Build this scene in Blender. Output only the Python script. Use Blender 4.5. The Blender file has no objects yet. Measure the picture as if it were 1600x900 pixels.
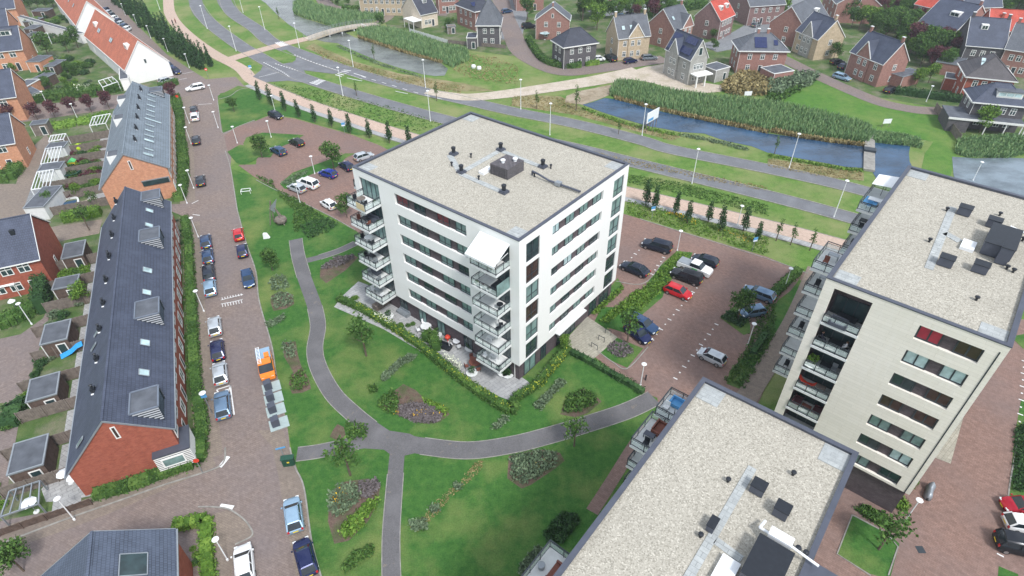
import bpy, bmesh, math, random
from mathutils import Vector, Matrix
random.seed(7)
R = math.radians
scene = bpy.context.scene
col = scene.collection
# ------------------------------------------------------------------ camera
CF, CP, CR, CH = 946.753, 0.6704559, -0.01353500, 55.3574
F_ = Vector((0, math.cos(CP), -math.sin(CP)))
U0 = Vector((0, math.sin(CP), math.cos(CP)))
R0 = Vector((1, 0, 0))
R_ = R0*math.cos(CR) + U0*math.sin(CR)
U_ = -R0*math.sin(CR) + U0*math.cos(CR)
cam = bpy.data.cameras.new('camera')
camo = bpy.data.objects.new('camera', cam)
col.objects.link(camo)
M = Matrix((R_, U_, -F_)).transposed().to_4x4()
M.translation = Vector((0, 0, CH))
camo.matrix_world = M
cam.sensor_width = 36
cam.lens = 36*CF/1600
cam.clip_end = 3000
scene.camera = camo
# ------------------------------------------------------------------ world, sun, exposure
SUN_EL, SUN_AZ = 52, 150      # azimuth from +Y towards +X
w = bpy.data.worlds.new('World'); scene.world = w; w.use_nodes = True
nt = w.node_tree; nt.nodes.clear()
wo = nt.nodes.new('ShaderNodeOutputWorld'); bg = nt.nodes.new('ShaderNodeBackground')
sky = nt.nodes.new('ShaderNodeTexSky'); sky.sky_type = 'NISHITA'; sky.sun_disc = False
sky.sun_elevation = R(SUN_EL); sky.sun_rotation = R(SUN_AZ)
sky.air_density = 1.0; sky.dust_density = 2.0; sky.ozone_density = 1.5
tc = nt.nodes.new('ShaderNodeTexCoord'); mp = nt.nodes.new('ShaderNodeMapping')
mp.inputs['Scale'].default_value = (1.6, 1.6, 4.2)
nz = nt.nodes.new('ShaderNodeTexNoise'); nz.inputs['Scale'].default_value = 1.7; nz.inputs['Detail'].default_value = 6; nz.inputs['Roughness'].default_value = .6
rp = nt.nodes.new('ShaderNodeValToRGB'); rp.color_ramp.elements[0].position = .36; rp.color_ramp.elements[1].position = .54
mx = nt.nodes.new('ShaderNodeMix'); mx.data_type = 'RGBA'
nt.links.new(tc.outputs['Generated'], mp.inputs['Vector']); nt.links.new(mp.outputs['Vector'], nz.inputs['Vector'])
nt.links.new(nz.outputs['Fac'], rp.inputs['Fac']); nt.links.new(rp.outputs['Color'], mx.inputs['Factor'])
nt.links.new(sky.outputs['Color'], mx.inputs['A']); mx.inputs['B'].default_value = (7.4, 7.9, 8.6, 1)
nt.links.new(mx.outputs['Result'], bg.inputs['Color']); nt.links.new(bg.outputs['Background'], wo.inputs['Surface'])
bg.inputs['Strength'].default_value = .105
sl = bpy.data.lights.new('sun', 'SUN'); sl.energy = 2.3; sl.angle = R(11); sl.color = (1, .98, .95)
so = bpy.data.objects.new('sun', sl); col.objects.link(so)
sd = Vector((math.sin(R(SUN_AZ))*math.cos(R(SUN_EL)), math.cos(R(SUN_AZ))*math.cos(R(SUN_EL)), math.sin(R(SUN_EL))))
so.rotation_euler = (-sd).to_track_quat('-Z', 'Y').to_euler()
so.location = (0, 0, 120)
scene.view_settings.view_transform = 'Standard'
scene.view_settings.look = 'None'
scene.view_settings.exposure = 0.60
scene.view_settings.gamma = 1

# ------------------------------------------------------------------ helpers
def g(u, v, z=0.0):
    """surveyed position: photo pixel (1600 wide) to the world point at height z"""
    d = F_ + R_*((u-800)/CF) - U_*((v-450)/CF)
    t = (z-CH)/d.z
    return Vector((d.x*t, d.y*t, z))
def T(c, r, pts):
    return [(x/4+400*c, y/4+225*r) for x, y in pts]
def tag(o, label=None, cat=None, group=None, kind=None):
    if label: o['label'] = label
    if cat: o['category'] = cat
    if group: o['group'] = group
    if kind: o['kind'] = kind
    return o
def empty(name, loc=(0, 0, 0), rz=0.0, parent=None):
    o = bpy.data.objects.new(name, None); col.objects.link(o)
    o.empty_display_size = .3
    o.location = loc; o.rotation_euler = (0, 0, rz); o.parent = parent
    return o
def link(name, me, parent=None, loc=(0, 0, 0), rz=0.0, mats=None):
    o = bpy.data.objects.new(name, me); col.objects.link(o)
    o.parent = parent; o.location = loc; o.rotation_euler = (0, 0, rz)
    return o
def copy_tree(o, parent=None):
    c = o.copy(); col.objects.link(c); c.parent = parent
    for ch in list(o.children): copy_tree(ch, c)
    return c
def ordn(i):
    L = ['first', 'second', 'third', 'fourth', 'fifth', 'sixth', 'seventh', 'eighth', 'ninth', 'tenth', 'eleventh', 'twelfth',
         'thirteenth', 'fourteenth', 'fifteenth', 'sixteenth', 'seventeenth', 'eighteenth', 'nineteenth', 'twentieth']
    if i < 20: return L[i]
    T_ = ['', '', 'twenty', 'thirty', 'forty', 'fifty', 'sixty', 'seventy', 'eighty', 'ninety']; n = i+1
    return T_[n//10][:-1]+'ieth' if n % 10 == 0 else T_[n//10]+'-'+L[n % 10-1]
class MB:
    def __init__(s): s.v = []; s.f = []; s.sm = False
    def face(s, pts):
        n = len(s.v); s.v += [tuple(p) for p in pts]; s.f.append(tuple(range(n, n+len(pts)))); return s
    def box(s, x0, x1, y0, y1, z0, z1):
        n = len(s.v)
        s.v += [(x0, y0, z0), (x1, y0, z0), (x1, y1, z0), (x0, y1, z0), (x0, y0, z1), (x1, y0, z1), (x1, y1, z1), (x0, y1, z1)]
        for q in ((0, 3, 2, 1), (4, 5, 6, 7), (0, 1, 5, 4), (1, 2, 6, 5), (2, 3, 7, 6), (3, 0, 4, 7)): s.f.append(tuple(n+i for i in q))
        return s
    def prism(s, poly, z0, z1):
        """closed polygon (x, y) extruded z0..z1"""
        n = len(s.v); k = len(poly)
        a = sum(poly[i][0]*poly[(i+1) % k][1]-poly[(i+1) % k][0]*poly[i][1] for i in range(k))
        if a < 0: poly = poly[::-1]
        s.v += [(p[0], p[1], z0) for p in poly] + [(p[0], p[1], z1) for p in poly]
        s.f.append(tuple(n+i for i in range(k))[::-1]); s.f.append(tuple(n+k+i for i in range(k)))
        for i in range(k): j = (i+1) % k; s.f.append((n+i, n+j, n+k+j, n+k+i))
        return s
    def ext(s, poly, d):
        """closed 3d polygon extruded by vector d"""
        n = len(s.v); k = len(poly); d = Vector(d)
        s.v += [tuple(p) for p in poly] + [tuple(Vector(p)+d) for p in poly]
        s.f.append(tuple(n+i for i in range(k))); s.f.append(tuple(n+k+i for i in range(k))[::-1])
        for i in range(k): j = (i+1) % k; s.f.append((n+j, n+i, n+k+i, n+k+j))
        return s
    def bar(s, a, b, w=.05, h=None):
        a = Vector(a); b = Vector(b); d = b-a
        if d.length < 1e-6: return s
        h = h or w
        up = Vector((0, 0, 1)) if abs(d.normalized().z) < .95 else Vector((1, 0, 0))
        x = d.cross(up).normalized()*w/2; y = x.cross(d).normalized()*h/2
        n = len(s.v)
        for c in (a, b):
            for q in (-x-y, x-y, x+y, -x+y): s.v.append(tuple(c+q))
        for q in ((0, 1, 2, 3), (7, 6, 5, 4), (0, 4, 5, 1), (1, 5, 6, 2), (2, 6, 7, 3), (3, 7, 4, 0)): s.f.append(tuple(n+i for i in q))
        return s
    def tube(s, a, b, r0, r1=None, k=8):
        a = Vector(a); b = Vector(b); r1 = r0 if r1 is None else r1
        d = (b-a).normalized(); up = Vector((0, 0, 1)) if abs(d.z) < .95 else Vector((1, 0, 0))
        x = d.cross(up).normalized(); y = x.cross(d).normalized(); n = len(s.v)
        for c, r in ((a, r0), (b, r1)):
            for i in range(k):
                t = 2*math.pi*i/k; s.v.append(tuple(c+x*math.cos(t)*r+y*math.sin(t)*r))
        for i in range(k): j = (i+1) % k; s.f.append((n+i, n+j, n+k+j, n+k+i))
        s.f.append(tuple(n+i for i in range(k))[::-1]); s.f.append(tuple(n+k+i for i in range(k)))
        return s
    def lathe(s, prof, k=14, c=(0, 0, 0)):
        n = len(s.v); m = len(prof)
        for r, z in prof:
            for i in range(k):
                t = 2*math.pi*i/k; s.v.append((c[0]+r*math.cos(t), c[1]+r*math.sin(t), c[2]+z))
        for a in range(m-1):
            for i in range(k): j = (i+1) % k; s.f.append((n+a*k+i, n+a*k+j, n+(a+1)*k+j, n+(a+1)*k+i))
        s.f.append(tuple(n+i for i in range(k))[::-1]); s.f.append(tuple(n+(m-1)*k+i for i in range(k)))
        return s
    def mesh(s, name, mat, smooth=False):
        me = bpy.data.meshes.new(name); me.from_pydata(s.v, [], s.f)
        if mat: me.materials.append(mat)
        if smooth or s.sm:
            for p in me.polygons: p.use_smooth = True
        me.update(); return me
    def build(s, name, mat, parent=None, smooth=False, loc=(0, 0, 0), rz=0.0):
        return link(name, s.mesh(name, mat, smooth), parent, loc, rz)

# ------------------------------------------------------------------ materials
MATS = {}
def newmat(name, rough=.8, spec=.3):
    m = bpy.data.materials.new(name); m.use_nodes = True; n = m.node_tree
    b = n.nodes['Principled BSDF']; b.inputs['Roughness'].default_value = rough
    b.inputs['Specular IOR Level'].default_value = spec
    return m, n, b
def N(n, t, **kw):
    x = n.nodes.new(t)
    for k, v in kw.items():
        if k in x.inputs: x.inputs[k].default_value = v
        else: setattr(x, k, v)
    return x
def ramp(n, src, stops):
    r = n.nodes.new('ShaderNodeValToRGB'); e = r.color_ramp.elements
    while len(e) < len(stops): e.new(.5)
    for i, (p, c) in enumerate(stops): e[i].position = p; e[i].color = (*c, 1)
    n.links.new(src, r.inputs['Fac']); return r.outputs['Color']
def mixc(n, f, a, b, mode='MIX'):
    m = n.nodes.new('ShaderNodeMix'); m.data_type = 'RGBA'; m.blend_type = mode
    for k, s in (('Factor', f), ('A', a), ('B', b)):
        if isinstance(s, (int, float)): m.inputs[k].default_value = s
        elif isinstance(s, tuple): m.inputs[k].default_value = (*s, 1)
        else: n.links.new(s, m.inputs[k])
    return m.outputs['Result']
def coords(n, scale=(1, 1, 1), kind='Object', rot=0):
    t = n.nodes.new('ShaderNodeTexCoord'); m = n.nodes.new('ShaderNodeMapping')
    m.inputs['Scale'].default_value = scale; m.inputs['Rotation'].default_value = (0, 0, rot)
    n.links.new(t.outputs[kind], m.inputs['Vector']); return m.outputs['Vector']
def noise(n, vec, s, d=4, r=.55):
    x = N(n, 'ShaderNodeTexNoise', Scale=s, Detail=d, Roughness=r); n.links.new(vec, x.inputs['Vector']); return x.outputs['Fac']
def bump(n, b, src, st=.3, dist=.05):
    x = N(n, 'ShaderNodeBump', Strength=st, Distance=dist); n.links.new(src, x.inputs['Height']); n.links.new(x.outputs['Normal'], b.inputs['Normal'])
def plain(name, c, rough=.6, spec=.4, metal=0, var=.12, sc=3.0):
    if name in MATS: return MATS[name]
    m, n, b = newmat(name, rough, spec); b.inputs['Metallic'].default_value = metal
    v = coords(n); f = noise(n, v, sc, 5)
    lo = tuple(x*(1-var) for x in c); hi = tuple(min(1, x*(1+var)) for x in c)
    n.links.new(ramp(n, f, [(.3, lo), (.7, hi)]), b.inputs['Base Color'])
    MATS[name] = m; return m
def stains(n, v, colr, dark, s=.25, amt=.5):
    f = noise(n, v, s, 6, .65)
    k = ramp(n, f, [(.45, (0, 0, 0)), (.75, (amt, amt, amt))])
    return mixc(n, k, colr, dark)
def m_brick_road(name, c1, c2, c3, yaw=0, scale=1.0):
    m, n, b = newmat(name, .85, .25)
    v = coords(n, rot=yaw)
    br = N(n, 'ShaderNodeTexBrick', Scale=1.0*scale); br.inputs['Mortar Size'].default_value = .010
    br.inputs['Brick Width'].default_value = .42; br.inputs['Row Height'].default_value = .21
    br.inputs['Color1'].default_value = (*c1, 1); br.inputs['Color2'].default_value = (*c2, 1); br.inputs['Mortar'].default_value = (*[x*.6 for x in c1], 1)
    br.inputs['Bias'].default_value = -.1
    n.links.new(v, br.inputs['Vector'])
    big = noise(n, v, .12, 6, .6)
    cc = mixc(n, ramp(n, big, [(.38, (0, 0, 0)), (.66, (.75, .75, .75))]), br.outputs['Color'], c3)
    fine = noise(n, v, 2.2, 4, .7)
    cc = mixc(n, .55, cc, ramp(n, fine, [(.3, (.38, .38, .38)), (.72, (.70, .70, .70))]), 'OVERLAY')
    fl = noise(n, v, 6.5, 2, .5)
    cc = mixc(n, ramp(n, fl, [(.70, (0, 0, 0)), (.78, (.45, .45, .45))]), cc, (.42, .38, .36))
    n.links.new(cc, b.inputs['Base Color']); bump(n, b, br.outputs['Fac'], .2, .02)
    return m
def m_grass(name, c1, c2, c3, s1=.09, s2=1.3, dry=.62):
    m, n, b = newmat(name, .95, .08)
    v = coords(n)
    a = noise(n, v, s1, 7, .62); f = noise(n, v, s2, 6, .7); h = noise(n, v, 7, 4, .7)
    cc = mixc(n, ramp(n, f, [(.35, (0, 0, 0)), (.65, (1, 1, 1))]), c1, c2)
    cc = mixc(n, ramp(n, a, [(dry-.08, (0, 0, 0)), (dry+.12, (.85, .85, .85))]), cc, c3)
    cc = mixc(n, .5, cc, ramp(n, h, [(.3, (.28, .28, .28)), (.7, (.8, .8, .8))]), 'OVERLAY')
    n.links.new(cc, b.inputs['Base Color']); bump(n, b, h, .5, .08)
    return m
def m_gravel(name, c1, c2, c3):
    m, n, b = newmat(name, .9, .2)
    v = coords(n)
    vo = N(n, 'ShaderNodeTexVoronoi', Scale=11.5); n.links.new(v, vo.inputs['Vector'])
    sx = n.nodes.new('ShaderNodeSeparateColor'); n.links.new(vo.outputs['Color'], sx.inputs['Color'])
    cc = ramp(n, sx.outputs['Red'], [(0, c1), (.45, c2), (.8, c2), (1, c3)])
    big = noise(n, v, .16, 7, .65)
    cc = mixc(n, ramp(n, big, [(.50, (0, 0, 0)), (.85, (.45, .45, .45))]), cc, tuple(x*.66 for x in c2))
    n.links.new(cc, b.inputs['Base Color']); bump(n, b, vo.outputs['Distance'], .4, .04)
    return m
def m_tiles(name, c, row=.34, wid=.3):
    """roof tiles: rows follow the height so they lie level on every slope"""
    m, n, b = newmat(name, .62, .35)
    t = n.nodes.new('ShaderNodeTexCoord'); s = n.nodes.new('ShaderNodeSeparateXYZ'); cb = n.nodes.new('ShaderNodeCombineXYZ')
    n.links.new(t.outputs['Object'], s.inputs[0]); n.links.new(s.outputs['X'], cb.inputs['X'])
    mu = N(n, 'ShaderNodeMath', operation='MULTIPLY'); mu.inputs[1].default_value = 1.5
    n.links.new(s.outputs['Z'], mu.inputs[0]); n.links.new(mu.outputs[0], cb.inputs['Y'])
    br = N(n, 'ShaderNodeTexBrick', Scale=1.0); br.inputs['Brick Width'].default_value = wid; br.inputs['Row Height'].default_value = row
    br.inputs['Mortar Size'].default_value = .025; br.inputs['Mortar Smooth'].default_value = .3
    br.inputs['Color1'].default_value = (*[x*.9 for x in c], 1); br.inputs['Color2'].default_value = (*[x*1.12 for x in c], 1); br.inputs['Mortar'].default_value = (*[x*.5 for x in c], 1)
    n.links.new(cb.outputs[0], br.inputs['Vector'])
    v = coords(n); cc = stains(n, v, br.outputs['Color'], tuple(min(1, x*1.55+.01) for x in c), .5, .5)
    n.links.new(cc, b.inputs['Base Color']); bump(n, b, br.outputs['Fac'], .35, .03)
    return m
def m_wall(name, c1, c2, mortar, rough=.85, bw=.3, rh=.1, ms=.010, ov=.5):
    m, n, b = newmat(name, rough, .2)
    t = n.nodes.new('ShaderNodeTexCoord'); s = n.nodes.new('ShaderNodeSeparateXYZ'); cb = n.nodes.new('ShaderNodeCombineXYZ')
    n.links.new(t.outputs['Object'], s.inputs[0])
    ad = N(n, 'ShaderNodeMath', operation='ADD'); n.links.new(s.outputs['X'], ad.inputs[0]); n.links.new(s.outputs['Y'], ad.inputs[1])
    n.links.new(ad.outputs[0], cb.inputs['X']); n.links.new(s.outputs['Z'], cb.inputs['Y'])
    br = N(n, 'ShaderNodeTexBrick', Scale=1.0); br.inputs['Brick Width'].default_value = bw; br.inputs['Row Height'].default_value = rh
    br.inputs['Mortar Size'].default_value = ms
    br.inputs['Color1'].default_value = (*c1, 1); br.inputs['Color2'].default_value = (*c2, 1); br.inputs['Mortar'].default_value = (*mortar, 1)
    n.links.new(cb.outputs[0], br.inputs['Vector'])
    v = coords(n, (1.6, 1.6, .35) if bw > 1 else (1, 1, 1)); f = noise(n, v, 1.6, 6, .7)
    cc = mixc(n, ov, br.outputs['Color'], ramp(n, f, [(.3, (.34, .34, .34)), (.72, (.78, .78, .78))]), 'OVERLAY')
    n.links.new(cc, b.inputs['Base Color'])
    return m
def m_leaf(name, dark, mid, lite, tr=.25):
    m, n, b = newmat(name, .75, .15)
    ge = n.nodes.new('ShaderNodeNewGeometry')
    v = coords(n); f = noise(n, v, .9, 3)
    ad = N(n, 'ShaderNodeMath', operation='ADD'); n.links.new(ge.outputs['Random Per Island'], ad.inputs[0])
    mu = N(n, 'ShaderNodeMath', operation='MULTIPLY'); mu.inputs[1].default_value = 1.3; n.links.new(f, mu.inputs[0]); n.links.new(mu.outputs[0], ad.inputs[1])
    d2 = N(n, 'ShaderNodeMath', operation='MULTIPLY'); d2.inputs[1].default_value = .5; n.links.new(ad.outputs[0], d2.inputs[0])
    n.links.new(ramp(n, d2.outputs[0], [(.22, dark), (.55, mid), (.85, lite)]), b.inputs['Base Color'])
    b.inputs['Subsurface Weight'].default_value = 0
    return m
def m_glass(name, c, rough=.08):
    m, n, b = newmat(name, rough, .6)
    v = coords(n); f = noise(n, v, .7, 3)
    n.links.new(ramp(n, f, [(.35, tuple(x*.65 for x in c)), (.65, tuple(min(1, x*1.35) for x in c))]), b.inputs['Base Color'])
    return m
def m_clear(name, c=(.75, .85, .85), alpha=.25):
    m, n, b = newmat(name, .05, .6); b.inputs['Base Color'].default_value = (*c, 1); b.inputs['Alpha'].default_value = alpha
    return m
def m_water(name, c, rough=.10, bs=.12):
    m, n, b = newmat(name, rough, .5); b.inputs['IOR'].default_value = 1.42
    b.inputs['Base Color'].default_value = (*c, 1)
    v = coords(n, (1, 1.5, 1)); f = noise(n, v, 1.1, 5, .6); bump(n, b, f, bs*2.2, .3)
    q = noise(n, v, .11, 5, .6); n.links.new(ramp(n, q, [(.38, tuple(x*.55 for x in c)), (.62, tuple(x*1.25 for x in c))]), b.inputs['Base Color'])
    return m
def m_asphalt(name, c, worn=None):
    m, n, b = newmat(name, .9, .2); v = coords(n)
    f = noise(n, v, 9, 3, .7); a = noise(n, v, .35, 5)
    cc = ramp(n, f, [(.3, tuple(x*.8 for x in c)), (.7, tuple(x*1.25 for x in c))])
    cc = mixc(n, ramp(n, a, [(.45, (0, 0, 0)), (.7, (.6, .6, .6))]), cc, tuple(x*1.5 for x in c))
    if worn:
        q = noise(n, v, .8, 7, .75); cc = mixc(n, ramp(n, q, [(.60, (0, 0, 0)), (.66, (.8, .8, .8))]), cc, worn)
    n.links.new(cc, b.inputs['Base Color']); bump(n, b, f, .2, .01); return m
G = {}
G['meadow'] = m_grass('meadow_grass', (.075, .155, .032), (.130, .215, .055), (.225, .235, .105), .09, .8, .52)
G['lawn'] = m_grass('lawn_grass', (.034, .105, .024), (.062, .148, .034), (.160, .200, .065), .12, 1.3, .55)
G['field'] = m_grass('field_grass', (.060, .150, .030), (.095, .195, .038), (.16, .215, .065), .06, .8, .54)
G['rough'] = m_grass('rough_grass', (.075, .115, .03), (.19, .18, .08), (.30, .25, .15), .10, .9, .48)
G['dirt'] = m_grass('dry_earth', (.20, .16, .11), (.30, .25, .18), (.36, .31, .24), .3, 1.5, .5)
G['bed'] = m_grass('flower_bed_soil', (.10, .07, .055), (.17, .12, .10), (.06, .09, .035), .5, 2.0, .52)
G['gardenmix'] = m_grass('garden_ground', (.045, .10, .028), (.11, .15, .055), (.21, .185, .145), .22, .35, .55)
G['brick'] = m_brick_road('road_brick', (.195, .153, .135), (.248, .198, .176), (.175, .148, .148), .40)
G['brick2'] = m_brick_road('parking_brick', (.205, .130, .108), (.260, .168, .140), (.180, .132, .122), .69)
G['brickpath'] = m_brick_road('pavement_brick', (.215, .175, .145), (.270, .220, .180), (.18, .15, .13), .40)
G['bike'] = m_brick_road('cycle_path_paving', (.46, .34, .275), (.54, .41, .335), (.42, .33, .27), .69)
G['tilepave'] = m_brick_road('paving_slabs', (.33, .33, .33), (.42, .42, .42), (.28, .29, .30), -.69, .45)
G['tanpave'] = m_brick_road('tan_paving', (.33, .31, .25), (.42, .39, .32), (.27, .26, .22), -.69, .6)
G['asphalt'] = m_asphalt('asphalt', (.150, .155, .168))
G['path'] = m_asphalt('path_asphalt', (.125, .122, .128), (.22, .19, .155))
G['sand'] = m_grass('sandy_track', (.42, .36, .30), (.52, .46, .39), (.34, .30, .22), .25, 1.2, .55)
G['greyroad'] = m_brick_road('grey_road', (.20, .21, .22), (.26, .27, .28), (.17, .18, .20), .2)
G['kerb'] = plain('kerb_concrete', (.27, .26, .24), .9, .2, 0, .25, 1.5)
G['paint'] = plain('road_paint', (.72, .72, .72), .7, .3, 0, .15, 4)
G['water'] = m_water('canal_water', (.028, .072, .140), .10, .12)
G['water_g'] = m_water('grey_canal_water', (.135, .150, .135), .10, .14)  # pale grey base colour stands in for clouds reflected in this canal
G['water_p'] = m_water('pond_water', (.15, .19, .22), .08, .10)  # lightened base colour paints in the bright sky reflected by the pond
G['white'] = m_wall('white_render', (.82, .82, .81), (.84, .84, .83), (.76, .76, .75), .8, 3.6, 2.87, .012, .10)
G['whitegable'] = plain('white_stucco', (.82, .81, .80), .8, .2, 0, .03, .6)
G['cream'] = m_wall('cream_cladding', (.76, .72, .645), (.82, .775, .70), (.66, .62, .55), .8, 2.4, .36, .012, .22)
G['slab'] = plain('balcony_concrete', (.68, .70, .70), .8, .2, 0, .08, 2)
G['parapet'] = plain('parapet_metal', (.085, .095, .125), .5, .4, .2, .12, 1)
G['darkbrick'] = m_wall('dark_brick', (.085, .066, .074), (.115, .092, .10), (.08, .07, .075))
G['frame'] = plain('dark_window_frame', (.035, .045, .055), .5, .4, .1, .1)
G['glass'] = m_glass('window_glass', (.030, .055, .060), .05)
G['glass_t'] = m_glass('teal_curtain_reflection_glass', (.17, .27, .26), .12)  # teal tint holds both curtains and whitish reflections painted into the panes
G['glass_c'] = m_glass('pale_blind_glass', (.42, .56, .58), .2)
G['glass_r'] = m_glass('red_curtain_glass', (.35, .02, .05), .3)
G['glass_m'] = m_glass('muted_red_curtain_glass', (.16, .045, .055), .2)
G['glass_b'] = m_glass('brown_dark_glass', (.055, .035, .03), .1)
G['clear'] = m_clear('railing_glass', (.70, .82, .80), .30)
G['gravel'] = m_gravel('roof_gravel', (.26, .245, .205), (.405, .38, .325), (.56, .53, .46))
G['roofslab'] = m_brick_road('roof_paving_slab', (.36, .38, .38), (.43, .45, .445), (.32, .34, .345), 0, .5)
G['blackmetal'] = plain('black_metal', (.022, .026, .034), .45, .5, .3, .15)
G['greymetal'] = plain('grey_metal', (.30, .33, .36), .4, .5, .4, .1)
G['whitemetal'] = plain('white_metal', (.80, .82, .84), .4, .5, 0, .03)
G['whitewood'] = plain('white_trim', (.76, .76, .74), .6, .3, 0, .05)
G['tile_dark'] = m_tiles('dark_roof_tiles', (.060, .072, .110))
G['tile_blue'] = m_tiles('blue_grey_roof_tiles', (.165, .20, .235))
G['tile_slate'] = m_tiles('slate_blue_tiles', (.085, .105, .150), .24, .24)
G['tile_orange'] = m_tiles('orange_roof_tiles', (.44, .135, .075))
G['tile_black'] = m_tiles('black_roof_tiles', (.045, .050, .070))
G['tile_grey'] = m_tiles('grey_roof_tiles', (.105, .115, .135))
G['tile_brown'] = m_tiles('brown_roof_tiles', (.085, .078, .085))
G['tile_red'] = m_tiles('red_roof_tiles', (.45, .07, .045))
G['b_red'] = m_wall('red_brick', (.28, .072, .045), (.36, .105, .065), (.25, .11, .085))
G['b_orange'] = m_wall('orange_brick', (.50, .22, .13), (.60, .30, .18), (.42, .25, .18))
G['b_brown'] = m_wall('brown_brick', (.27, .135, .11), (.35, .185, .155), (.27, .18, .16))
G['b_purple'] = m_wall('purple_brick', (.20, .12, .115), (.27, .165, .16), (.22, .17, .16))
G['b_dark'] = m_wall('charcoal_brick', (.085, .08, .088), (.12, .11, .12), (.09, .09, .09))
G['b_grey'] = m_wall('grey_brick', (.31, .30, .28), (.38, .37, .35), (.32, .32, .30))
G['b_tan'] = m_wall('tan_brick', (.42, .33, .22), (.50, .40, .28), (.40, .34, .26))
G['b_cream'] = m_wall('cream_brick', (.60, .50, .40), (.68, .58, .47), (.55, .48, .40))
G['shedwall'] = plain('dark_shed_boarding', (.115, .082, .068), .8, .2, 0, .3, 2)
G['bitumen'] = plain('bitumen_roofing', (.105, .115, .135), .8, .2, 0, .25, .8)
G['wood'] = plain('weathered_wood', (.19, .16, .14), .85, .15, 0, .3, 2)
G['woodred'] = plain('brown_garden_wood', (.19, .07, .05), .7, .3, 0, .2, 2)
G['solar'] = plain('solar_panel', (.018, .028, .10), .15, .7, .2, .2, 1)
G['orange'] = plain('orange_paint', (.80, .22, .02), .35, .5, 0, .05)
G['green'] = plain('dark_green_paint', (.015, .07, .045), .5, .4, 0, .1)
G['lightgreen'] = plain('light_green_paint', (.10, .50, .16), .4, .5, 0, .1)
G['bluesign'] = plain('blue_sign_paint', (.10, .33, .62), .5, .4, 0, .05)
G['redsign'] = plain('red_sign_paint', (.65, .06, .03), .5, .4, 0, .05)
G['bark'] = plain('tree_bark', (.14, .11, .085), .9, .1, 0, .3, 4)
G['tyre'] = plain('tyre_rubber', (.018, .018, .02), .8, .2, 0, .1)
G['chrome'] = plain('alloy_rim', (.45, .46, .48), .3, .5, .8, .05)
G['carglass'] = m_glass('car_window_glass', (.018, .028, .036), .03)
G['headl'] = plain('headlight_glass', (.75, .78, .80), .1, .6, 0, .02)
G['taill'] = plain('taillight_glass', (.50, .02, .02), .2, .6, 0, .02)
G['plate'] = plain('yellow_plate', (.80, .60, .04), .5, .4, 0, .02)
G['leaf'] = m_leaf('green_leaves', (.026, .064, .016), (.058, .128, .028), (.12, .21, .05))
G['leaf_l'] = m_leaf('light_green_leaves', (.045, .10, .015), (.10, .20, .03), (.21, .33, .06))
G['leaf_d'] = m_leaf('dark_green_leaves', (.016, .044, .018), (.034, .082, .028), (.065, .135, .045))
G['leaf_r'] = m_leaf('dark_red_leaves', (.045, .015, .022), (.10, .035, .045), (.17, .075, .08))
G['leaf_y'] = m_leaf('yellow_green_leaves', (.16, .20, .02), (.30, .36, .04), (.50, .52, .08))
G['leaf_g'] = m_leaf('grey_green_leaves', (.06, .10, .06), (.12, .17, .10), (.20, .27, .16))
G['reed'] = m_leaf('reed_blades', (.085, .170, .075), (.150, .265, .110), (.26, .36, .16))
G['reed_y'] = m_leaf('dry_reed_blades', (.17, .13, .06), (.27, .22, .10), (.36, .31, .16))
def paint(name, c, metal=.3):
    return plain('car_paint_'+name, c, .22, .6, metal, .02)

# ------------------------------------------------------------------ flat setting sheets
LAY = [0]
def sheet(name, pts, mat, label=None, lay=None, pix=True, kind='structure', grow=None):
    if lay is None: LAY[0] += 1; lay = LAY[0]
    z = .004*lay
    P = [g(u, v, 0) for u, v in pts] if pix else [Vector((a, b, 0)) for a, b in pts]
    me = bpy.data.meshes.new(name); me.from_pydata([(q.x, q.y, z) for q in P], [], [tuple(range(len(P)))])
    me.materials.append(G[mat]); me.update()
    if me.polygons[0].normal.z < 0: me.flip_normals()
    o = link(name, me); tag(o, kind=kind); return o
def smooth(P, n=6):
    Q = []; P = [Vector(p) for p in P]
    for i in range(len(P)-1):
        a = P[max(0, i-1)]; b = P[i]; c = P[i+1]; d = P[min(len(P)-1, i+2)]
        for k in range(n):
            t = k/n
            Q.append(.5*((2*b)+(c-a)*t+(2*a-5*b+4*c-d)*t*t+(3*b-a-3*c+d)*t**3))
    Q.append(P[-1]); return Q
def ribbon(name, pts, width, mat, lay=None, off=0.0, n=6, kind='structure', thick=0, z=None):
    """path along a surveyed centre line, width in metres; off shifts it sideways"""
    if lay is None and z is None: LAY[0] += 1; lay = LAY[0]
    zz = .004*lay if z is None else z
    C = smooth([g(u, v) for u, v in pts], n)
    L = []; Rr = []
    for i, c in enumerate(C):
        t = (C[min(i+1, len(C)-1)]-C[max(i-1, 0)]).normalized(); s = Vector((t.y, -t.x, 0))
        wd = width if not callable(width) else width(i/(len(C)-1))
        of = off(i/(len(C)-1)) if callable(off) else off
        L.append(c+s*(of-wd/2)); Rr.append(c+s*(of+wd/2))
    m = MB()
    for i in range(len(C)-1):
        q = [L[i], Rr[i], Rr[i+1], L[i+1]]
        m.face([(a.x, a.y, zz+thick) for a in q])
        if thick:
            m.face([(L[i].x, L[i].y, 0), (L[i].x, L[i].y, zz+thick), (L[i+1].x, L[i+1].y, zz+thick), (L[i+1].x, L[i+1].y, 0)])
            m.face([(Rr[i].x, Rr[i].y, 0), (Rr[i+1].x, Rr[i+1].y, 0), (Rr[i+1].x, Rr[i+1].y, zz+thick), (Rr[i].x, Rr[i].y, zz+thick)])
    o = m.build(name, G[mat]); tag(o, kind=kind); return o
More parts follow.
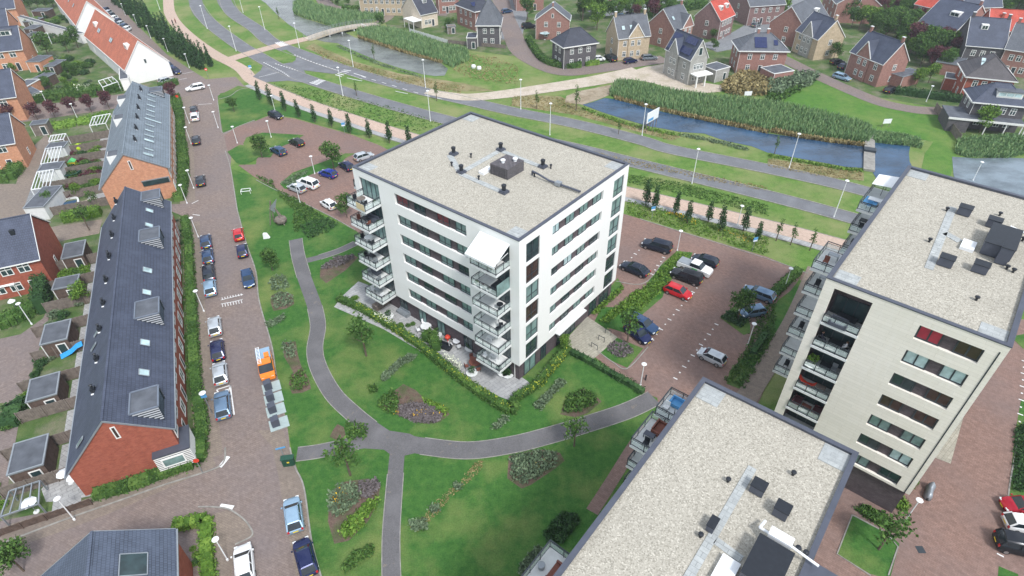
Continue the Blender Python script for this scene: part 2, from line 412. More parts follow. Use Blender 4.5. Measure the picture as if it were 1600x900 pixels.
# ================================================================== SETTING
gm = MB(); gm.face([(-1500, -600, -.02), (1500, -600, -.02), (1500, 2400, -.02), (-1500, 2400, -.02)])
tag(gm.build('ground', G['meadow']), kind='structure')
# --- right and far neighbourhood gardens
sheet('garden_ground', T(1, 0, [(380, -60), (440, 40), (760, 80), (840, 190), (1300, 310), (1600, 350)]) + T(2, 0, [(100, 330), (200, 400), (440, 440), (900, 400), (1000, 480), (1360, 520), (1600, 430)]) + T(3, 0, [(120, 330), (300, 460), (640, 600), (1100, 680), (1200, 860), (1700, 900), (1900, 500), (1700, -150)]) + T(1, 0, [(900, -160)]), 'gardenmix')
sheet('garden_ground', [(-60, 420), (-60, -60), (150, -40), (262, 130), (285, 165), (290, 330), (300, 440), (322, 700), (140, 790), (-80, 850)], 'gardenmix')
# --- fields east
sheet('field', T(3, 0, [(200, 530), (320, 480), (560, 580), (700, 640), (900, 680), (1060, 690), (1180, 880), (1150, 900), (660, 830), (620, 800), (300, 700), (0, 640), (60, 600)]), 'field')
sheet('field', T(3, 0, [(1060, 850), (1300, 850), (1900, 870), (1900, 960), (1500, 975), (1180, 960), (1140, 1100), (950, 1090), (980, 960)]), 'field')
# --- canals
sheet('canal_water', T(1, 0, [(60, -140), (-60, -60), (60, 20), (130, 90), (200, 150), (330, 235), (430, 262), (510, 270), (640, 330), (760, 380), (880, 420), (1040, 465), (1120, 476), (1180, 472), (1200, 430), (1150, 390), (1000, 350), (800, 290), (620, 235), (500, 175), (400, 145), (300, 115), (235, 85), (240, 30), (280, -30), (260, -140)]), 'water_g')
sheet('canal_water', T(2, 0, [(440, 655), (500, 640), (580, 612), (640, 620), (700, 635), (900, 690), (1100, 735), (1300, 775), (1600, 835)]) + T(3, 0, [(200, 860), (400, 890), (640, 915)]) + T(3, 1, [(610, 150), (500, 145), (250, 100), (0, 55)]) + T(2, 0, [(1500, 915), (1330, 880), (1200, 835), (1050, 825), (950, 805), (860, 790), (700, 745), (560, 700)]), 'water')
sheet('canal_water', T(3, 1, [(645, -15), (890, 5), (880, 60), (885, 110), (960, 260), (700, 260), (650, 170)]), 'water')
sheet('pond_water', T(3, 1, [(1150, 80), (1300, 90), (1480, 85), (1600, 90), (2100, 110), (2100, 500), (1300, 400), (1160, 200)]), 'water_p')
# --- main road
ribbon('road', [(395, -40), (352, -10), (362, 18), (400, 45), (425, 66), (470, 84), (550, 112), (650, 140), (725, 157), (800, 174), (900, 194), (1000, 219), (1050, 234), (1200, 264), (1325, 292), (1480, 335), (1700, 400)], lambda t: 5.0-1.6*t, 'asphalt')
NR = LAY[0]
ribbon('road', [(300, -40), (307, 8), (326, 34), (370, 68), (400, 86), (440, 108), (495, 129), (600, 161), (700, 188), (800, 210), (905, 233), (985, 253), (1200, 306), (1317, 337), (1450, 375), (1650, 440)], lambda t: 4.7-1.4*t, 'asphalt')
sheet('road_junction', T(1, 0, [(100, 262), (200, 290), (420, 370), (560, 425), (620, 450), (480, 462), (300, 440), (330, 500), (240, 470), (60, 395), (0, 350), (160, 400), (230, 390), (255, 355), (190, 315)]), 'asphalt')
sheet('road_junction', T(1, 0, [(0, 370), (100, 395), (420, 510), (400, 530), (200, 505), (60, 515), (-20, 480), (30, 440), (45, 405), (20, 385), (-30, 370)]), 'asphalt')
# verge edging lines along the carriageways
for c, wd, we in (([(352, -10), (362, 18), (400, 45), (425, 66), (470, 84), (550, 112), (650, 140), (725, 157), (800, 174), (900, 194), (1000, 219), (1050, 234), (1200, 264), (1325, 292), (1480, 335)], 4.75, 3.6), ([(307, 8), (326, 34), (370, 68), (400, 86), (440, 108), (495, 129), (600, 161), (700, 188), (800, 210), (905, 233), (985, 253), (1200, 306), (1317, 337), (1450, 375)], 4.5, 3.55)):
    for sg in (-1, 1): ribbon('kerb', c, .18, 'kerb', z=.0, off=(lambda t, s_=sg, a=wd, b=we: s_*((a+(b-a)*t)/2+.1)), thick=.09)
# traffic island
sheet('traffic_island', T(1, 0, [(60, 345), (110, 325), (190, 312), (240, 345), (250, 375), (225, 392), (170, 390), (110, 370)]), 'meadow', lay=12)
# --- cycle path
BK = [(262, -60), (263, 0), (268, 26), (290, 52), (330, 82), (375, 106), (400, 129), (470, 158), (540, 182), (640, 214), (760, 246), (980, 300), (1200, 353), (1307, 381), (1420, 412), (1600, 462)]
ribbon('cycle_path', BK, 3.6, 'bike', lay=10)
ribbon('footpath', BK[6:], 1.3, 'tilepave', lay=11, off=2.5)
for sg in (-1.9, 3.25): ribbon('kerb', BK[6:], .14, 'kerb', z=0, off=sg, thick=.06)
ribbon('crossing_path', [(345, 97), (395, 82), (440, 70), (482, 60)], 4.2, 'bike', lay=13)
# --- left brick street
sheet('brick_street', [(150, -30), (175, -8), (205, 30), (262, 86), (322, 124), (368, 120), (385, 138), (344, 146), (340, 160), (348, 208), (362, 196), (398, 188), (410, 230), (362, 238), (360, 262), (371, 329), (385, 380), (400, 425), (405, 470), (424, 537), (432, 580), (450, 672), (453, 700), (461, 730), (475, 762), (487, 845), (506, 915), (520, 1000), (60, 1000), (-120, 900), (-80, 830), (150, 785), (325, 722), (322, 675), (309, 550), (300, 450), (296, 342), (267, 330), (200, 338), (204, 324), (290, 318), (290, 190), (278, 148), (180, 170), (0, 196), (-60, 200), (-60, 170), (100, 160), (262, 136), (258, 120), (190, 60), (120, -30)], 'brick', lay=6)
# paved pavement strip along the houses side, warmer brick
ribbon('pavement', [(294, 150), (297, 240), (299, 316)], 2.6, 'brickpath', lay=8, off=.6)
ribbon('pavement', [(302, 348), (306, 450), (316, 560), (324, 640), (333, 715)], 2.7, 'brickpath', lay=8, off=.3)
ribbon('pavement', [(333, 715), (290, 735), (215, 768), (120, 806), (0, 846)], 3.0, 'brickpath', lay=9, off=.2)
ribbon('kerb', [(352, 700), (350, 722), (330, 735), (260, 757), (180, 785), (100, 813), (0, 851)], .18, 'kerb', z=0, thick=.10)
sheet('pavement', T(0, 3, [(1310, 520), (1420, 490), (1500, 530), (1560, 580), (1590, 650), (1470, 710), (1450, 900), (1330, 960), (1330, 700)]), 'brickpath', lay=8)
ribbon('kerb', T(0, 3, [(1240, 470), (1330, 470), (1430, 485), (1510, 535), (1560, 590), (1575, 650), (1470, 705)]), .16, 'kerb', z=0, thick=.10)
sheet('pavement', T(1, 3, [(10, -10), (100, 90), (150, 320), (160, 400), (200, 620), (250, 900), (430, 940), (410, 900), (350, 680), (300, 350), (250, 210), (200, 80), (170, -10)]), 'brickpath', lay=8)
E2 = [(341, 150), (348, 208)]
for pl in ([(340, 158), (343, 180), (348, 208), (372, 198), (398, 188)], [(352, 236), (360, 262), (371, 329)], [(371, 329), (385, 380), (400, 425), (405, 470), (424, 537), (430, 575)], [(453, 700), (461, 730), (475, 762), (487, 845), (503, 905)]):
    ribbon('kerb', pl, .16, 'kerb', z=0, thick=.10)
# rear alleys on the left
sheet('back_alley', T(0, 1, [(-100, 250), (100, 250), (160, 60), (290, -60), (330, 0), (240, 160), (150, 400), (320, 520), (640, 470), (620, 560), (320, 620), (340, 800), (290, 900), (-100, 900)]) , 'brickpath', lay=7)
sheet('back_alley', T(0, 2, [(-100, 340), (130, 290), (270, 190), (330, 60), (300, 210), (240, 400), (170, 620), (130, 780), (80, 1060), (40, 1300), (-100, 1400), (-60, 1000), (60, 720), (-100, 720)]), 'brick', lay=8)
# --- lawns east of the street (the park)
sheet('lawn', [(362, 264), (395, 275), (440, 300), (510, 340), (560, 362), (560, 420), (540, 470), (640, 560), (790, 640), (888, 548), (905, 553), (1003, 612), (1028, 620), (1030, 650), (960, 740), (905, 820), (880, 870), (800, 1000), (530, 1000), (500, 900), (487, 845), (475, 762), (461, 730), (450, 672), (432, 580), (424, 537), (405, 470), (400, 425), (385, 380), (371, 329)], 'lawn', lay=5)
sheet('lawn', [(340, 150), (372, 134), (400, 140), (470, 165), (540, 190), (580, 210), (560, 212), (460, 184), (422, 178), (400, 188), (372, 198), (348, 208)], 'lawn', lay=7)
sheet('lawn', T(0, 1, [(1420, 50), (1500, 5), (1600, 20), (1640, 60), (1600, 100), (1530, 130), (1480, 120)]), 'lawn', lay=13)
sheet('lawn', [(540, 380), (640, 330), (1000, 380), (930, 560), (888, 600), (800, 670), (640, 600), (520, 500)], 'lawn', lay=4)
sheet('lawn', [(1030, 640), (1100, 640), (1100, 900), (1000, 1100), (780, 1100), (800, 990), (900, 800)], 'lawn', lay=4)
ribbon('footpath', [(1010, 668), (988, 700), (957, 750), (925, 800)], 1.3, 'brick2', lay=9)
# --- parking lots
sheet('parking_lot', [(350, 212), (372, 198), (400, 189), (422, 180), (462, 186), (550, 211), (590, 226), (640, 250), (640, 330), (600, 392), (555, 360), (510, 335), (440, 300), (395, 275), (372, 258), (400, 257), (404, 232), (356, 238)], 'brick2', lay=8)
sheet('parking_lot', [(960, 330), (1000, 342), (1100, 372), (1200, 402), (1262, 428), (1255, 436), (1240, 470), (1230, 530), (1180, 640), (1100, 700), (1030, 660), (1027, 622), (1003, 612), (925, 555), (975, 480), (940, 480), (925, 510), (905, 500), (940, 450), (950, 400)], 'brick2', lay=8)
# lot islands
sheet('grass_verge', T(1, 1, [(150, 250), (230, 180), (400, 120), (560, 60), (620, 60), (560, 90), (500, 150), (400, 170), (300, 210), (215, 280), (180, 282)]), 'lawn', lay=15)
sheet('grass_verge', T(1, 0, [(-60, 860), (40, 830), (300, 845), (250, 880), (130, 930), (90, 985), (20, 985), (-40, 960), (-80, 900)]), 'lawn', lay=15)
sheet('grass_verge', T(2, 1, [(830, 900), (870, 830), (950, 740), (1030, 670), (1130, 680), (1110, 720), (1060, 760), (1010, 830), (960, 900), (940, 960), (800, 1080), (700, 1180), (540, 1130), (560, 1080), (720, 1000)]), 'lawn', lay=15)
sheet('grass_verge', T(2, 2, [(540, 400), (650, 310), (700, 330), (820, 380), (720, 500), (630, 460)]), 'lawn', lay=15)
sheet('grass_verge', T(2, 2, [(500, 160), (700, 0), (660, -60), (560, 60), (470, 150)]), 'lawn', lay=16)
sheet('grass_verge', [(1125, 497), (1148, 478), (1165, 490), (1172, 508), (1172, 520), (1162, 524)], 'lawn', lay=15)
sheet('grass_verge', [(1248, 438), (1262, 440), (1250, 478), (1230, 530), (1195, 575), (1165, 612), (1135, 600), (1140, 580), (1175, 545), (1200, 500), (1215, 470), (1235, 455)], 'lawn', lay=16)
ribbon('footpath', [(1275, 420), (1245, 490), (1215, 545), (1180, 600), (1130, 680)], 2.4, 'brickpath', lay=17)
# entrance court of the middle tower
sheet('entrance_court', T(2, 2, [(330, 330), (470, 180), (560, 240), (660, 310), (540, 420), (490, 460), (400, 400)]), 'tanpave', lay=18)
sheet('patio', [(522, 480), (536, 462), (560, 440), (640, 470), (830, 600), (888, 534), (893, 545), (830, 615), (802, 628), (780, 620), (700, 575), (600, 515)], 'tilepave', lay=14)
# --- eastern square
sheet('brick_square', [(1600, 1100), (1180, 1100), (1270, 880), (1300, 790), (1350, 720), (1450, 640), (1560, 520), (1590, 500), (1800, 480), (1900, 1100)], 'brick2', lay=12)
sheet('entrance_court', T(3, 3, [(1010, 150), (1140, 200), (1200, -20), (1270, -260), (1180, -200), (1060, 60)]), 'tanpave', lay=18)
sheet('lawn', T(3, 3, [(525, 525), (745, 630), (820, 700), (760, 920), (640, 890), (430, 765)]), 'lawn', lay=16)
ribbon('kerb', T(3, 3, [(525, 520), (430, 765), (640, 900)]), .12, 'kerb', z=0, thick=.12, n=1)
ribbon('kerb', T(3, 3, [(525, 520), (740, 635), (810, 720), (750, 900)]), .12, 'kerb', z=0, thick=.12, n=1)
sheet('planting_strip', T(3, 2, [(1560, 1310), (1500, 1300), (1545, 900), (1580, 700), (1900, 700), (1900, 1330)]), 'lawn', lay=16)
sheet('grass_verge', T(3, 3, [(1440, 840), (1560, 890), (1580, 960), (1430, 960)]), 'lawn', lay=16)
sheet('grass_verge', T(3, 2, [(1545, 300), (1600, 290), (1800, 290), (1800, 420), (1590, 380), (1540, 330)]), 'lawn', lay=20)
# --- park paths
PW = 2.35
p1 = [(462, 374), (466, 400), (475, 432), (492, 480), (497, 510), (492, 545), (498, 575), (520, 615), (550, 645), (578, 668), (606, 687)]
p2 = [(472, 409), (500, 402), (530, 392), (556, 380)]
p3 = [(606, 687), (560, 692), (500, 705), (464, 710)]
p4 = [(606, 687), (660, 697), (730, 704), (800, 695), (860, 680), (920, 662), (980, 642), (1022, 622)]
p5 = [(622, 695), (618, 740), (612, 820), (611, 870), (613, 930), (618, 1000)]
LZ = 7
for k, (pp, wd) in enumerate(((p1, 2.0), (p2, 1.35), (p3, 1.8), (p4, 2.2), (p5, 1.65))):
    ribbon('park_path', pp, wd, 'path', lay=LZ+k)
sheet('park_path', [(578, 664), (600, 672), (640, 678), (672, 694), (650, 708), (634, 712), (612, 712), (600, 703), (570, 701), (560, 692), (572, 682)], 'path', lay=LZ+5)
def edges(pts, wd, z0=.0):
    for sg in (-1, 1): ribbon('path_edging', pts, .09, 'kerb', z=0, off=sg*(wd/2+.03), thick=.06)
edges(p1[:3], 2.0); edges(p1[3:-1], 2.0); edges(p2[1:], 1.35); edges(p3[1:], 1.8); edges(p4[1:], 2.2); edges(p5[1:], 1.65)
# bare desire line and beds
for pl in (T(1, 2, [(170, 340), (250, 335), (262, 420), (285, 490), (330, 570), (345, 630), (290, 655), (225, 662), (205, 600), (230, 520), (175, 430)]), T(1, 2, [(95, 50), (150, 20), (230, 40), (240, 100), (190, 130), (110, 145), (90, 90)]),
           T(1, 2, [(870, 640), (920, 600), (1000, 640), (1060, 700), (1180, 750), (1210, 790), (1150, 840), (1050, 850), (900, 800), (760, 740), (800, 680)]), T(2, 2, [(380, 660), (450, 630), (540, 690), (560, 710), (480, 780), (400, 810), (300, 790), (320, 740)]),
           T(1, 1, [(400, 780), (500, 710), (600, 690), (640, 710), (560, 790), (440, 870), (400, 840)]), T(1, 3, [(460, 380), (560, 310), (700, 290), (780, 330), (760, 440), (700, 560), (580, 680), (490, 700), (450, 560)]),
           T(2, 3, [(-20, 150), (180, 110), (300, 130), (330, 180), (270, 230), (120, 330), (60, 355), (-30, 290)]), T(1, 2, [(480, 890), (510, 850), (550, 870), (560, 920), (520, 960), (460, 930)])):
    sheet('flower_bed', pl, 'bed', lay=6)
# --- far roads
ribbon('brick_road', [(770, -60), (785, 10), (800, 50), (812, 78), (840, 98), (880, 112), (930, 108), (985, 100), (1040, 92)], 6.0, 'brick', lay=12)
ribbon('grey_street', [(1105, 75), (1130, 70), (1155, 60), (1185, 42), (1215, 20), (1250, -8), (1290, -40)], 8.5, 'greyroad', lay=12)
ribbon('brick_road', T(3, 0, [(-60, 300), (100, 370), (180, 410), (300, 470), (500, 560), (700, 640), (850, 675), (960, 690), (1120, 695)]), 4.6, 'brick', lay=13)
ribbon('brick_road', [(500, -40), (505, 0), (530, 14), (580, 18), (620, 19), (700, 22)], 5.0, 'brick', lay=12)
ribbon('brick_road', [(612, 19), (606, 28), (592, 36)], 3.5, 'brickpath', lay=14)
ribbon('grey_street', [(930, 22), (1000, 8), (1060, -4), (1150, -30)], 9, 'greyroad', lay=14)
ribbon('grey_street', [(792, 62), (798, 40), (808, 10), (820, -30)], 9, 'greyroad', lay=11)
ribbon('sandy_track', [(668, 143), (700, 149), (735, 152), (790, 147), (860, 137), (930, 126), (985, 115), (1000, 112)], lambda t: 3.2+4.5*t, 'sand', lay=14)
sheet('sandy_track', T(2, 0, [(700, 460), (830, 420), (960, 400), (1080, 500), (1280, 530), (1350, 540), (1300, 575), (1180, 585), (1000, 560), (880, 520), (760, 500), (680, 490)]), 'sand', lay=15)
sheet('bare_ground', T(2, 0, [(620, 530), (660, 520), (640, 580), (560, 615), (440, 655), (330, 640), (340, 600), (420, 570)]), 'dirt', lay=10)
sheet('bare_ground', T(1, 0, [(300, 300), (360, 270), (600, 380), (900, 460), (1300, 520), (1500, 570), (1300, 570), (1000, 545), (700, 450)]), 'rough', lay=1)
sheet('bare_ground', T(2, 0, [(0, 590), (300, 600), (500, 700), (860, 810), (1060, 850), (1000, 880), (700, 800), (400, 720), (0, 660)]), 'rough', lay=2)
sheet('bare_ground', T(3, 1, [(0, 90), (250, 130), (600, 170), (600, 230), (300, 200), (0, 140)]), 'rough', lay=2)
# --- road markings
def mark(pts, wd=.15, lay=22): ribbon('road_marking', pts, wd, 'paint', lay=lay, n=2)
def dashes(pts, wd, on, offl, lay=22):
    C = smooth([g(u, v) for u, v in pts], 8); acc = 0; m = MB(); z = .004*lay
    for a, b in zip(C, C[1:]):
        d = b-a; L = d.length; t = d.normalized(); s = Vector((t.y, -t.x, 0))*wd/2
        k = 0.0
        while k < L:
            ph = (acc+k) % (on+offl)
            st = min(L-k, (on-ph) if ph < on else (on+offl-ph))+1e-4
            if ph < on:
                p, q = a+t*k, a+t*min(L, k+st)
                m.face([(x.x, x.y, z) for x in (p-s, p+s, q+s, q-s)])
            k += st
        acc += L
    tag(m.build('road_marking', G['paint']), kind='structure')
dashes([(565, 120), (600, 130), (650, 145), (700, 158)], .18, 1.6, 2.2)
dashes([(460, 86), (490, 98), (520, 108)], .3, .8, .6)
mark([(503, 103), (530, 111)]); dashes([(412, 98), (440, 112), (452, 120)], .3, .6, .5); mark([(405, 121), (436, 113)])
dashes([(430, 100), (450, 106), (468, 112)], .3, .7, .5)
for k in range(5):
    mark([(524+3.2*k, 117.2-1.9*k), (534+3.6*k, 120-2.2*k)], .35)
    mark([(484+3.2*k, 129.5-1.2*k), (497+2.8*k, 133-1.5*k)], .35)
    mark([(430+2.6*k, 67-.5*k), (440+2.6*k, 73-.5*k)], .35)
mark([(542, 122), (560, 126), (566, 127)], .22); mark([(618, 143), (637, 147)], .22); mark([(553, 115), (572, 121)], .25); mark([(548, 118), (566, 124)], .2)
# parking bay marks: dots
def dots(pts, lay=22, w1=.16, step=2.5, ln=.55, ang=0):
    C = [g(u, v) for u, v in pts]; m = MB(); z = .004*lay; k = 0; i = 0
    a, b = C; t = (b-a).normalized(); s = Vector((t.y, -t.x, 0)); L = (b-a).length
    while k <= L:
        c = a+t*k; ll, ww = (ln, w1) if i % 2 == 0 else (w1*1.3, w1*1.3)
        m.face([(x.x, x.y, z) for x in (c-t*ww/2-s*ll/2, c+t*ww/2-s*ll/2, c+t*ww/2+s*ll/2, c-t*ww/2+s*ll/2)])
        k += step/2; i += 1
    tag(m.build('road_marking', G['paint']), kind='structure')
dots([(1019, 531), (1090, 449)]); dots([(1055, 592), (1125, 500)]); dots([(1004, 386), (980, 410)]); dots([(1572, 805), (1562, 870)], step=2.6)
dots([(1037, 403), (1018, 430)]); dots([(1600, 565), (1592, 670)], step=2.6)
ribbon('road_marking', T(0, 2, [(1380, 78), (1450, 60), (1520, 42)]), .12, 'paint', lay=20); ribbon('road_marking', T(0, 2, [(1382, 102), (1450, 90), (1518, 74)]), .12, 'paint', lay=20)
for k in range(8):
    mark(T(0, 2, [(1388+17*k, 62-3.5*k), (1392+17*k, 74-3.5*k)]), .09, 21); mark(T(0, 2, [(1390+17*k, 104-3.5*k), (1394+17*k, 122-3.5*k)]), .09, 21)
for a in (T(0, 2, [(1355, 638), (1440, 612)]), T(0, 2, [(1440, 612), (1465, 795)]), T(0, 2, [(1355, 638), (1372, 665)]), T(0, 2, [(1440, 612), (1425, 665)]), T(0, 1, [(1240, 355), (1200, 375)]), T(0, 1, [(1205, 443), (1250, 448)]), T(0, 3, [(1430, 155), (1375, 222)]), T(0, 3, [(1378, 460), (1460, 475)]), T(0, 0, [(1240, 655), (1325, 650)]), T(0, 0, [(1120, 500), (1170, 490)]), T(0, 0, [(1130, 465), (1210, 450)])):
    mark(a, .16, 21)
mark(T(0, 3, [(1430, 155), (1375, 222)]), .45, 19); mark(T(0, 3, [(1378, 462), (1460, 475)]), .45, 19)
ribbon('kerb', T(0, 0, [(1370, 620), (1440, 600), (1500, 560), (1600, 545)]), .14, 'kerb', z=0, thick=.1)
ribbon('kerb', T(2, 1, [(800, 470), (1600, 720)]) + T(3, 1, [(250, 812)]), .14, 'kerb', z=0, thick=.1)
ribbon('kerb', T(1, 1, [(0, 225), (130, 292), (440, 440), (620, 540)]), .12, 'kerb', z=0, thick=.1)
ribbon('kerb', T(2, 1, [(650, 860), (830, 870), (960, 710)]), .12, 'kerb', z=0, thick=.1)
ribbon('kerb', T(2, 2, [(540, 400), (630, 465), (720, 505), (850, 370)]), .12, 'kerb', z=0, thick=.1)
ribbon('kerb', T(2, 2, [(560, 0), (540, 415)])[:0] + T(3, 3, [(1570, -10), (1500, 400), (1540, 430)]), .14, 'kerb', z=0, thick=.1)
# thin summer haze round the whole place
hz = MB(); hz.box(-700, 700, -250, 1100, -1.2, 75); ho = hz.build('haze', None); tag(ho, kind='stuff')
hm = bpy.data.materials.new('haze_air'); hm.use_nodes = True; hn = hm.node_tree; hn.nodes.clear()
hv = hn.nodes.new('ShaderNodeVolumePrincipled'); hv.inputs['Color'].default_value = (.80, .88, .96, 1); hv.inputs['Density'].default_value = .0003; hv.inputs['Anisotropy'].default_value = .2
hn.links.new(hv.outputs[0], hn.nodes.new('ShaderNodeOutputMaterial').inputs['Volume']); ho.data.materials.append(hm)
# ================================================================== TOWERS
def wall_holes(mb, P, n, W, z0, z1, holes, dep):
    """outer skin of a wall with real openings; P(s) -> (x, y) on the wall line, n outward normal"""
    n = Vector((n[0], n[1], 0))
    ss = sorted({0.0, W} | {h[0] for h in holes} | {h[1] for h in holes}); zs = sorted({z0, z1} | {h[2] for h in holes} | {h[3] for h in holes})
    def pt(s, z, d=0): x, y = P(s); return (x-n.x*d, y-n.y*d, z)
    for a, b in zip(ss, ss[1:]):
        for c, d in zip(zs, zs[1:]):
            m = ((a+b)/2, (c+d)/2)
            if any(h[0] < m[0] < h[1] and h[2] < m[1] < h[3] for h in holes): continue
            mb.face([pt(a, c), pt(b, c), pt(b, d), pt(a, d)])
    for h in holes:
        a, b, c, d = h
        mb.face([pt(a, c), pt(a, c, dep), pt(b, c, dep), pt(b, c)])
        mb.face([pt(a, d), pt(b, d), pt(b, d, dep), pt(a, d, dep)])
        mb.face([pt(a, c), pt(a, d), pt(a, d, dep), pt(a, c, dep)])
        mb.face([pt(b, c), pt(b, c, dep), pt(b, d, dep), pt(b, d)])
_wm = {}
def window(parent, w, h, loc, rz, glass='glass', split=2, frame='frame', fw=.07, low=0.0, name='window', dep=.07):
    """window frame (part) with its pane (sub-part); local x along the wall, -y outward"""
    k = (round(w, 2), round(h, 2), split, frame, fw, round(low, 2), dep)
    if k not in _wm:
        m = MB(); m.box(-w/2, w/2, -dep, 0, 0, fw); m.box(-w/2, w/2, -dep, 0, h-fw, h)
        m.box(-w/2, -w/2+fw, -dep+.004, 0, fw, h-fw); m.box(w/2-fw, w/2, -dep+.004, 0, fw, h-fw)
        for i in range(1, split):
            x = -w/2+w*i/split; m.box(x-fw/2, x+fw/2, -dep+.004, 0, fw, h-fw)
        if low: m.box(-w/2+fw, w/2-fw, -dep+.008, 0, low-fw/2, low+fw/2)
        _wm[k] = m.mesh('window', G[frame])
    kp = (round(w, 2), round(h, 2), 'p', glass, dep)
    if kp not in _wm:
        m = MB(); m.face([(-w/2+.02, -dep*.4, .02), (w/2-.02, -dep*.4, .02), (w/2-.02, -dep*.4, h-.02), (-w/2+.02, -dep*.4, h-.02)])
        _wm[kp] = m.mesh('pane', G[glass])
    o = link(name, _wm[k], parent, loc, rz); link('pane', _wm[kp], o); return o
def railing(mb, a, b, z, h=1.0, n=None):
    a = Vector((*a, z)); b = Vector((*b, z)); L = (b-a).length; n = n or max(1, round(L/1.15)); up = Vector((0, 0, h))
    for i in range(n+1):
        p = a+(b-a)*i/n; mb.bar(p, p+up, .06)
    mb.bar(a+up, b+up, .07); mb.bar(a+up*.12, b+up*.12, .045); mb.bar(a+up*.82, b+up*.82, .035)
def balcony(root, x0, x1, y0, y1, z, sides='NWE', glassmat='clear', th=.28, screen=None):
    """slab from the wall (y1) out to y0 (y0 < y1), top at z; N = outer long side"""
    s = MB(); s.box(x0, x1, y0, y1, z-th, z); sl_ = s.build('balcony', G['slab'], root)
    r = MB(); gl = MB(); i = .06
    segs = []
    if 'N' in sides: segs.append(((x0+i, y0+i), (x1-i, y0+i)))
    if 'W' in sides: segs.append(((x0+i, y1), (x0+i, y0+i)))
    if 'E' in sides: segs.append(((x1-i, y0+i), (x1-i, y1)))
    if 'S' in sides: segs.append(((x0+i, y1-i), (x1-i, y1-i)))
    for a, b in segs:
        railing(r, a, b, z)
        gl.bar((*a, z+.5), (*b, z+.5), .02, .62)
    r.build('railing', G['frame'], sl_); gl.build('glass_panel', G[glassmat], sl_)
    return sl_
def roof(root, W, D, z, pw=.34, ph=.32, corners=1.9):
    m = MB(); m.box(.25, W-.25, .25, D-.25, z-.6, z-.28); m.build('gravel_roof', G['gravel'], root)
    p = MB(); e = .04
    for zz0, zz1, e_ in ((z-.7, z-.1, -.02), (z-.1, z, .04)):
        w_ = pw if e_ > 0 else pw-.05
        p.box(-e_, W+e_, -e_, w_, zz0, zz1); p.box(-e_, W+e_, D-w_, D+e_, zz0, zz1); p.box(-e_, w_, w_, D-w_, zz0, zz1-.002); p.box(W-w_, W+e_, w_, D-w_, zz0, zz1-.002)
    p.build('parapet', G['parapet'], root)
    for x, y in ((pw, pw), (W-pw-corners, pw), (pw, D-pw-corners), (W-pw-corners, D-pw-corners)):
        q = MB(); q.box(x+.02, x+corners, y+.02, y+corners, z-.28, z-.24); q.build('corner_paving', G['roofslab'], root)
def strip_paving(root, a, b, z, w=.75):
    m = MB(); a = Vector((*a, z-.25)); b = Vector((*b, z-.25)); m.bar(a, b, w, .05); m.build('paving_strip', G['roofslab'], root)
def gl_fan(root, x, y, z):
    m = MB(); m.box(x-.46, x+.46, y-.46, y+.46, z, z+.24); m.box(x-.36, x+.36, y-.36, y+.36, z+.24, z+.34); b = m.build('roof_fan', G['parapet'], root)
    q = MB(); q.lathe([(.24, .34), (.24, .8), (.30, .83), (.30, 1.0), (.18, 1.08)], 12, (x, y, z)); q.build('fan_hood', G['blackmetal'], b)
def small_vent(root, x, y, z, h=.45, r=.09):
    m = MB(); m.lathe([(r, 0), (r, h), (r*1.9, h), (r*1.9, h+.12), (r*.6, h+.16)], 8, (x, y, z)); m.build('roof_vent', G['blackmetal'], root)

# ---------------- middle tower
YAW = -0.6930825
W1, D1, H1 = 26.34, 21.68, 21.0
t1 = empty('apartment_tower', (-19.49, 67.836, 0), YAW)
tag(t1, 'white seven storey apartment tower alone in the park with a pale gravel roof', 'apartment tower')
FS = 2.868
rows = [(18.38-FS*k, 19.86-FS*k) for k in range(6)]
skin = MB()
# face A (front left)
hA = [(7.4, 18.95, a, b) for a, b in rows]
hA += [(.95, 4.6, 17.22-FS*k, 19.95-FS*k) for k in range(6)]            # west corner balcony doors
hA += [(21.5, 25.05, 17.22-FS*k, 19.9-FS*k) for k in range(6)]          # recess behind the front balconies
wall_holes(skin, lambda s: (s, 0), (0, -1), W1, 2.95, H1-.1, hA, .3)
# face B (right)
rB = [(18.42-FS*k, 19.74-FS*k) for k in range(6)]
hB = [(5.85, 16.05, a, b) for a, b in rB]
hB += [(1.2, 3.55, 17.42-FS*k, 19.9-FS*k) for k in range(6)] + [(18.4, 20.75, 17.42-FS*k, 19.9-FS*k) for k in range(6)]
wall_holes(skin, lambda s: (W1, s), (1, 0), D1, 2.95, H1-.1, hB, .3)
# back (far right) and left-back faces
hC = [(5.0, 16.0, a, b) for a, b in rows] + [(19, 23, a-1, b) for a, b in rows]
wall_holes(skin, lambda s: (W1-s, D1), (0, 1), W1, 2.95, H1-.1, hC, .3)
hD = [(5.0, 15.0, a, b) for a, b in rows] + [(17.2, 20.6, 17.22-FS*k, 19.9-FS*k) for k in range(6)]
wall_holes(skin, lambda s: (0, D1-s), (-1, 0), D1, 2.95, H1-.1, hD, .3)
skin.face([(0, 0, 2.95), (0, D1, 2.95), (W1, D1, 2.95), (W1, 0, 2.95)])
skin.build('rendered_wall', G['white'], t1)
core = MB(); core.box(.3, W1-.3, .3, D1-.3, 2.9, H1-.65); core.build('inner_brick_wall', G['darkbrick'], t1)
base = MB(); base.box(.35, W1-.35, .35, D1-.35, 0, 3.0); base.build('ground_floor_wall', G['darkbrick'], t1)
GL = ['glass', 'glass_t', 'glass_t', 'glass_c', 'glass', 'glass_t', 'glass_t']
rnd = random.Random(3)
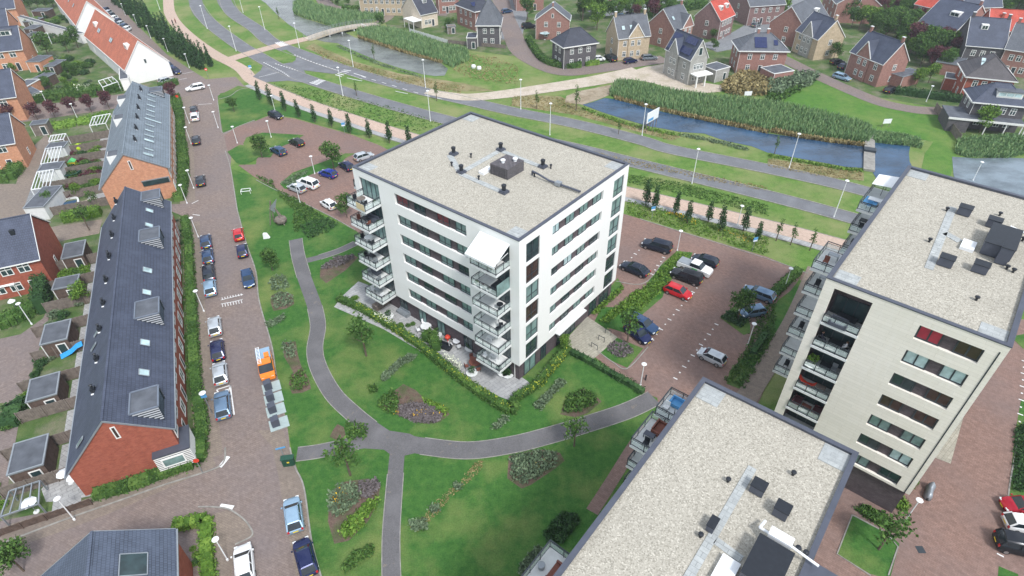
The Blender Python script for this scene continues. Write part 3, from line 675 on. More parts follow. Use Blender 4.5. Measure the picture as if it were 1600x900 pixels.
for k, (a, b) in enumerate(rows):
    for j, (s0, s1) in enumerate(((7.5, 9.5), (10.5, 12.35), (14.2, 16.15), (17.1, 18.88))):
        gm_ = 'glass_m' if (k == 0 and j in (0, 2)) else rnd.choice(GL[:3])
        window(t1, s1-s0, b-a-.02, ((s0+s1)/2, .29, a+.01), 0, gm_, 2, fw=.09, low=.38)
        if j < 3: pass
for k, (a, b) in enumerate(rB):
    for j, (s0, s1) in enumerate(((5.92, 7.42), (8.64, 10.34), (11.39, 13.13), (14.14, 15.98))):
        window(t1, s1-s0, b-a-.02, (W1-.29, (s0+s1)/2, a+.01), R(90), rnd.choice(GL), 2, fw=.08)
for k in range(6):
    for s in (2.375, 19.575):
        window(t1, 2.33, 2.46, (W1-.18, s, 17.43-FS*k), R(90), rnd.choice(['glass', 'glass_t', 'glass', 'glass_t', 'glass_b']), 2, fw=.1, low=.85, name='tall_window')
    window(t1, 3.5, 2.6, (2.78, .29, 17.28-FS*k), 0, 'glass_t' if k % 2 == 0 else 'glass', 4, fw=.08, name='balcony_door')
    window(t1, 3.4, 2.55, (23.27, .29, 17.28-FS*k), 0, 'glass', 4, fw=.08, name='balcony_door')
    window(t1, 3.2, 2.55, (.29, 2.85, 17.28-FS*k), R(-90), 'glass_t', 3, fw=.08, name='balcony_door')
    for s in (6, 9, 12.5): window(t1, 1.7, 1.4, (.29, D1-s-1, rows[k][0]+.02), R(-90), 'glass', 2)
    for s in (6.5, 10, 14.5, 21): window(t1, 1.8, 1.4, (W1-s, D1-.29, rows[k][0]+.02), R(180), 'glass', 2)
# ground floor glazing
for s, w_ in ((5.6, 1.5), (9.3, 1.4), (12.8, 1.4), (17.6, 1.5), (20.8, 1.6), (24, 1.3)): window(t1, w_, 2.35, (s, .34, .15), 0, 'glass_t' if w_ == 1.4 else 'glass', 2, fw=.08, name='garden_door')
for s, w_ in ((2.4, 2.3), (5.2, 1.1), (16.5, 1.8), (19.3, 2.4)): window(t1, w_, 2.5, (W1-.34, s, .1), R(90), 'glass_t' if s < 3 else 'glass', 2, fw=.1, name='ground_floor_window')
window(t1, 4.2, 2.4, (W1-.34, 10.2, .05), R(90), 'glass', 4, fw=.1, name='entrance_door')
cn = MB(); cn.box(W1-.3, W1+.55, 7.4, 13.6, 2.80, 2.97); cn.build('entrance_canopy', G['slab'], t1)
dp = MB(); dp.bar((25.35, .30, 0), (25.35, .30, 2.95), .08); dp.build('downpipe', G['whitewood'], t1)
# balconies
for k in range(6):
    z = 17.2-FS*k
    balcony(t1, 21.35, 25.08, -2.25, .25, z)
    balcony(t1, .95, 4.45, -2.35, .25, z)
    r_ = MB()
b_ = MB(); b_.box(-.06, 0, 0, .0, 0, 0)
# second balcony stack on the hidden left face
for k in range(6):
    z = 17.2-FS*k
    s = MB(); s.box(-1.75, .2, .9, 4.6, z-.28, z); sb = s.build('balcony', G['slab'], t1)
    r = MB(); gl = MB()
    for a, b in (((-1.69, .96), (-1.69, 4.54)), ((-1.69, .96), (0, .96)), ((-1.69, 4.54), (0, 4.54))):
        railing(r, a, b, z); gl.bar((*a, z+.5), (*b, z+.5), .02, .62)
    r.build('railing', G['frame'], sb); gl.build('glass_panel', G['clear'], sb)
roof(t1, W1, D1, H1)
ZR = H1-.28
for x, y in ((6.96+.3, 10.5), (11.39, 7.5), (18.57, 6.94), (11.22, 15.11), (18.3, 14.7)): gl_fan(t1, x, y, ZR)
for x, y in ((9.3, 8.0), (9.6, 11.2), (14.3, 7.4), (19.0, 12.1), (19.3, 15.0)): small_vent(t1, x, y, ZR)
strip_paving(t1, (7, 10), (11.6, 7.2), H1); strip_paving(t1, (11.6, 7.2), (18.4, 6.9), H1); strip_paving(t1, (11.4, 7.2), (11.2, 15), H1); strip_paving(t1, (11.2, 15), (18.3, 14.6), H1)
pl = MB(); pl.box(14.3, 17.0, 9.5, 12.6, ZR, ZR+1.35)
for i in range(12): pl.box(14.24, 14.3, 9.55+i*.25, 9.67+i*.25, ZR+.05, ZR+1.3); 
for i in range(10): pl.box(14.35+i*.25, 14.47+i*.25, 9.44, 9.5, ZR+.05, ZR+1.3)
ph = pl.build('plant_room', G['b_dark'], t1)
q = MB(); q.lathe([(.2, 0), (.2, .25), (.3, .28), (.3, .4), (.1, .5)], 12, (15.4, 10.6, ZR+1.35)); q.build('white_cowl', G['whitemetal'], ph)
q = MB(); q.lathe([(.2, 0), (.2, .25), (.3, .28), (.3, .4), (.1, .5)], 12, (16.3, 11.8, ZR+1.35)); q.build('white_cowl', G['whitemetal'], ph)
q = MB(); q.box(13.2, 14.0, 8.6, 10.4, ZR, ZR+.35); q.build('white_hatch', G['whitemetal'], t1)
dk = MB(); dk.tube((18.6, 12.2, ZR+.15), (18.6, 12.2, ZR+.6), .12); dk.tube((18.6, 12.2, ZR+.6), (19.8, 12.0, ZR+.6), .12); dk.tube((19.8, 12, ZR+.6), (21.2, 12.0, ZR+.3), .12); dk.tube((21.2, 12.0, ZR+.3), (25.6, 12.1, ZR+.3), .13)
dkt = dk.build('ventilation_duct', G['parapet'], t1); q = MB(); q.box(22.2, 22.9, 11.75, 12.35, ZR+.1, ZR+.55); q.build('duct_box', G['greymetal'], dkt)
# awning on the topmost front balcony
aw = MB(); A0 = Vector((21.0, .0, 19.95)); A1 = Vector((25.1, .0, 19.95)); A2 = Vector((25.1, -2.5, 18.5)); A3 = Vector((21.0, -2.5, 18.5))
aw.ext([A0, A1, A2, A3], (0, 0, .06)); aw.box(21.0, 25.1, -2.56, -2.5, 18.3, 18.56)
ao = aw.build('awning', G['whitemetal'], t1); q = MB(); q.bar((21.2, -.05, 18.9), (21.2, -2.45, 18.45), .05); q.bar((24.9, -.05, 18.9), (24.9, -2.45, 18.45), .05); q.build('awning_arm', G['whitemetal'], ao)

# ---------------- the two cream towers
def cream_tower(loc, yaw, W, D, H, nf, label, bal, st, stb, zb0, gb=2.95):
    t = empty('apartment_tower', loc, yaw); tag(t, label, 'apartment tower', None)
    top = H-1.15
    rws = [(top-1.45-st*k, top-st*k) for k in range(nf)]
    LX, LY = W*.065, 1.9
    lx1 = W*.295
    sk = MB()
    hA = [(W*.57, W*.907, a, b) for a, b in rws] + [(LX, lx1, (zb0-.95-2.88*k), (H-.8 if k == 0 else zb0-.95-2.88*k+2.6)) for k in range(nf) if zb0-.95-2.88*k > gb]
    wall_holes(sk, lambda s: (s, 0), (0, -1), W, gb, H-.1, hA, .3)
    hR = [(3, 8, a, b) for a, b in rws] + [(12, 17, a, b) for a, b in rws] + [(20, 24, a, b) for a, b in rws]
    wall_holes(sk, lambda s: (W, s), (1, 0), D, gb, H-.1, hR, .3)
    wall_holes(sk, lambda s: (W-s, D), (0, 1), W, gb, H-.1, [(W*.2, W*.8, a, b) for a, b in rws], .3)
    hL = [(q0+.3, q1-.3, zb0-stb*k+.05, zb0-stb*k+2.45) for k in range(nf) for q0, q1 in bal if zb0-stb*k > gb]
    wall_holes(sk, lambda s: (0, s), (-1, 0), D, gb, H-.1, hL, .3)
    sk.face([(0, 0, gb), (0, D, gb), (W, D, gb), (W, 0, gb)])
    wl = sk.build('cladding_wall', G['cream'], t)
    gr = MB(); gr.box(W*.965, W*.972, -.03, -.002, gb, H-.8); gr.build('downpipe', G['frame'], t)
    # core with the loggia cut out of its near left corner
    co = MB(); co.prism([(LX+.0, .3), (LX, LY), (lx1, LY), (lx1, .3), (W-.3, .3), (W-.3, D-.3), (.3, D-.3), (.3, .3)], gb-.05, H-.62); co.build('inner_brick_wall', G['darkbrick'], t)
    ba = MB(); ba.box(.3, W-.3, .35, D-.3, 0, gb+.05); ba.build('ground_floor_wall', G['darkbrick'], t)
    gls = [('glass_r', 'glass_b'), ('glass_c', 'glass_c'), ('glass', 'glass_b'), ('glass_b', 'glass_b'), ('glass_t', 'glass_t'), ('glass', 'glass_c'), ('glass_t', 'glass')]
    for k, (a, b) in enumerate(rws):
        u = W*.337/5
        for j, x in enumerate((W*.57+u, W*.907-u)):
            window(t, u*1.96, b-a-.02, (x, .29, a+.01), 0, gls[k % 7][j], 2, fw=.12, low=.0)
        # loggia slab, railing, back glazing
        zf = zb0-.95-2.88*k
        zl = zb0-stb*k
        if zf < gb: continue
        s = MB(); s.box(LX-.05, lx1+.05, -.12, LY, zf-.26, zf); so_ = s.build('loggia_floor', G['slab'], t)
        r = MB(); railing(r, (LX+.05, -.06), (lx1-.05, -.06), zf, 1.0, 3); r.build('railing', G['frame'], so_)
        gp = MB(); gp.bar((LX+.05, -.06, zf+.5), (lx1-.05, -.06, zf+.5), .02, .62); gp.build('glass_panel', G['clear'], so_)
        window(t, (lx1-LX)*.9, 2.1, ((LX+lx1)/2, LY-.01, zf+.02), 0, 'glass', 3, fw=.08, name='loggia_door')
        for s_ in (5.5, 14.5, 22): window(t, 4.2 if s_ < 20 else 3.4, b-a-.02, (W-.29, s_ if s_ < 20 else 22, a+.01), R(90), 'glass', 3)
        for s_, w_ in [((q0+q1)/2, q1-q0-.65) for q0, q1 in bal]: window(t, w_, 2.35, (.29, s_, zl+.07), R(-90), 'glass', 5, fw=.08, name='balcony_door')
        # projecting balconies of the long left side
        for y0, y1 in bal:
            dp_ = 2.5; zf = zl
            s = MB(); s.box(-dp_, .1, y0, y1, zf-.26, zf); sb = s.build('balcony', G['slab'], t); r = MB(); gl = MB()
            for a_, b2 in (((-dp_+.06, y0+.06), (-dp_+.06, y1-.06)), ((-dp_+.06, y0+.06), (0, y0+.06)), ((-dp_+.06, y1-.06), (0, y1-.06))):
                railing(r, a_, b2, zf); gl.bar((*a_, zf+.5), (*b2, zf+.5), .02, .62)
            r.build('railing', G['frame'], sb); gl.build('glass_panel', G['clear'], sb)
    roof(t, W, D, H, .36, .3)
    return t

T2L = Vector((27.196, 41.345, 0)); Y2 = R(-41.0); W2, D2, H2 = 13.5, 27.0, 23.3
t2 = cream_tower(T2L, Y2, W2, D2, H2, 7, 'tall cream eight storey apartment tower at the right edge with stacked glass balconies', [(6.0, 10.2), (20.4, 26.9)], 2.75, 2.86, 19.7, 3.9)
z = H2-.28
def roof_box(t, x, y, z, w_, d_, h, mat='parapet', name='roof_cabinet'):
    q = MB(); q.box(x-w_/2, x+w_/2, y-d_/2, y+d_/2, z+.08, z+h); b = q.build(name, G[mat], t)
    f = MB(); f.box(x-w_/2-.04, x+w_/2+.04, y-d_/2-.04, y+d_/2+.04, z+h, z+h+.05); f.box(x-w_/2+.1, x+w_/2-.1, y-d_/2+.1, y+d_/2-.1, z, z+.08); f.build('cabinet_lid', G['blackmetal'], b); return b
for x, y in ((6.8, 19.6), (9.4, 18.8), (7.3, 8.9), (9.8, 9.7)): roof_box(t2, x, y, z, 1.15, .95, .85)
roof_box(t2, 10.45, 14.9, z, 2.3, 4.2, 1.3, 'parapet', 'plant_room'); roof_box(t2, 11.0, 12.4, z, .9, .9, 1.7, 'parapet', 'plant_annex')
q = MB(); q.box(7.75, 8.85, 12.5, 14.2, z, z+.3); q.build('white_skylight', G['whitemetal'], t2)
strip_paving(t2, (5.75, 20.4), (6.4, 7.3), H2, .7); strip_paving(t2, (6.2, 14.6), (7.6, 13.9), H2, .8)
q = MB()
for a, b in (((10.6, 17.4, z+1.2), (12.4, 17.3, z+.9)), ((12.4, 17.3, z+.9), (13.6, 17.1, z+.9))): q.tube(a, b, .1)
q.build('white_pipe', G['whitemetal'], t2)
for x, y in ((11.4, 17.9), (12.0, 17.7), (11.6, 11.6), (12.1, 11.4), (10.4, 5.0), (5.4, 12), (9.6, 21.5), (5.4, 19.2)): small_vent(t2, x, y, z, .3, .1)
T3O = Vector((-.829, 14.868, 0)); Y3 = R(-39.3); W3, D3, H3 = 12.5, 27.0, 17.0
t3 = cream_tower(T3O, Y3, W3, D3, H3, 5, 'nearest apartment tower cut by the bottom edge with a long pale gravel roof', [(2.2, 8.3), (19.7, 23.4), (24.0, 26.9)], 2.75, 2.86, 13.2)
z = H3-.28
roof_box(t3, 7.75, 19.3, z, .95, .9, .8); roof_box(t3, 6.4, 14.6, z, .5, .95, .7); roof_box(t3, 9.7, 18.5, z, .95, .9, .9)
roof_box(t3, 10.3, 13.8, z, 2.2, 3.2, 1.2, 'parapet', 'plant_room')
strip_paving(t3, (6.75, 21), (6.7, 2), H3, .62); strip_paving(t3, (7.0, 13.9), (8.9, 13.7), H3, .6)
q = MB(); q.box(7.8, 9.0, 11.2, 13.2, z, z+.35); q.build('white_skylight', G['whitemetal'], t3)
q = MB(); q.box(9.6, 11.1, 15.65, 16.35, z+.5, z+1.35); du = q.build('air_handler', G['whitemetal'], t3)
q = MB(); q.tube((11.1, 16, z+.9), (12.9, 15.9, z+.7), .09); q.build('white_pipe', G['whitemetal'], du); q = MB(); q.tube((9.6, 16, z+.9), (9.0, 16.1, z+.8), .1); q.tube((9.0, 16.1, z+.8), (9.1, 17.0, z+.5), .1); q.build('white_pipe', G['whitemetal'], du)
for x, y in ((11.5, 16.6), (12.0, 16.6), (5.8, 18.7), (6.1, 13.5), (9.3, 22.2)): small_vent(t3, x, y, z, .3, .1)
nb = MB(); nb.box(W3+.05, W3+1.5, 9.5, 16.3, 0, H3-.5); nb.build('stair_bay', G['cream'], t3); nb = MB(); nb.box(W3+.02, W3+1.6, 9.4, 16.4, H3-.5, H3-.1); nb.build('stair_bay_roof', G['parapet'], t3)
G['zinc'] = plain('weathered_zinc', (.16, .19, .24), .5, .4, .1, .1); G['slat'] = plain('pale_slats', (.50, .52, .55), .7, .2, 0, .05)
# ================================================================== HOUSES
def gable_roof(root, L, y0, z0, yr, zr, y1, z1, mat, x0=-.15, th=.16, frame=None, name='roof', trim='whitewood', over=.35):
    """slopes over a ridge along local x from x0 to L-x0; eaves at (y0,z0) and (y1,z1)"""
    a = x0; b = L-x0
    s0 = (zr-z0)/(yr-y0); s1 = (zr-z1)/(y1-yr)
    ya, za = y0-over, z0-over*s0; yb, zb = y1+over, z1-over*s1
    m = MB(); m.ext([(a, ya, za), (a, yr, zr), (a, yb, zb), (a, yb, zb+th), (a, yr, zr+th*1.25), (a, ya, za+th)], (b-a, 0, 0))
    ro = m.build(name, G[mat], root, *(frame or ((0, 0, 0), 0))[:0]) if frame is None else m.build(name, G[mat], root, loc=frame[0], rz=frame[1])
    t = MB()
    for x in (a-.06, b-.0):
        t.ext([(x, ya, za-.02), (x, yr, zr-.02), (x, yb, zb-.02), (x, yb, zb+th+.03), (x, yr, zr+th*1.25+.03), (x, ya, za+th+.03)], (.06, 0, 0))
    t.build('verge_trim', G[trim], ro)
    t = MB(); t.box(a, b, ya-.13, ya, za-.02, za+.12); t.build('gutter', G[trim], ro)
    t = MB(); t.box(a, b, yb, yb+.13, zb-.02, zb+.12); t.build('gutter', G[trim], ro)
    t = MB(); t.bar((a, yr, zr+th*1.25+.03), (b, yr, zr+th*1.25+.03), .22, .1); t.build('ridge_cap', G[mat], ro)
    return ro
def roof_z(y, y0, z0, yr, zr, y1, z1):
    return z0+(zr-z0)*(y-y0)/(yr-y0) if y < yr else zr+(z1-zr)*(y-yr)/(y1-yr)
def chimney(root, x, y, z, h=1.1, w=.6, mat='b_brown'):
    m = MB(); m.box(x-w/2, x+w/2, y-w*.4, y+w*.4, z-1.2, z+h); c = m.build('chimney', G[mat], root)
    m = MB(); m.box(x-w/2-.06, x+w/2+.06, y-w*.4-.06, y+w*.4+.06, z+h, z+h+.12); m.build('chimney_cap', G['slab'], c)
def skylight(root, x, y, P, w=.8, h=1.1, mat='glass_c', name='skylight', proud=.22):
    y0, z0, yr, zr, y1, z1 = P
    s = (zr-z0)/(yr-y0) if y < yr else (z1-zr)/(y1-yr)
    n = Vector((0, -s, 1)).normalized(); t = Vector((0, 1, s)).normalized(); c = Vector((x, y, roof_z(y, *P)))+n*proud
    m = MB(); q = [c-Vector((w/2, 0, 0))-t*h/2, c+Vector((w/2, 0, 0))-t*h/2, c+Vector((w/2, 0, 0))+t*h/2, c-Vector((w/2, 0, 0))+t*h/2]
    m.ext(q, n*.05); o = m.build(name, G[mat], root)
    if name == 'skylight':
        f = MB()
        for a, b in zip(q, q[1:]+q[:1]): f.bar(a+n*.04, b+n*.04, .09, .07)
        f.build('skylight_frame', G['greymetal'], o)
    return o
def solar(root, x, y, P, nx, ny, w=1.0, h=1.6):
    for i in range(nx):
        for j in range(ny): skylight(root, x+i*(w+.03), y+j*(h+.03)*.8, P, w, h, 'solar', 'solar_panel', .30)
def face_windows(root, W, H, nx, side, Wd, Dp, fr='whitewood', floors=2, glass='glass', door=None, w=1.1, h=1.45, z0=.9, fs=2.75, m=1.2, skip=()):
    for f in range(floors):
        for i in range(nx):
            if (f, i) in skip: continue
            s = m+(W-2*m)*(i+.5)/nx if nx > 1 else W/2
            z = z0+fs*f; hh = h; ww = w
            if f == 0 and door is not None and i == door: z = .02; hh = 2.2; ww = 1.0
            loc, rz = {'F': ((s, -.0, z), 0), 'L': ((0, W-s, z), R(-90)), 'R': ((Wd, s, z), R(90)), 'B': ((W-s, Dp, z), R(180))}[side]
            window(root, ww, hh, loc, rz, glass if not (z < .1) else 'frame', 2 if ww > .8 and z > .1 else 1, 'whitewood' if fr is None else fr, .11, 0 if z < .1 else .95, name='door' if z < .1 else 'window')
def house(A, C, B, ze, zr, kind, wall, roofm, label, cat='house', group=None, gz=0.0, nF=3, nL=2, nR=2, door=1, floors=2, cross=None, trim='whitewood', chim=(), sky=(), sol=None, over=.25, wall2=None, fs=2.75, name='house', dormers=(), asym=None):
    c = g(*C, ze)
    if isinstance(B, (int, float)): a = g(*A, ze); ey = (a-c); d = ey.length; ey.normalize(); ex = Vector((ey.y, -ey.x, 0)); W = B
    elif isinstance(A, (int, float)): b = g(*B, ze); ex = b-c; W = ex.length; ex.normalize(); ey = Vector((-ex.y, ex.x, 0)); d = A
    else:
        a = g(*A, ze); b = g(*B, ze); e1 = b-c; e2 = a-c; W = e1.length; d = e2.length
        if W >= d: ex = e1.normalized(); ey = Vector((-ex.y, ex.x, 0))
        else: ey = e2.normalized(); ex = Vector((ey.y, -ey.x, 0))
    yaw = math.atan2(ex.y, ex.x)
    t = empty(name, (c.x, c.y, 0), yaw); tag(t, label, cat, group)
    wl = MB(); wl.box(0, W, 0, d, 0, ze)
    if kind == 'x':      # ridge along x, gables at x=0 and x=W
        yr = d/2 if asym is None else asym
        for x in (0, W-.25): wl.ext([(x, 0, ze), (x, yr, zr), (x, d, ze)], (.25, 0, 0))
        wo = wl.build('wall', G[wall], t)
        P = (0, ze, yr, zr, d, ze)
        ro = gable_roof(t, W, *P, roofm, trim=trim, over=over)
        for x, y in sky: skylight(ro, x*W, y*d, P)
        if sol: solar(ro, sol[0]*W, sol[1]*d, P, sol[2], sol[3])
        for x, y in chim: chimney(ro, min(max(x*W, .4), W-.4), y*d, roof_z(y*d, *P)+.1, mat=wall)
        for x, y, dw in dormers:
            dz = roof_z(y*d, *P); m = MB(); yy = y*d
            m.ext([(x*W-dw/2, yy, dz), (x*W-dw/2, yy, dz+1.35), (x*W-dw/2, yy+1.35*(d/2)/(zr-ze), dz+1.35)], (dw, 0, 0)); do = m.build('dormer', G['whitewood'], ro)
            window(do, dw-.3, 1.0, (x*W, yy, dz+.2), 0, 'glass', 2, 'whitewood', .09)
    elif kind == 'y':
        for y in (0, d-.25): wl.ext([(0, y, ze), (W/2, y, zr), (W, y, ze)], (0, .25, 0))
        wo = wl.build('wall', G[wall], t)
        P = (0, ze, W/2, zr, W, ze)
        ro = gable_roof(t, d, *P, roofm, frame=((W, 0, 0), R(90)), trim=trim, over=over)
        for x, y in sky: skylight(ro, x*d, y*W, P)
        if sol: solar(ro, sol[0]*d, sol[1]*W, P, sol[2], sol[3])
        for x, y in chim: chimney(ro, min(max(x*d, .4), d-.4), y*W, roof_z(y*W, *P)+.1, mat=wall)
        for x, y, dw in dormers:
            yy = y*W; left = y > .5; dz = roof_z(yy, *P); m = MB(); run = 1.35*(W/2)/(zr-ze)*(-1 if left else 1)
            m.ext([(x*d-dw/2, yy, dz), (x*d-dw/2, yy, dz+1.35), (x*d-dw/2, yy+run, dz+1.35)], (dw, 0, 0)); do = m.build('dormer', G['whitewood'], ro)
            window(do, dw-.3, 1.0, (x*d, yy, dz+.2), R(180) if left else 0, 'glass', 2, 'whitewood', .09)
        window(t, .7, 1.2, (W/2, -.01, ze+.6), 0, 'glass', 1, 'whitewood', .12)
    else:                # hip
        wo = wl.build('wall', G[wall], t)
        o = .45; x0, x1, y0, y1 = -o, W+o, -o, d+o; zb = ze
        if kind == 'pyr': r0 = r1 = (W/2, d/2)
        elif W >= d: k = min(d/2, W*.36); r0 = (k, d/2); r1 = (W-k, d/2)
        else: k = min(W/2, d*.36); r0 = (W/2, k); r1 = (W/2, d-k)
        m = MB(); n = [(x0, y0, zb+.18), (x1, y0, zb+.18), (x1, y1, zb+.18), (x0, y1, zb+.18)]; a_, b_ = (*r0, zr), (*r1, zr)
        if kind == 'pyr':
            for i in range(4): m.face([n[i], n[(i+1) % 4], a_])
        elif W >= d: m.face([n[0], n[1], b_, a_]); m.face([n[1], n[2], b_]); m.face([n[2], n[3], a_, b_]); m.face([n[3], n[0], a_])
        else: m.face([n[0], n[1], a_]); m.face([n[1], n[2], b_, a_]); m.face([n[2], n[3], b_]); m.face([n[3], n[0], a_, b_])
        m.face(n[::-1]); ro = m.build('roof', G[roofm], t)
        f = MB()
        for i in range(4):
            p, q = Vector(n[i]), Vector(n[(i+1) % 4]); f.bar(p-Vector((0, 0, .08)), q-Vector((0, 0, .08)), .16, .24)
        f.build('eaves_trim', G[trim], ro)
        rc = MB()
        for i, e in zip(range(4), (a_, b_, b_, a_) if W >= d else (a_, a_, b_, b_)): rc.bar(n[i], e, .2, .12)
        if kind != 'pyr': rc.bar(a_, b_, .22, .12)
        rc.build('hip_tiles', G[roofm], ro)
        P = (-o, ze+.18, d/2, zr, d+o, ze+.18)
        for x, y in sky: skylight(ro, x*W, y*d, P, proud=.04)
        if sol:
            for i in range(sol[2]):
                for j in range(sol[3]): skylight(ro, sol[0]*W+i*1.03, sol[1]*d+j*1.3, P, 1.0, 1.6, 'solar', 'solar_panel', .08)
        for x, y in chim: chimney(ro, x*W, y*d, zr-.2, mat=wall)
        for x, y, dw in dormers:
            dz = roof_z(y*d, *P); yy = y*d; m = MB(); m.box(x*W-dw/2, x*W+dw/2, yy, yy+2.4, dz-.1, dz+1.25); do = m.build('dormer', G['whitewood'], ro)
            m = MB(); m.box(x*W-dw/2-.2, x*W+dw/2+.2, yy-.2, yy+2.5, dz+1.25, dz+1.38); m.build('dormer_roof', G['bitumen'], do)
            window(do, dw-.4, .85, (x*W, yy, dz+.25), 0, 'glass_c', 3, 'whitewood', .09)
    if cross:            # front cross gable: centre fraction, width, ridge height
        cx, cw, cz = cross[0]*W, cross[1], cross[2]; m = MB(); pr = cross[3] if len(cross) > 3 else .25
        m.box(cx-cw/2, cx+cw/2, -pr, -.002, 0, ze); m.ext([(cx-cw/2, -pr, ze), (cx, -pr, cz), (cx+cw/2, -pr, ze)], (0, .25, 0)); m.build('gable_front', G[wall2 or wall], t)
        dd = d*.5
        m = MB(); th = .15
        m.ext([(cx-cw/2-.2, -pr-.1, ze-.15), (cx, -pr-.1, cz+.05), (cx+cw/2+.2, -pr-.1, ze-.15), (cx+cw/2+.2, -pr-.1, ze+.08), (cx, -pr-.1, cz+.3), (cx-cw/2-.2, -pr-.1, ze+.08)], (0, dd+pr, 0)); cr = m.build('gable_roof', G[roofm], t)
        m = MB(); m.bar((cx-cw/2-.2, -pr-.12, ze), (cx, -pr-.12, cz+.2), .12, .2); m.bar((cx, -pr-.12, cz+.2), (cx+cw/2+.2, -pr-.12, ze), .12, .2); m.build('verge_trim', G[trim], cr)
        for s in (-.22, .22): window(t, 1.0, 1.45, (cx+s*cw, -pr, 3.65), 0, 'glass', 2, 'whitewood', .11, .95)
        for s in (-.22, .22): window(t, 1.0, 1.45, (cx+s*cw, -pr, .9), 0, 'glass', 2, 'whitewood', .11, .95)
        skip = tuple((f, i) for f in range(2) for i in range(nF) if abs((1.2+(W-2.4)*(i+.5)/nF)-cx) < cw/2+.5)
    else: skip = ()
    if nF: face_windows(t, W, ze, nF, 'F', W, d, door=door, floors=floors, fs=fs, skip=skip)
    if nL: face_windows(t, d, ze, nL, 'L', W, d, floors=floors, fs=fs)
    if nR: face_windows(t, d, ze, nR, 'R', W, d, floors=floors, fs=fs)
    face_windows(t, W, ze, max(2, nF), 'B', W, d, floors=floors, fs=fs)
    m = MB(); m.bar((.12, -.06, 0), (.12, -.06, ze), .08); m.build('downpipe', G[trim], t)
    return t, W, d
# ---- terraces on the left
def terrace(O, yaw, L, D, z0, yr, zr, z1, wall, roofm, label, dorm=(), sk=(), vents=(), lsk=(), dark=True):
    t = empty('terraced_houses', (O[0], O[1], 0), R(yaw)); tag(t, label, 'row of houses')
    P = (0, z0, yr, zr, D, z1)
    wl = MB(); 
    for x in (0, L-.3): wl.ext([(x, 0, 0), (x, 0, z0), (x, yr, zr), (x, D, z1), (x, D, 0)], (.3, 0, 0))
    wl.box(.3, L-.3, 0, .3, 0, z0-.05); wl.box(.3, L-.3, D-.3, D, 0, z1-.05)
    wl.build('wall', G[wall], t)
    ro = gable_roof(t, L, *P, roofm, x0=-.12, over=.4, trim='greymetal' if dark else 'greymetal')
    for x, y in vents:
        z = roof_z(y, *P)+.2; m = MB(); m.box(x-.28, x+.28, y-.22, y+.22, z-.3, z+.55); v = m.build('roof_vent', G['blackmetal'], ro)
        q = MB(); q.lathe([(.12, 0), (.12, .35), (.2, .38), (.05, .5)], 8, (x, y, z+.55)); q.build('vent_cowl', G['blackmetal'], v)
        q = MB(); q.box(x-.5, x-.32, y-.1, y+.25, z-.05, z+.02); q.build('vent_flashing', G['whitemetal'], v)
    for x, y, w_, h_ in sk: skylight(ro, x, y, P, w_, h_, 'glass_c')
    for x, y, w_, h_ in lsk: skylight(ro, x, y, P, w_, h_, 'glass_t')
    for x, w_ in dorm:      # wedge shaped bay with a flat zinc top and slatted cheeks
        yi = 2.95; zt = roof_z(yi, *P)+.25; y_o = .3
        m = MB(); m.box(x, x+w_, y_o, yi, zt-.12, zt); dd = m.build('dormer_roof', G['bitumen'], ro)
        f = MB()
        for a, b in (((x, y_o, zt+.03), (x+w_, y_o, zt+.03)), ((x, y_o, zt+.03), (x, yi, zt+.03)), ((x+w_, y_o, zt+.03), (x+w_, yi, zt+.03)), ((x, yi, zt+.03), (x+w_, yi, zt+.03))): f.bar(a, b, .16, .14)
        f.build('zinc_edge', G['zinc'], dd)
        m = MB(); m.box(x+.1, x+w_-.1, y_o+.08, y_o+.2, roof_z(y_o, *P), zt-.12); m.build('dormer_glass', G['glass'], dd)
        for xx in (x, x+w_-.06):
            c = MB(); c.ext([(xx, y_o, zt-.12), (xx, yi, zt-.12), (xx, y_o, roof_z(y_o, *P)+.1)], (.06, 0, 0)); c.build('dormer_cheek', G['frame'], dd)
            s = MB()
            for i in range(7):
                zz = zt-.18-i*.30; ye = yi-(zt-zz)*(yr/(zr-z0))
                if ye > y_o+.2: s.bar((xx-.04 if xx == x else xx+.1, y_o, zz), (xx-.04 if xx == x else xx+.1, ye, zz), .06, .10)
            s.build('slats', G['slat'], dd)
    n = int(L//2.7)
    for i in range(n):
        x = (i+.5)*L/n
        for f in range(2): 
            if f == 0 and i % 2: window(t, 1.0, 2.2, (x, 0, .05), 0, 'frame', 1, 'whitewood', .1, name='front_door')
            else: window(t, 1.7, 1.75, (x, 0, .75+2.8*f), 0, 'glass_t' if i % 3 == 0 else 'glass', 2, 'whitewood', .16, .0)
        if i % 2 == 0: window(t, 2.0, 2.1, (x, D, .1), R(180), 'glass', 2, 'whitewood', .1, name='garden_door')
    window(t, .45, 1.7, (-.0, yr-.4, 6.6), R(-90), 'glass_b', 1, 'whitewood', .1)
    return t, P
dt, DP = terrace((-35.3, 40.1), 113.9, 50.6, 9.9, 5.8, 4.8, 9.35, 3.9, 'b_red', 'tile_dark', 'long terrace of red brick houses under one slate blue tiled roof with wedge dormers',
    dorm=[(1.0, 3.2), (17.0, 3.4), (35.0, 3.3), (49.9-3.0+.6, 3.0)], sk=[(45.2, 2.1, .95, 1.0), (40.6, 2.1, .95, 1.0), (28.3, 2.1, 1.05, 1.05), (23.1, 2.1, 1.0, .95), (12.9, 2.1, 1.0, .95), (7.7, 2.1, .95, 1.0)],
    vents=[(50, 6.7), (44.7, 6.7), (39.6, 6.7), (34.5, 6.9), (33.9, 6.8), (28.2, 6.85), (23, 6.85), (18, 7), (12.3, 6.85), (7.1, 6.8)], lsk=[(16.2, 7.7, .4, 1.2), (18.4, 7.5, .4, 1.0), (1.6, 8.0, .45, 1.3)])
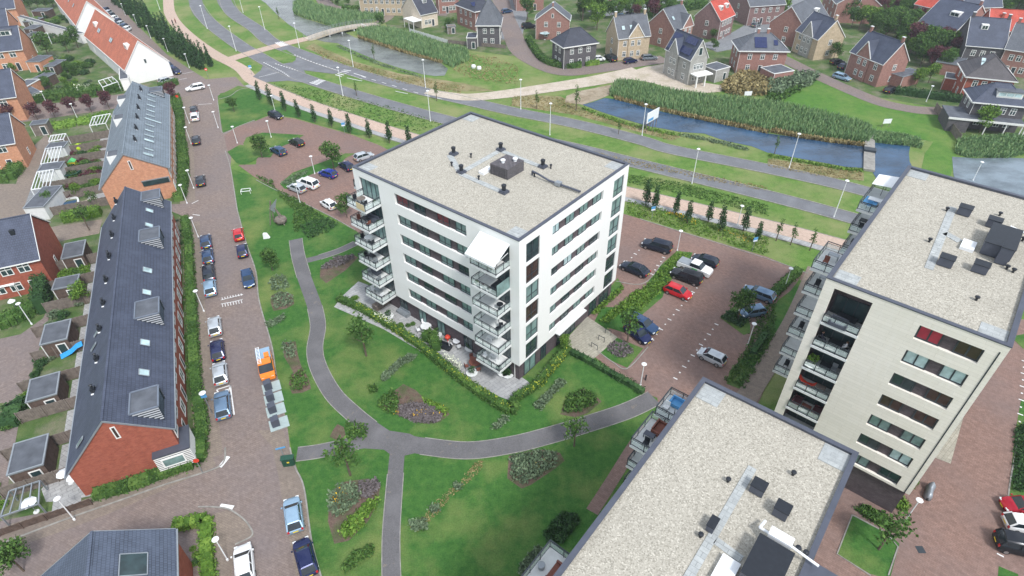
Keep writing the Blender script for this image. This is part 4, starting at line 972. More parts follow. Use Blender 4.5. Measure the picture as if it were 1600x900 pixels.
# corner bay with slats at the near end of the dark terrace
m = MB(); m.box(-.9, 2.4, -1.0, 2.6, 3.05, 3.2); bb = m.build('corner_bay_roof', G['parapet'], dt)
m = MB(); m.box(-.8, 2.3, -.9, -.1, .6, 3.05); m.box(-.8, -.05, -.1, 2.5, .6, 3.05); bw = m.build('corner_bay', G['frame'], dt)
m = MB()
for i in range(9): m.box(-.86, -.8, -.95, 2.55, .7+i*.26, .80+i*.26); m.box(-.8, 2.35, -.96, -.9, .7+i*.26, .80+i*.26)
m.build('slats', G['whitewood'], bw)
window(bw, 2.2, 1.3, (-.86, .9, 1.3), R(-90), 'glass_t', 1, 'whitewood', .14)
btt, BP = terrace((-61.1, 98.2), 113.5, 38.6, 10.9, 5.9, 5.6, 9.5, 4.4, 'b_orange', 'tile_blue', 'terrace of orange brick houses with a blue grey roof full of narrow skylights',
    dorm=[(35.4, 2.6)], sk=[(33.6, 2.55, .5, 1.5), (30.7, 2.55, .5, 1.5), (27.5, 2.55, .5, 1.5), (24.5, 2.55, .5, 1.5), (21.8, 2.55, .5, 1.5), (19.6, 2.1, .55, 2.9), (16.6, 2.55, .5, 1.5), (13.8, 2.55, .5, 1.5), (11.3, 2.55, .5, 1.6), (9.0, 2.5, .8, 1.6), (5, 2.45, .5, 1.4), (2.7, 2.5, .9, 1.6)],
    vents=[(35, 4.1), (29.5, 4.2), (23.7, 4.2), (18.4, 4.2), (12.8, 4.2), (7.3, 4.2)], dark=False)
# triangular dormers on its garden side
for x in (33.5, 22.0, 4.0):
    y = 9.0; z = roof_z(y, *BP); m = MB(); m.ext([(x, y, z+.1), (x, y, z+1.7), (x, y-1.9, z+1.75)], (2.6, 0, 0)); q = m.build('dormer', G['whitewood'], btt)
    m = MB(); m.face([(x+.15, y-.1, z+1.78), (x+2.45, y-.1, z+1.78), (x+2.45, y-1.8, z+1.80), (x+.15, y-1.8, z+1.80)]); m.build('dormer_top', G['bitumen'], q)
m = MB(); m.box(-.16, -.02, .3, 4.6, 3.2, 4.1); m.build('wide_window', G['glass'], btt)
m = MB(); m.box(-.2, -.02, .2, 4.7, 4.1, 4.25); m.box(-.2, -.02, .2, .35, 3.2, 4.1); m.build('window_surround', G['greymetal'], btt)
# houses of the bottom left block
ht, hw, hd = house(12.0, (60, 910), (276, 832), 5.6, 8.6, 'x', 'b_red', 'tile_blue', 'tiled house roof with square roof windows cut by the bottom edge', nL=0, nR=2, trim='greymetal')if False else (None, 0, 0)
O = g(291, 905, 6.0)
bt = empty('terraced_houses', (-23.6, 22.6, 0), R(180-68)); tag(bt, 'blue grey tiled brick terrace with square roof windows cut by the bottom left edge', 'row of houses')
bt.location = (0, 0, 0)
b0 = g(272, 826, 6.0); b1 = g(118, 826, 8.8)
ey = Vector((.914, .405, 0)); exx = Vector((.405, -.914, 0))
bt.location = (b0.x, b0.y, 0); bt.rotation_euler = (0, 0, math.atan2(exx.y, exx.x))
# local x runs towards the camera, local y towards the street
hwid = 10.4; RD = -5.2
m = MB(); LL = 16.0
for x in (0, LL-.3): m.ext([(x, -.35, 0), (x, -.35, 5.8), (x, RD, 8.9), (x, -hwid+.4, 5.8), (x, -hwid+.4, 0)], (.3, 0, 0))
m.box(.3, LL-.3, -.65, -.35, 0, 5.75); m.box(.3, LL-.3, -hwid+.4, -hwid+.7, 0, 5.75); m.build('wall', G['b_red'], bt)
P3 = (-hwid+.4, 5.8, RD, 8.9, -.35, 5.8)
ro3 = gable_roof(bt, LL, *P3, 'tile_slate', over=.4, trim='greymetal')
for x in (3.2, 8.0): skylight(ro3, x, -2.7, P3, 2.0, 2.0, 'glass'); skylight(ro3, x, -8, P3, 1.0, 1.0, 'glass_t')
window(bt, 1.6, 1.8, (4.5, -.35, 3.3), R(180), 'glass_t', 2, 'whitewood', .14); window(bt, 1.6, 1.8, (8.5, -.35, 3.3), R(180), 'glass_t', 2, 'whitewood', .14)

# ---- white gabled rows, upper left
house((132, 56), (195, 110), (252, 91), 3.9, 10.0, 'y', 'whitegable', 'tile_orange', 'white stucco house with a long orange tiled roof beside the crossroads', nF=0, nL=3, nR=4, door=None, sky=((.75, .75), (.72, .75), (.45, .75), (.42, .75)), floors=1, dormers=((.12, .72, 2.6), (.85, .75, 2.2)), over=.1)
house((86, 0), (119, 40), (169, 27), 3.9, 10.0, 'y', 'whitegable', 'tile_orange', 'farther white stucco house with orange roof at the top left', nF=0, nL=2, nR=4, door=None, floors=1, over=.1, sky=((.5, .75), (.3, .75)), dormers=((.7, .75, 2.6),))
def annex(C, Bp, Ap, ze, wall, roofm, label, cat, name, group=None, trimm='greymetal', door=True, win=False):
    """flat roofed building from three roof corners"""
    c = g(*C, ze); b = g(*Bp, ze) if not isinstance(Bp, (int, float)) else None; a = g(*Ap, ze) if not isinstance(Ap, (int, float)) else None
    if b is not None: ex = (b-c); W = ex.length; ex.normalize(); ey = Vector((-ex.y, ex.x, 0)); d = abs((a-c).dot(ey)) if a is not None else Ap
    else: ey = a-c; d = ey.length; ey.normalize(); ex = Vector((ey.y, -ey.x, 0)); W = Bp
    t = empty(name, (c.x, c.y, 0), math.atan2(ex.y, ex.x)); tag(t, label, cat, group)
    m = MB(); m.box(0, W, 0, d, 0, ze-.12); m.build('wall', G[wall], t)
    m = MB(); m.box(.06, W-.06, .06, d-.06, ze-.12, ze-.02); ro = m.build('flat_roof', G[roofm], t)
    m = MB(); e = .1
    m.box(-e, W+e, -e, .06, ze-.14, ze+.04); m.box(-e, W+e, d-.06, d+e, ze-.14, ze+.04); m.box(-e, .06, .06, d-.06, ze-.14, ze+.038); m.box(W-.06, W+e, .06, d-.06, ze-.14, ze+.038)
    m.build('roof_edge', G[trimm], ro)
    if door: window(t, min(1.1, W*.5), min(2.0, ze-.4), (W*.68, 0, .05), 0, 'glass', 1, 'whitewood', .12, name='door')
    if win: window(t, min(1.4, W*.4), 1.1, (W*.25, 0, .8), 0, 'glass', 2, 'whitewood', .1)
    m = MB(); m.bar((.06, -.08, 0), (.06, -.08, ze-.14), .09); m.build('downpipe', G['whitewood'], t)
    return t
annex((187, 124), (200, 122), (131, 70), 2.9, 'whitegable', 'bitumen', 'low flat roofed extension along the garden side of the white orange roofed house', 'extension', 'house_extension', trimm='whitewood', door=False)
annex((124, 53), (132, 51), (84, 10), 2.9, 'whitegable', 'bitumen', 'low flat roofed extension beside the farther white orange roofed house', 'extension', 'house_extension', trimm='whitewood', door=False)
# sheds behind the dark terrace (pixel corners of their flat roofs at 2.5 m)
SH = [(T(0, 1, [(382, 718), (515, 690), (405, 625)]), 'shed with a blue puddle on its dark flat roof, northernmost behind the slate blue terrace'),
      (T(0, 1, [(325, 910), (475, 880), (360, 840)]), 'shed with dark flat roof and white framed door beside a bright green shrub'),
      (T(0, 2, [(250, 355), (415, 315), (280, 232)]), 'shed with dark flat roof beside the bright blue tarpaulin'),
      (T(0, 2, [(162, 714), (350, 660), (205, 570)]), 'shed with a blue patch on its roof edge in the terrace back gardens'),
      (T(0, 3, [(45, 268), (265, 200), (90, 75)]), 'largest dark flat roofed shed near the striped washing lines')]
for pts, lb in SH: annex(pts[0], pts[1], pts[2], 2.6, 'shedwall', 'bitumen', lb, 'shed', 'garden_shed', 'sheds in the back gardens of the terrace')
# other left hand houses
house((0, 458-90), (-75, 470), (61, 402), 5.4, 9.6, 'x', 'b_red', 'tile_dark', 'brick house with three bright upstairs windows and a dark roof at the left edge', nF=5, nL=0, nR=1, door=2) if False else None
def house_lr(Rc, ang, W, D, ze, zr, wall, roofm, label, nF=3, **kw):
    """house from its near right eave corner; ang = direction of the front wall running left to right"""
    c = g(*Rc, ze); e = Vector((math.cos(R(ang)), math.sin(R(ang)), 0)); l = c-e*W
    t = empty('house', (l.x, l.y, 0), R(ang)); tag(t, label, 'house')
    m = MB(); m.box(0, W, 0, D, 0, ze)
    for x in (0, W-.25): m.ext([(x, 0, ze), (x, D/2, zr), (x, D, ze)], (.25, 0, 0))
    m.build('wall', G[wall], t); P = (0, ze, D/2, zr, D, ze); ro = gable_roof(t, W, *P, roofm, over=.3)
    face_windows(t, W, ze, nF, 'F', W, D, door=nF-1, w=1.5, h=1.4); face_windows(t, D, ze, 1, 'R', W, D, w=.8, floors=1)
    face_windows(t, W, ze, nF, 'B', W, D)
    for x, y in kw.get('vents', ()): 
        z = roof_z(y*D, *P); q = MB(); q.box(x*W-.3, x*W+.3, y*D-.25, y*D+.25, z-.1, z+.75); v = q.build('roof_vent', G['blackmetal'], ro)
    for x, y, dw in kw.get('dormers', ()):
        yy = y*D; dz = roof_z(yy, *P); q = MB(); q.box(x*W-dw/2, x*W+dw/2, yy, yy+2.2, dz-.1, dz+1.5); do = q.build('dormer', G['whitewood'], ro)
        q = MB(); q.box(x*W-dw/2-.2, x*W+dw/2+.2, yy-.2, yy+2.3, dz+1.5, dz+1.62); q.build('dormer_roof', G['bitumen'], do); window(do, dw-.5, 1.1, (x*W, yy, dz+.25), 0, 'glass', 4, 'whitewood', .1)
    for x in kw.get('chim', ()): chimney(ro, x*W, D/2, zr, mat=wall)
    return t
AN = 23.9
house_lr((60, 403), AN, 13, 10.5, 5.4, 9.6, 'b_red', 'tile_dark', 'red brick house with three bright upstairs windows and dark roof at the left edge', 5, vents=((.82, .32),))
house_lr((0+22, 222), AN-2, 10, 9, 5.4, 9.4, 'b_orange', 'tile_dark', 'orange brick house with a rounded hedge in front at the left edge', 3)
house_lr((34, 76), AN-4, 14, 9.5, 5.6, 10.2, 'b_orange', 'tile_dark', 'orange brick house with a wide white dormer at the upper left', 4, dormers=((.72, .3, 4.6),))
house_lr((14, 46), AN-4, 14, 9.5, 5.6, 10.2, 'b_orange', 'tile_dark', 'brick house with plain dark roof behind the one with the wide dormer', 3)
house_lr((23, 12), AN-4, 16, 9.5, 5.6, 10.2, 'b_orange', 'tile_dark', 'red brick house in the very top left corner', 3)
house_lr((24, 150), AN-2, 9, 10, 5.6, 10.0, 'b_orange', 'tile_dark', 'brick gable house with a pale garage beside it at the left edge', 2)
annex(*T(0, 0, [(75, 545), (155, 545), (90, 495)]), 2.7, 'b_orange', 'bitumen', 'pale garage with a wide cream door between the left edge houses', 'garage', 'garage', trimm='whitewood', door=False)
annex(*T(0, 0, [(160, 385), (245, 385), (180, 345)]), 2.9, 'b_orange', 'bitumen', 'orange brick flat roofed extension with a glazed door at the upper left', 'extension', 'house_extension')
annex(*T(0, 0, [(272, 413), (335, 413), (290, 372)]), 2.4, 'shedwall', 'bitumen', 'grey roofed shed beside the orange brick extension', 'shed', 'garden_shed')
annex(*T(0, 0, [(188, 498), (255, 500), (205, 452)]), 2.4, 'shedwall', 'bitumen', 'small grey roofed shed above the cream garage', 'shed', 'garden_shed')
annex(*T(0, 0, [(140, 135), (205, 135), (165, 108)]), 2.4, 'shedwall', 'bitumen', 'first of three small sheds in a row at the upper left', 'shed', 'garden_shed')
annex(*T(0, 0, [(145, 180), (210, 180), (155, 155)]), 2.4, 'shedwall', 'bitumen', 'middle of three small sheds in a row at the upper left', 'shed', 'garden_shed')
annex(*T(0, 0, [(155, 220), (210, 220), (160, 198)]), 2.4, 'shedwall', 'bitumen', 'nearest of three small sheds in a row at the upper left', 'shed', 'garden_shed')
annex(*T(0, 0, [(195, 70), (290, 68), (205, 52)]), 2.4, 'shedwall', 'bitumen', 'pale roofed garden shed near the top left hedge', 'shed', 'garden_shed')
annex(*T(0, 0, [(185, 782), (285, 770), (180, 758)]), 2.6, 'wood', 'bitumen', 'tan walled shed with a white door by the dark red trees', 'shed', 'garden_shed')
annex(*T(0, 1, [(145, 400), (270, 390), (180, 275)]), 2.6, 'slab', 'bitumen', 'grey garage with dark sloping roof at the end of the pergola row', 'garage', 'garage', door=False)
annex(*T(0, 1, [(235, 168), (372, 152), (258, 124)]), 2.4, 'slab', 'bitumen', 'flat dark carport roof between the nearest and middle white pergolas', 'carport', 'carport', door=False)
annex(*T(0, 1, [(282, 30), (398, 18), (300, -5)]), 2.4, 'slab', 'bitumen', 'flat dark carport roof between the middle and farthest white pergolas', 'carport', 'carport', door=False)
annex(*T(0, 0, [(195, 585), (250, 570), (225, 525)]), 2.3, 'slab', 'bitumen', 'small grey shed beside the flowering hedge', 'shed', 'garden_shed')

# ---- houses across the water
HS = 'houses across the water'
house((860, 64.5), (881, 75), (932.5, 67.5), 5.6, 9.3, 'hip', 'b_dark', 'tile_black', 'charcoal brick house with a black hipped roof and hedged garden', nF=3, nL=2)
house((937, 50), (966.5, 60), (1016, 54.5), 6.0, 10.6, 'x', 'b_tan', 'tile_grey', 'tan brick house with a pointed front gable and grey side wall', nF=4, nL=1, cross=(.55, 4.4, 9.2), sky=((.2, .22), (.45, .22)), chim=((.02, .5), (.98, .5)))
house((1013, 36), (1054, 47), (1091, 41), 5.6, 10.2, 'x', 'b_brown', 'tile_grey', 'brown brick house with two roof windows behind the solar roofed house', nF=3, nL=1, cross=(.7, 4.6, 8.6), sky=((.2, .25),), chim=((.98, .5),))
DW = (g(1112, 92, 6.4)-g(1080, 93, 6.4)).length
t4_, w4, d4 = house(DW, (1041, 75), (1080, 93), 6.4, 10.6, 'x', 'b_grey', 'tile_dark', 'pale grey new house with a solar roof and white pillared porch on sandy ground', nF=4, nL=2, nR=3, door=None, sol=(.56, .14, 4, 3), cross=(.38, 3.4, 9.6, .5))
for i_ in range(3):
    for j_ in range(3): skylight(t4_, 1.0+i_*1.03, .55+j_*1.3, (0, 6.4, d4/2, 10.6, d4, 6.4), 1.0, 1.6, 'solar', 'solar_panel', .30)
window(t4_, 1.1, 1.9, (w4, d4/2, 7.0), R(90), 'glass', 1, 'whitewood', .1)
po = MB(); po.box(w4+.02, w4+2.7, .4, 5.4, 2.75, 3.0); pp = po.build('porch_roof', G['whitewood'], t4_)
for y_ in (.6, 3.2): po = MB(); po.box(w4+2.3, w4+2.6, y_, y_+.3, 0, 2.75); po.build('porch_pillar', G['whitewood'], pp)
annex((1119, 110), (1141, 104), 4.5, 3.2, 'b_grey', 'bitumen', 'pale grey flat roofed wing beside the pillared porch', 'extension', 'house_extension', trimm='whitewood')
house((1085, 25), (1126, 32), (1148, 22), 5.8, 10.2, 'x', 'b_purple', 'tile_red', 'brick house with a bright red roof and two white dormers', nF=4, nL=1, dormers=((.35, .2, 1.6), (.75, .2, 1.6)))
house((835, 22), (837, 31), (890, 32), 5.6, 9.2, 'y', 'b_brown', 'tile_grey', 'brown brick gable house behind the charcoal hipped house', nF=2, nL=2, door=None, chim=((.05, .5),))
t7, w7, d7 = house((1145, 65), (1156, 80), (1231, 81), 5.7, 9.2, 'hip', 'b_brown', 'tile_grey', 'brown brick hipped house with eight solar panels and a white dormer', nF=3, nL=2, sol=(.35, .12, 3, 2), chim=((.4, .5), (.6, .5)))
skylight(t7.children[1], w7*.75, 1.6, (-.45, 5.88, d7/2, 9.2, d7+.45, 5.88), 1.0, 1.6, 'solar', 'solar_panel', .08)
annex((1210, 115), (1241, 110), (1196, 104), 2.9, 'b_brown', 'bitumen', 'low brick garage in front of the hipped house with solar panels', 'garage', 'garage', trimm='whitewood', door=False)
house((g(1326, 60, 5.6)-g(1279, 61.5, 5.6)).length, (1245, 47), (1279, 61.5), 5.6, 10.0, 'x', 'b_tan', 'tile_dark', 'tan and grey brick house with a wide plain side gable', nF=4, nL=0, nR=1, cross=(.55, 4.0, 9.0), chim=((.98, .5),), wall2='b_grey')
house((g(1420, 94, 5.7)-g(1381, 100, 5.7)).length, (1330, 80), (1381, 100), 5.7, 10.2, 'x', 'b_brown', 'tile_dark', 'red brown brick house with tall chimneys beside the green field', nF=5, nL=0, nR=1, door=2, cross=(.42, 4.2, 9.2), chim=((.03, .5), (.97, .5)))
annex((1411, 120), (1441, 112), (1398, 112), 3.0, 'b_brown', 'bitumen', 'brown flat roofed garage against the red brown brick house', 'garage', 'garage', door=False)
house((1232, 29), (1257, 44), (1294, 25), 5.6, 10.4, 'x', 'b_brown', 'tile_grey', 'brick house with white dormers behind the tan gabled house', nF=3, nL=1, dormers=((.7, .15, 1.8),))
house((1511, 120), (1511, 120), (1585, 127), 5.6, 9.8, 'hip', 'b_red', 'tile_brown', 'brown hipped roof house with red walls and three slim roof windows', nF=4, nL=0) if False else house(9.5, (1511, 120.5), (1586, 128), 5.6, 9.8, 'hip', 'b_red', 'tile_brown', 'brown hipped roof house with red walls and three slim roof windows', nF=4, nL=2, sky=((.28, .35), (.28, .28)))
t12, w12, d12 = house((1506, 141), (1522, 160), (1606, 168), 5.6, 9.0, 'hip', 'b_dark', 'tile_dark', 'charcoal brick house with a wide white dormer and pillared veranda at right', nF=4, nL=2, dormers=((.62, .12, 4.6),), door=None)
po = MB(); po.box(-4.2, w12, -3.0, -.05, 2.8, 3.05); pp = po.build('veranda_roof', G['bitumen'], t12); po = MB(); po.box(-4.3, w12, -3.12, -3.0, 2.7, 3.12); po.build('veranda_edge', G['whitewood'], pp)
po = MB(); po.box(-4.2, -.05, .0, 4.0, 2.8, 3.05); po.build('veranda_roof', G['bitumen'], t12); po = MB(); po.box(-4.0, -.05, -2.9, 3.8, 0, 2.8); po.build('side_wing', G['b_dark'], t12)
for x in (3, 6.5, 10, w12-.4): po = MB(); po.box(x, x+.18, -2.95, -2.77, 0, 2.8); po.build('veranda_post', G['whitewood'], t12)
annex((1477, 121), (1509, 126), 4.5, 2.9, 'b_red', 'bitumen', 'low garden room with glazed doors beside the brown hipped house', 'garden room', 'garden_room', trimm='whitewood')
house((1525, 38), (1517, 68), (1572, 74), 6.0, 11.0, 'x', 'b_dark', 'tile_dark', 'dark brick row house with a white framed dormer window and red ridge strip', nF=3, nL=0, door=None) if False else house(11, (1510, 70), (1571, 75), 6.2, 11.6, 'x', 'b_dark', 'tile_dark', 'tall dark roofed house with a white framed roof dormer at right', nF=3, nL=0, dormers=((.38, .28, 1.6),), chim=((.02, .5), (.98, .5)))
house(12, (1571, 76), (1625, 84), 6.2, 11.0, 'x', 'b_brown', 'tile_grey', 'long grey roofed house leaving the right edge', nF=3, nL=0, chim=((.02, .5),))
house(9, (1545, 46), (1610, 50), 7.5, 11.5, 'x', 'b_red', 'tile_red', 'house with a bright red roof at the upper right edge', nF=3, nL=1, chim=((.3, .3),))
house((1482, 34), (1498, 42), (1543, 31), 5.6, 10.4, 'x', 'b_brown', 'tile_dark', 'brick gable house with a white box dormer near the red roof', nF=3, nL=2, dormers=((.3, .15, 2.4),)) if False else house((1482, 33), (1494, 49), (1545, 34), 5.6, 11.0, 'y', 'b_brown', 'tile_dark', 'brick gable house with a white box dormer near the red roof', nF=1, nL=3, dormers=((.35, .78, 2.6),), chim=((.03, .5),))
house((1455, 5), (1464, 14), (1507, 5), 5.6, 10.6, 'y', 'b_brown', 'tile_red', 'brown gable house with a red roof edge at the top right', nF=1, nL=3)
house(9, (1508, 12), (1566, 10), 6.4, 11.4, 'x', 'b_brown', 'tile_dark', 'dark roofed house below the far woodland in the top right corner', nF=3, nL=1, sky=((.75, .25),))
t17, w17, d17 = house((628, 12), (657, 23), (688, 22), 4.2, 9.4, 'x', 'b_cream', 'tile_black', 'cream house with a black roof and glazed veranda beside the bridge', nF=3, nL=0, dormers=((.55, .22, 1.4),), door=2, floors=1)
po = MB(); po.box(-3.4, -.05, -.8, 5.2, 2.6, 2.8); pp = po.build('veranda_roof', G['whitewood'], t17)
for y in (-.7, 2.2, 5.0): po = MB(); po.box(-3.35, -3.2, y, y+.15, 0, 2.6); po.build('veranda_post', G['whitewood'], t17)
house((713, 8), (742, 19), (772, 13), 5.7, 9.3, 'hip', 'b_brown', 'tile_black', 'brown brick hipped house with a blue solar patch beside the grey street', nF=3, nL=3, sky=((.7, .3),), sol=(.1, .2, 2, 1))
t19, w19, d19 = house(8.5, (745, 40.5), (781, 40.5), 5.8, 12.6, 'pyr', 'b_dark', 'tile_grey', 'dark brick house with a steep pyramid roof and white corner trims', nF=2, nL=2, door=None)
for x in (.05, w19-.05): po = MB(); po.bar((x, -.05, 0), (x, -.05, 5.8), .2); po.build('corner_trim', G['whitewood'], t19)
annex((729, 59), (744, 59), 5, 3.2, 'b_dark', 'tile_dark', 'low white framed lean to wing of the pyramid roofed house', 'extension', 'house_extension', trimm='whitewood')
annex((699, 42), (712, 41), 2.5, 2.2, 'wood', 'wood', 'small wooden garden shed on the lawn by the reeds', 'shed', 'garden_shed')
house(9, (560, -4), (640, -3), 5.6, 9.5, 'x', 'b_tan', 'tile_grey', 'tan brick terrace with white doors at the top edge', nF=8, nL=0, door=3)
house(9, (684, -6), (716, -8), 5.6, 9.5, 'x', 'b_brown', 'tile_grey', 'brown brick house behind the cream house', nF=4, nL=0)
house((1140, -6), (1172, 10), (1196, -2), 5.8, 10.4, 'x', 'b_purple', 'tile_grey', 'purple brick house with white dormers beyond the red roofed house', nF=4, nL=1, dormers=((.3, .2, 1.6), (.7, .2, 1.6)))
house((1290, -14), (1308, 6), (1330, -6), 5.6, 10.0, 'y', 'b_brown', 'tile_grey', 'grey roofed house at the top edge right of the grey street', nF=1, nL=3)
house((800, -30), (806, -10), (850, -10), 5.6, 9.8, 'y', 'b_brown', 'tile_grey', 'grey roofed house at the top edge behind the brown gable house', nF=2, nL=2)
house((1198, -18), (1216, -6), (1236, -16), 5.8, 10.4, 'x', 'b_dark', 'tile_dark', 'dark brick house at the top edge along the grey street', nF=4, nL=1)
house(9, (940, -16), (1010, -26), 5.6, 9.8, 'x', 'b_brown', 'tile_grey', 'brick row at the top edge behind the parked cars', nF=6, nL=1)
house(9, (1350, -12), (1400, -16), 5.6, 9.8, 'x', 'b_brown', 'tile_dark', 'brick house at the top edge above the wooded gardens', nF=4, nL=1)
annex((1430, 58), (1478, 64), (1450, 40), 3.0, 'b_dark', 'bitumen', 'flat grey roofed extension below the box dormer house', 'extension', 'house_extension')
annex((1463, 96), (1506, 103), (1472, 84), 3.0, 'b_brown', 'bitumen', 'flat dark roofed brick extension beside the tall dark roofed house', 'extension', 'house_extension', door=False)
annex((1440, 33), (1462, 32), (1443, 22), 2.8, 'b_brown', 'tile_grey', 'brick garage near the blue garden pool', 'garage', 'garage', door=False)
# ================================================================== VEGETATION
def leafq(m, c, s, rr, flat=0.0):
    d = Vector((rr.gauss(0, 1), rr.gauss(0, 1), rr.gauss(0, 1)*(1-flat)+flat*2)).normalized()
    a = d.orthogonal().normalized(); b = d.cross(a); t = rr.random()*6.28
    u = (a*math.cos(t)+b*math.sin(t))*s; v = (b*math.cos(t)-a*math.sin(t))*s*.62
    n = len(m.v)
    for q in (-u-v*.4, v*-.9+u*.1, u-v*.1, v*.9): m.v.append(tuple(c+q))
    m.f.append((n, n+1, n+2, n+3))
def crown_mesh(name, seed, clumps, n, s, mat, shell=.55, flat=.2):
    rr = random.Random(seed); m = MB()
    tot = sum(c[3]*c[3] for c in clumps)
    for cx, cy, cz, r, *sq in clumps:
        sz = sq[0] if sq else 1.0
        for i in range(int(n*r*r/tot)):
            d = Vector((rr.gauss(0, 1), rr.gauss(0, 1), rr.gauss(0, 1))).normalized(); k = r*(shell+(1-shell)*rr.random()**.6)*(1+.12*rr.gauss(0, 1))
            leafq(m, Vector((cx, cy, cz))+Vector((d.x*k, d.y*k, d.z*k*sz)), s*(.6+.8*rr.random()), rr, flat)
    return m.mesh(name, G[mat])
def clumps_round(seed, r, h, n=9):
    rr = random.Random(seed); L = [(0, 0, h, r*.62)]
    for i in range(n):
        t = 6.28*i/n+rr.random(); k = r*(.42+.25*rr.random()); L.append((math.cos(t)*k, math.sin(t)*k, h+r*rr.uniform(-.55, .55), r*rr.uniform(.30, .5)))
    L.append((0, 0, h+r*.6, r*.4)); return L
TM = {}
def tree_meshes(kind):
    if kind in TM: return TM[kind]
    V = []
    for i in range(3):
        if kind in ('round', 'light', 'red'):
            mat = {'round': 'leaf', 'light': 'leaf_l', 'red': 'leaf_r'}[kind]; cr = crown_mesh('crown', 10+i, clumps_round(20+i, 1.0, 1.75), 1500, .085, mat, .45); tr = (1.0, 1.9)
        elif kind == 'sparse':
            cr = crown_mesh('crown', 40+i, clumps_round(50+i, .8, 1.7, 7), 420, .085, 'leaf', .2); tr = (1.0, 2.1)
        elif kind == 'column':
            rr = random.Random(60+i); cl = [(rr.uniform(-.12, .12), rr.uniform(-.12, .12), .75+.26*j, .40*(1-.07*j)+.05*rr.random(), 1.2) for j in range(8)]
            cr = crown_mesh('crown', 70+i, cl, 700, .085, 'leaf_d', .35, 0); tr = (.5, 2.2)
        elif kind == 'cypress':
            rr = random.Random(80+i); cl = [(rr.uniform(-.1, .1), rr.uniform(-.1, .1), .3+.28*j, .46*(1-.095*j), 1.2) for j in range(9)]
            cr = crown_mesh('crown', 90+i, cl, 520, .11, 'leaf_d', .4, 0); tr = (.3, 2.0)
        elif kind == 'young':
            rr = random.Random(80+i); cl = [(rr.uniform(-.1, .1), rr.uniform(-.1, .1), 1.1+.28*j, .30*(1-.12*j), 1.2) for j in range(5)]
            cr = crown_mesh('crown', 95+i, cl, 160, .075, 'leaf', .3, 0); tr = (.9, 2.1)
        t = MB(); h0, h1 = tr; rr = random.Random(i); t.tube((0, 0, -.1), (0, 0, h0), .055, .04, 7); t.tube((0, 0, h0), (.03, .02, h1), .04, .012, 6)
        if kind not in ('column', 'cypress', 'young'):
            for j in range(5):
                a = 6.28*j/5+rr.random(); t.tube((0, 0, h0*.95+.05*j), (math.cos(a)*.5, math.sin(a)*.5, h0+.55+.1*j), .022, .008, 5)
        V.append((cr, t.mesh('trunk', G['bark'])))
    TM[kind] = V; return V
TI = [0]
def tree(p, kind, scale, label, group=None, cat='tree', name=None, sz=1.0, v=None):
    V = tree_meshes(kind); TI[0] += 1; cr, tr = V[(TI[0] if v is None else v) % 3]
    q = g(*p) if isinstance(p, tuple) else p
    e = empty(name or {'column': 'columnar_tree', 'cypress': 'poplar_tree', 'young': 'young_tree'}.get(kind, 'tree'), q, random.random()*6.28); e.scale = (scale, scale, scale*sz)
    link('crown', cr, e); link('trunk', tr, e); tag(e, label, cat, group); return e
BM_ = {}
def bush(p, r, label, mat='leaf', group=None, h=.8, name='shrub', cat='shrub'):
    k = (mat, TI[0] % 3); TI[0] += 1
    if k not in BM_:
        rr = random.Random(100+k[1]); cl = [(0, 0, .45, .6)]+[(math.cos(6.28*i/6)*.5, math.sin(6.28*i/6)*.5, .35+.2*rr.random(), .38) for i in range(6)]
        BM_[k] = crown_mesh('shrub', 110+k[1], cl, 520, .12, mat, .5)
    q = g(*p) if isinstance(p, tuple) else p
    o = link(name, BM_[k], None, q, random.random()*6.28); o.scale = (r, r, r*h); tag(o, label, cat, group); return o
def hedge(pts, w, h, label, mat='leaf_d', dens=26, s=.13, name='hedge', cat='hedge', pix=True, n=3, kind=None):
    C = smooth([g(*p) for p in pts] if pix else [Vector(p) for p in pts], n); rr = random.Random(int(w*100+len(label)))
    m = MB()
    for a, b in zip(C, C[1:]):
        t = (b-a); L = t.length
        if L < .01: continue
        t.normalize(); sd = Vector((t.y, -t.x, 0)); k = w*.40; top = h*.86
        q = [a-sd*k, a+sd*k, b+sd*k, b-sd*k]; i = len(m.v)
        m.v += [(x.x, x.y, 0) for x in q]+[(x.x, x.y, top) for x in q]
        for f in ((4, 5, 6, 7), (0, 1, 5, 4), (2, 3, 7, 6), (1, 2, 6, 5), (3, 0, 4, 7)): m.f.append(tuple(i+x for x in f))
        N_ = int(L*(w+2*h)*dens)
        for _ in range(N_):
            u = rr.random()*L; r_ = rr.random()*(w+2*h); j = .10*rr.gauss(0, 1)
            if r_ < w: off, z = r_-w/2, h+j
            elif r_ < w+h: off, z = w/2+j, (r_-w)
            else: off, z = -w/2+j, (r_-w-h)
            leafq(m, a+t*u+sd*off+Vector((0, 0, z)), s*(.6+.8*rr.random()), rr, .2)
    o = m.build(name, G[mat]); tag(o, label, cat, kind=kind); return o
def inpoly(x, y, P):
    c = False; j = len(P)-1
    for i in range(len(P)):
        if (P[i][1] > y) != (P[j][1] > y) and x < (P[j][0]-P[i][0])*(y-P[i][1])/(P[j][1]-P[i][1])+P[i][0]: c = not c
        j = i
    return c
def scatter(pts, n, rr, pix=True):
    P = [tuple(g(*p)[:2]) for p in pts] if pix else pts
    x0, x1 = min(p[0] for p in P), max(p[0] for p in P); y0, y1 = min(p[1] for p in P), max(p[1] for p in P); out = []
    while len(out) < n:
        x, y = rr.uniform(x0, x1), rr.uniform(y0, y1)
        if inpoly(x, y, P): out.append((x, y))
    return out
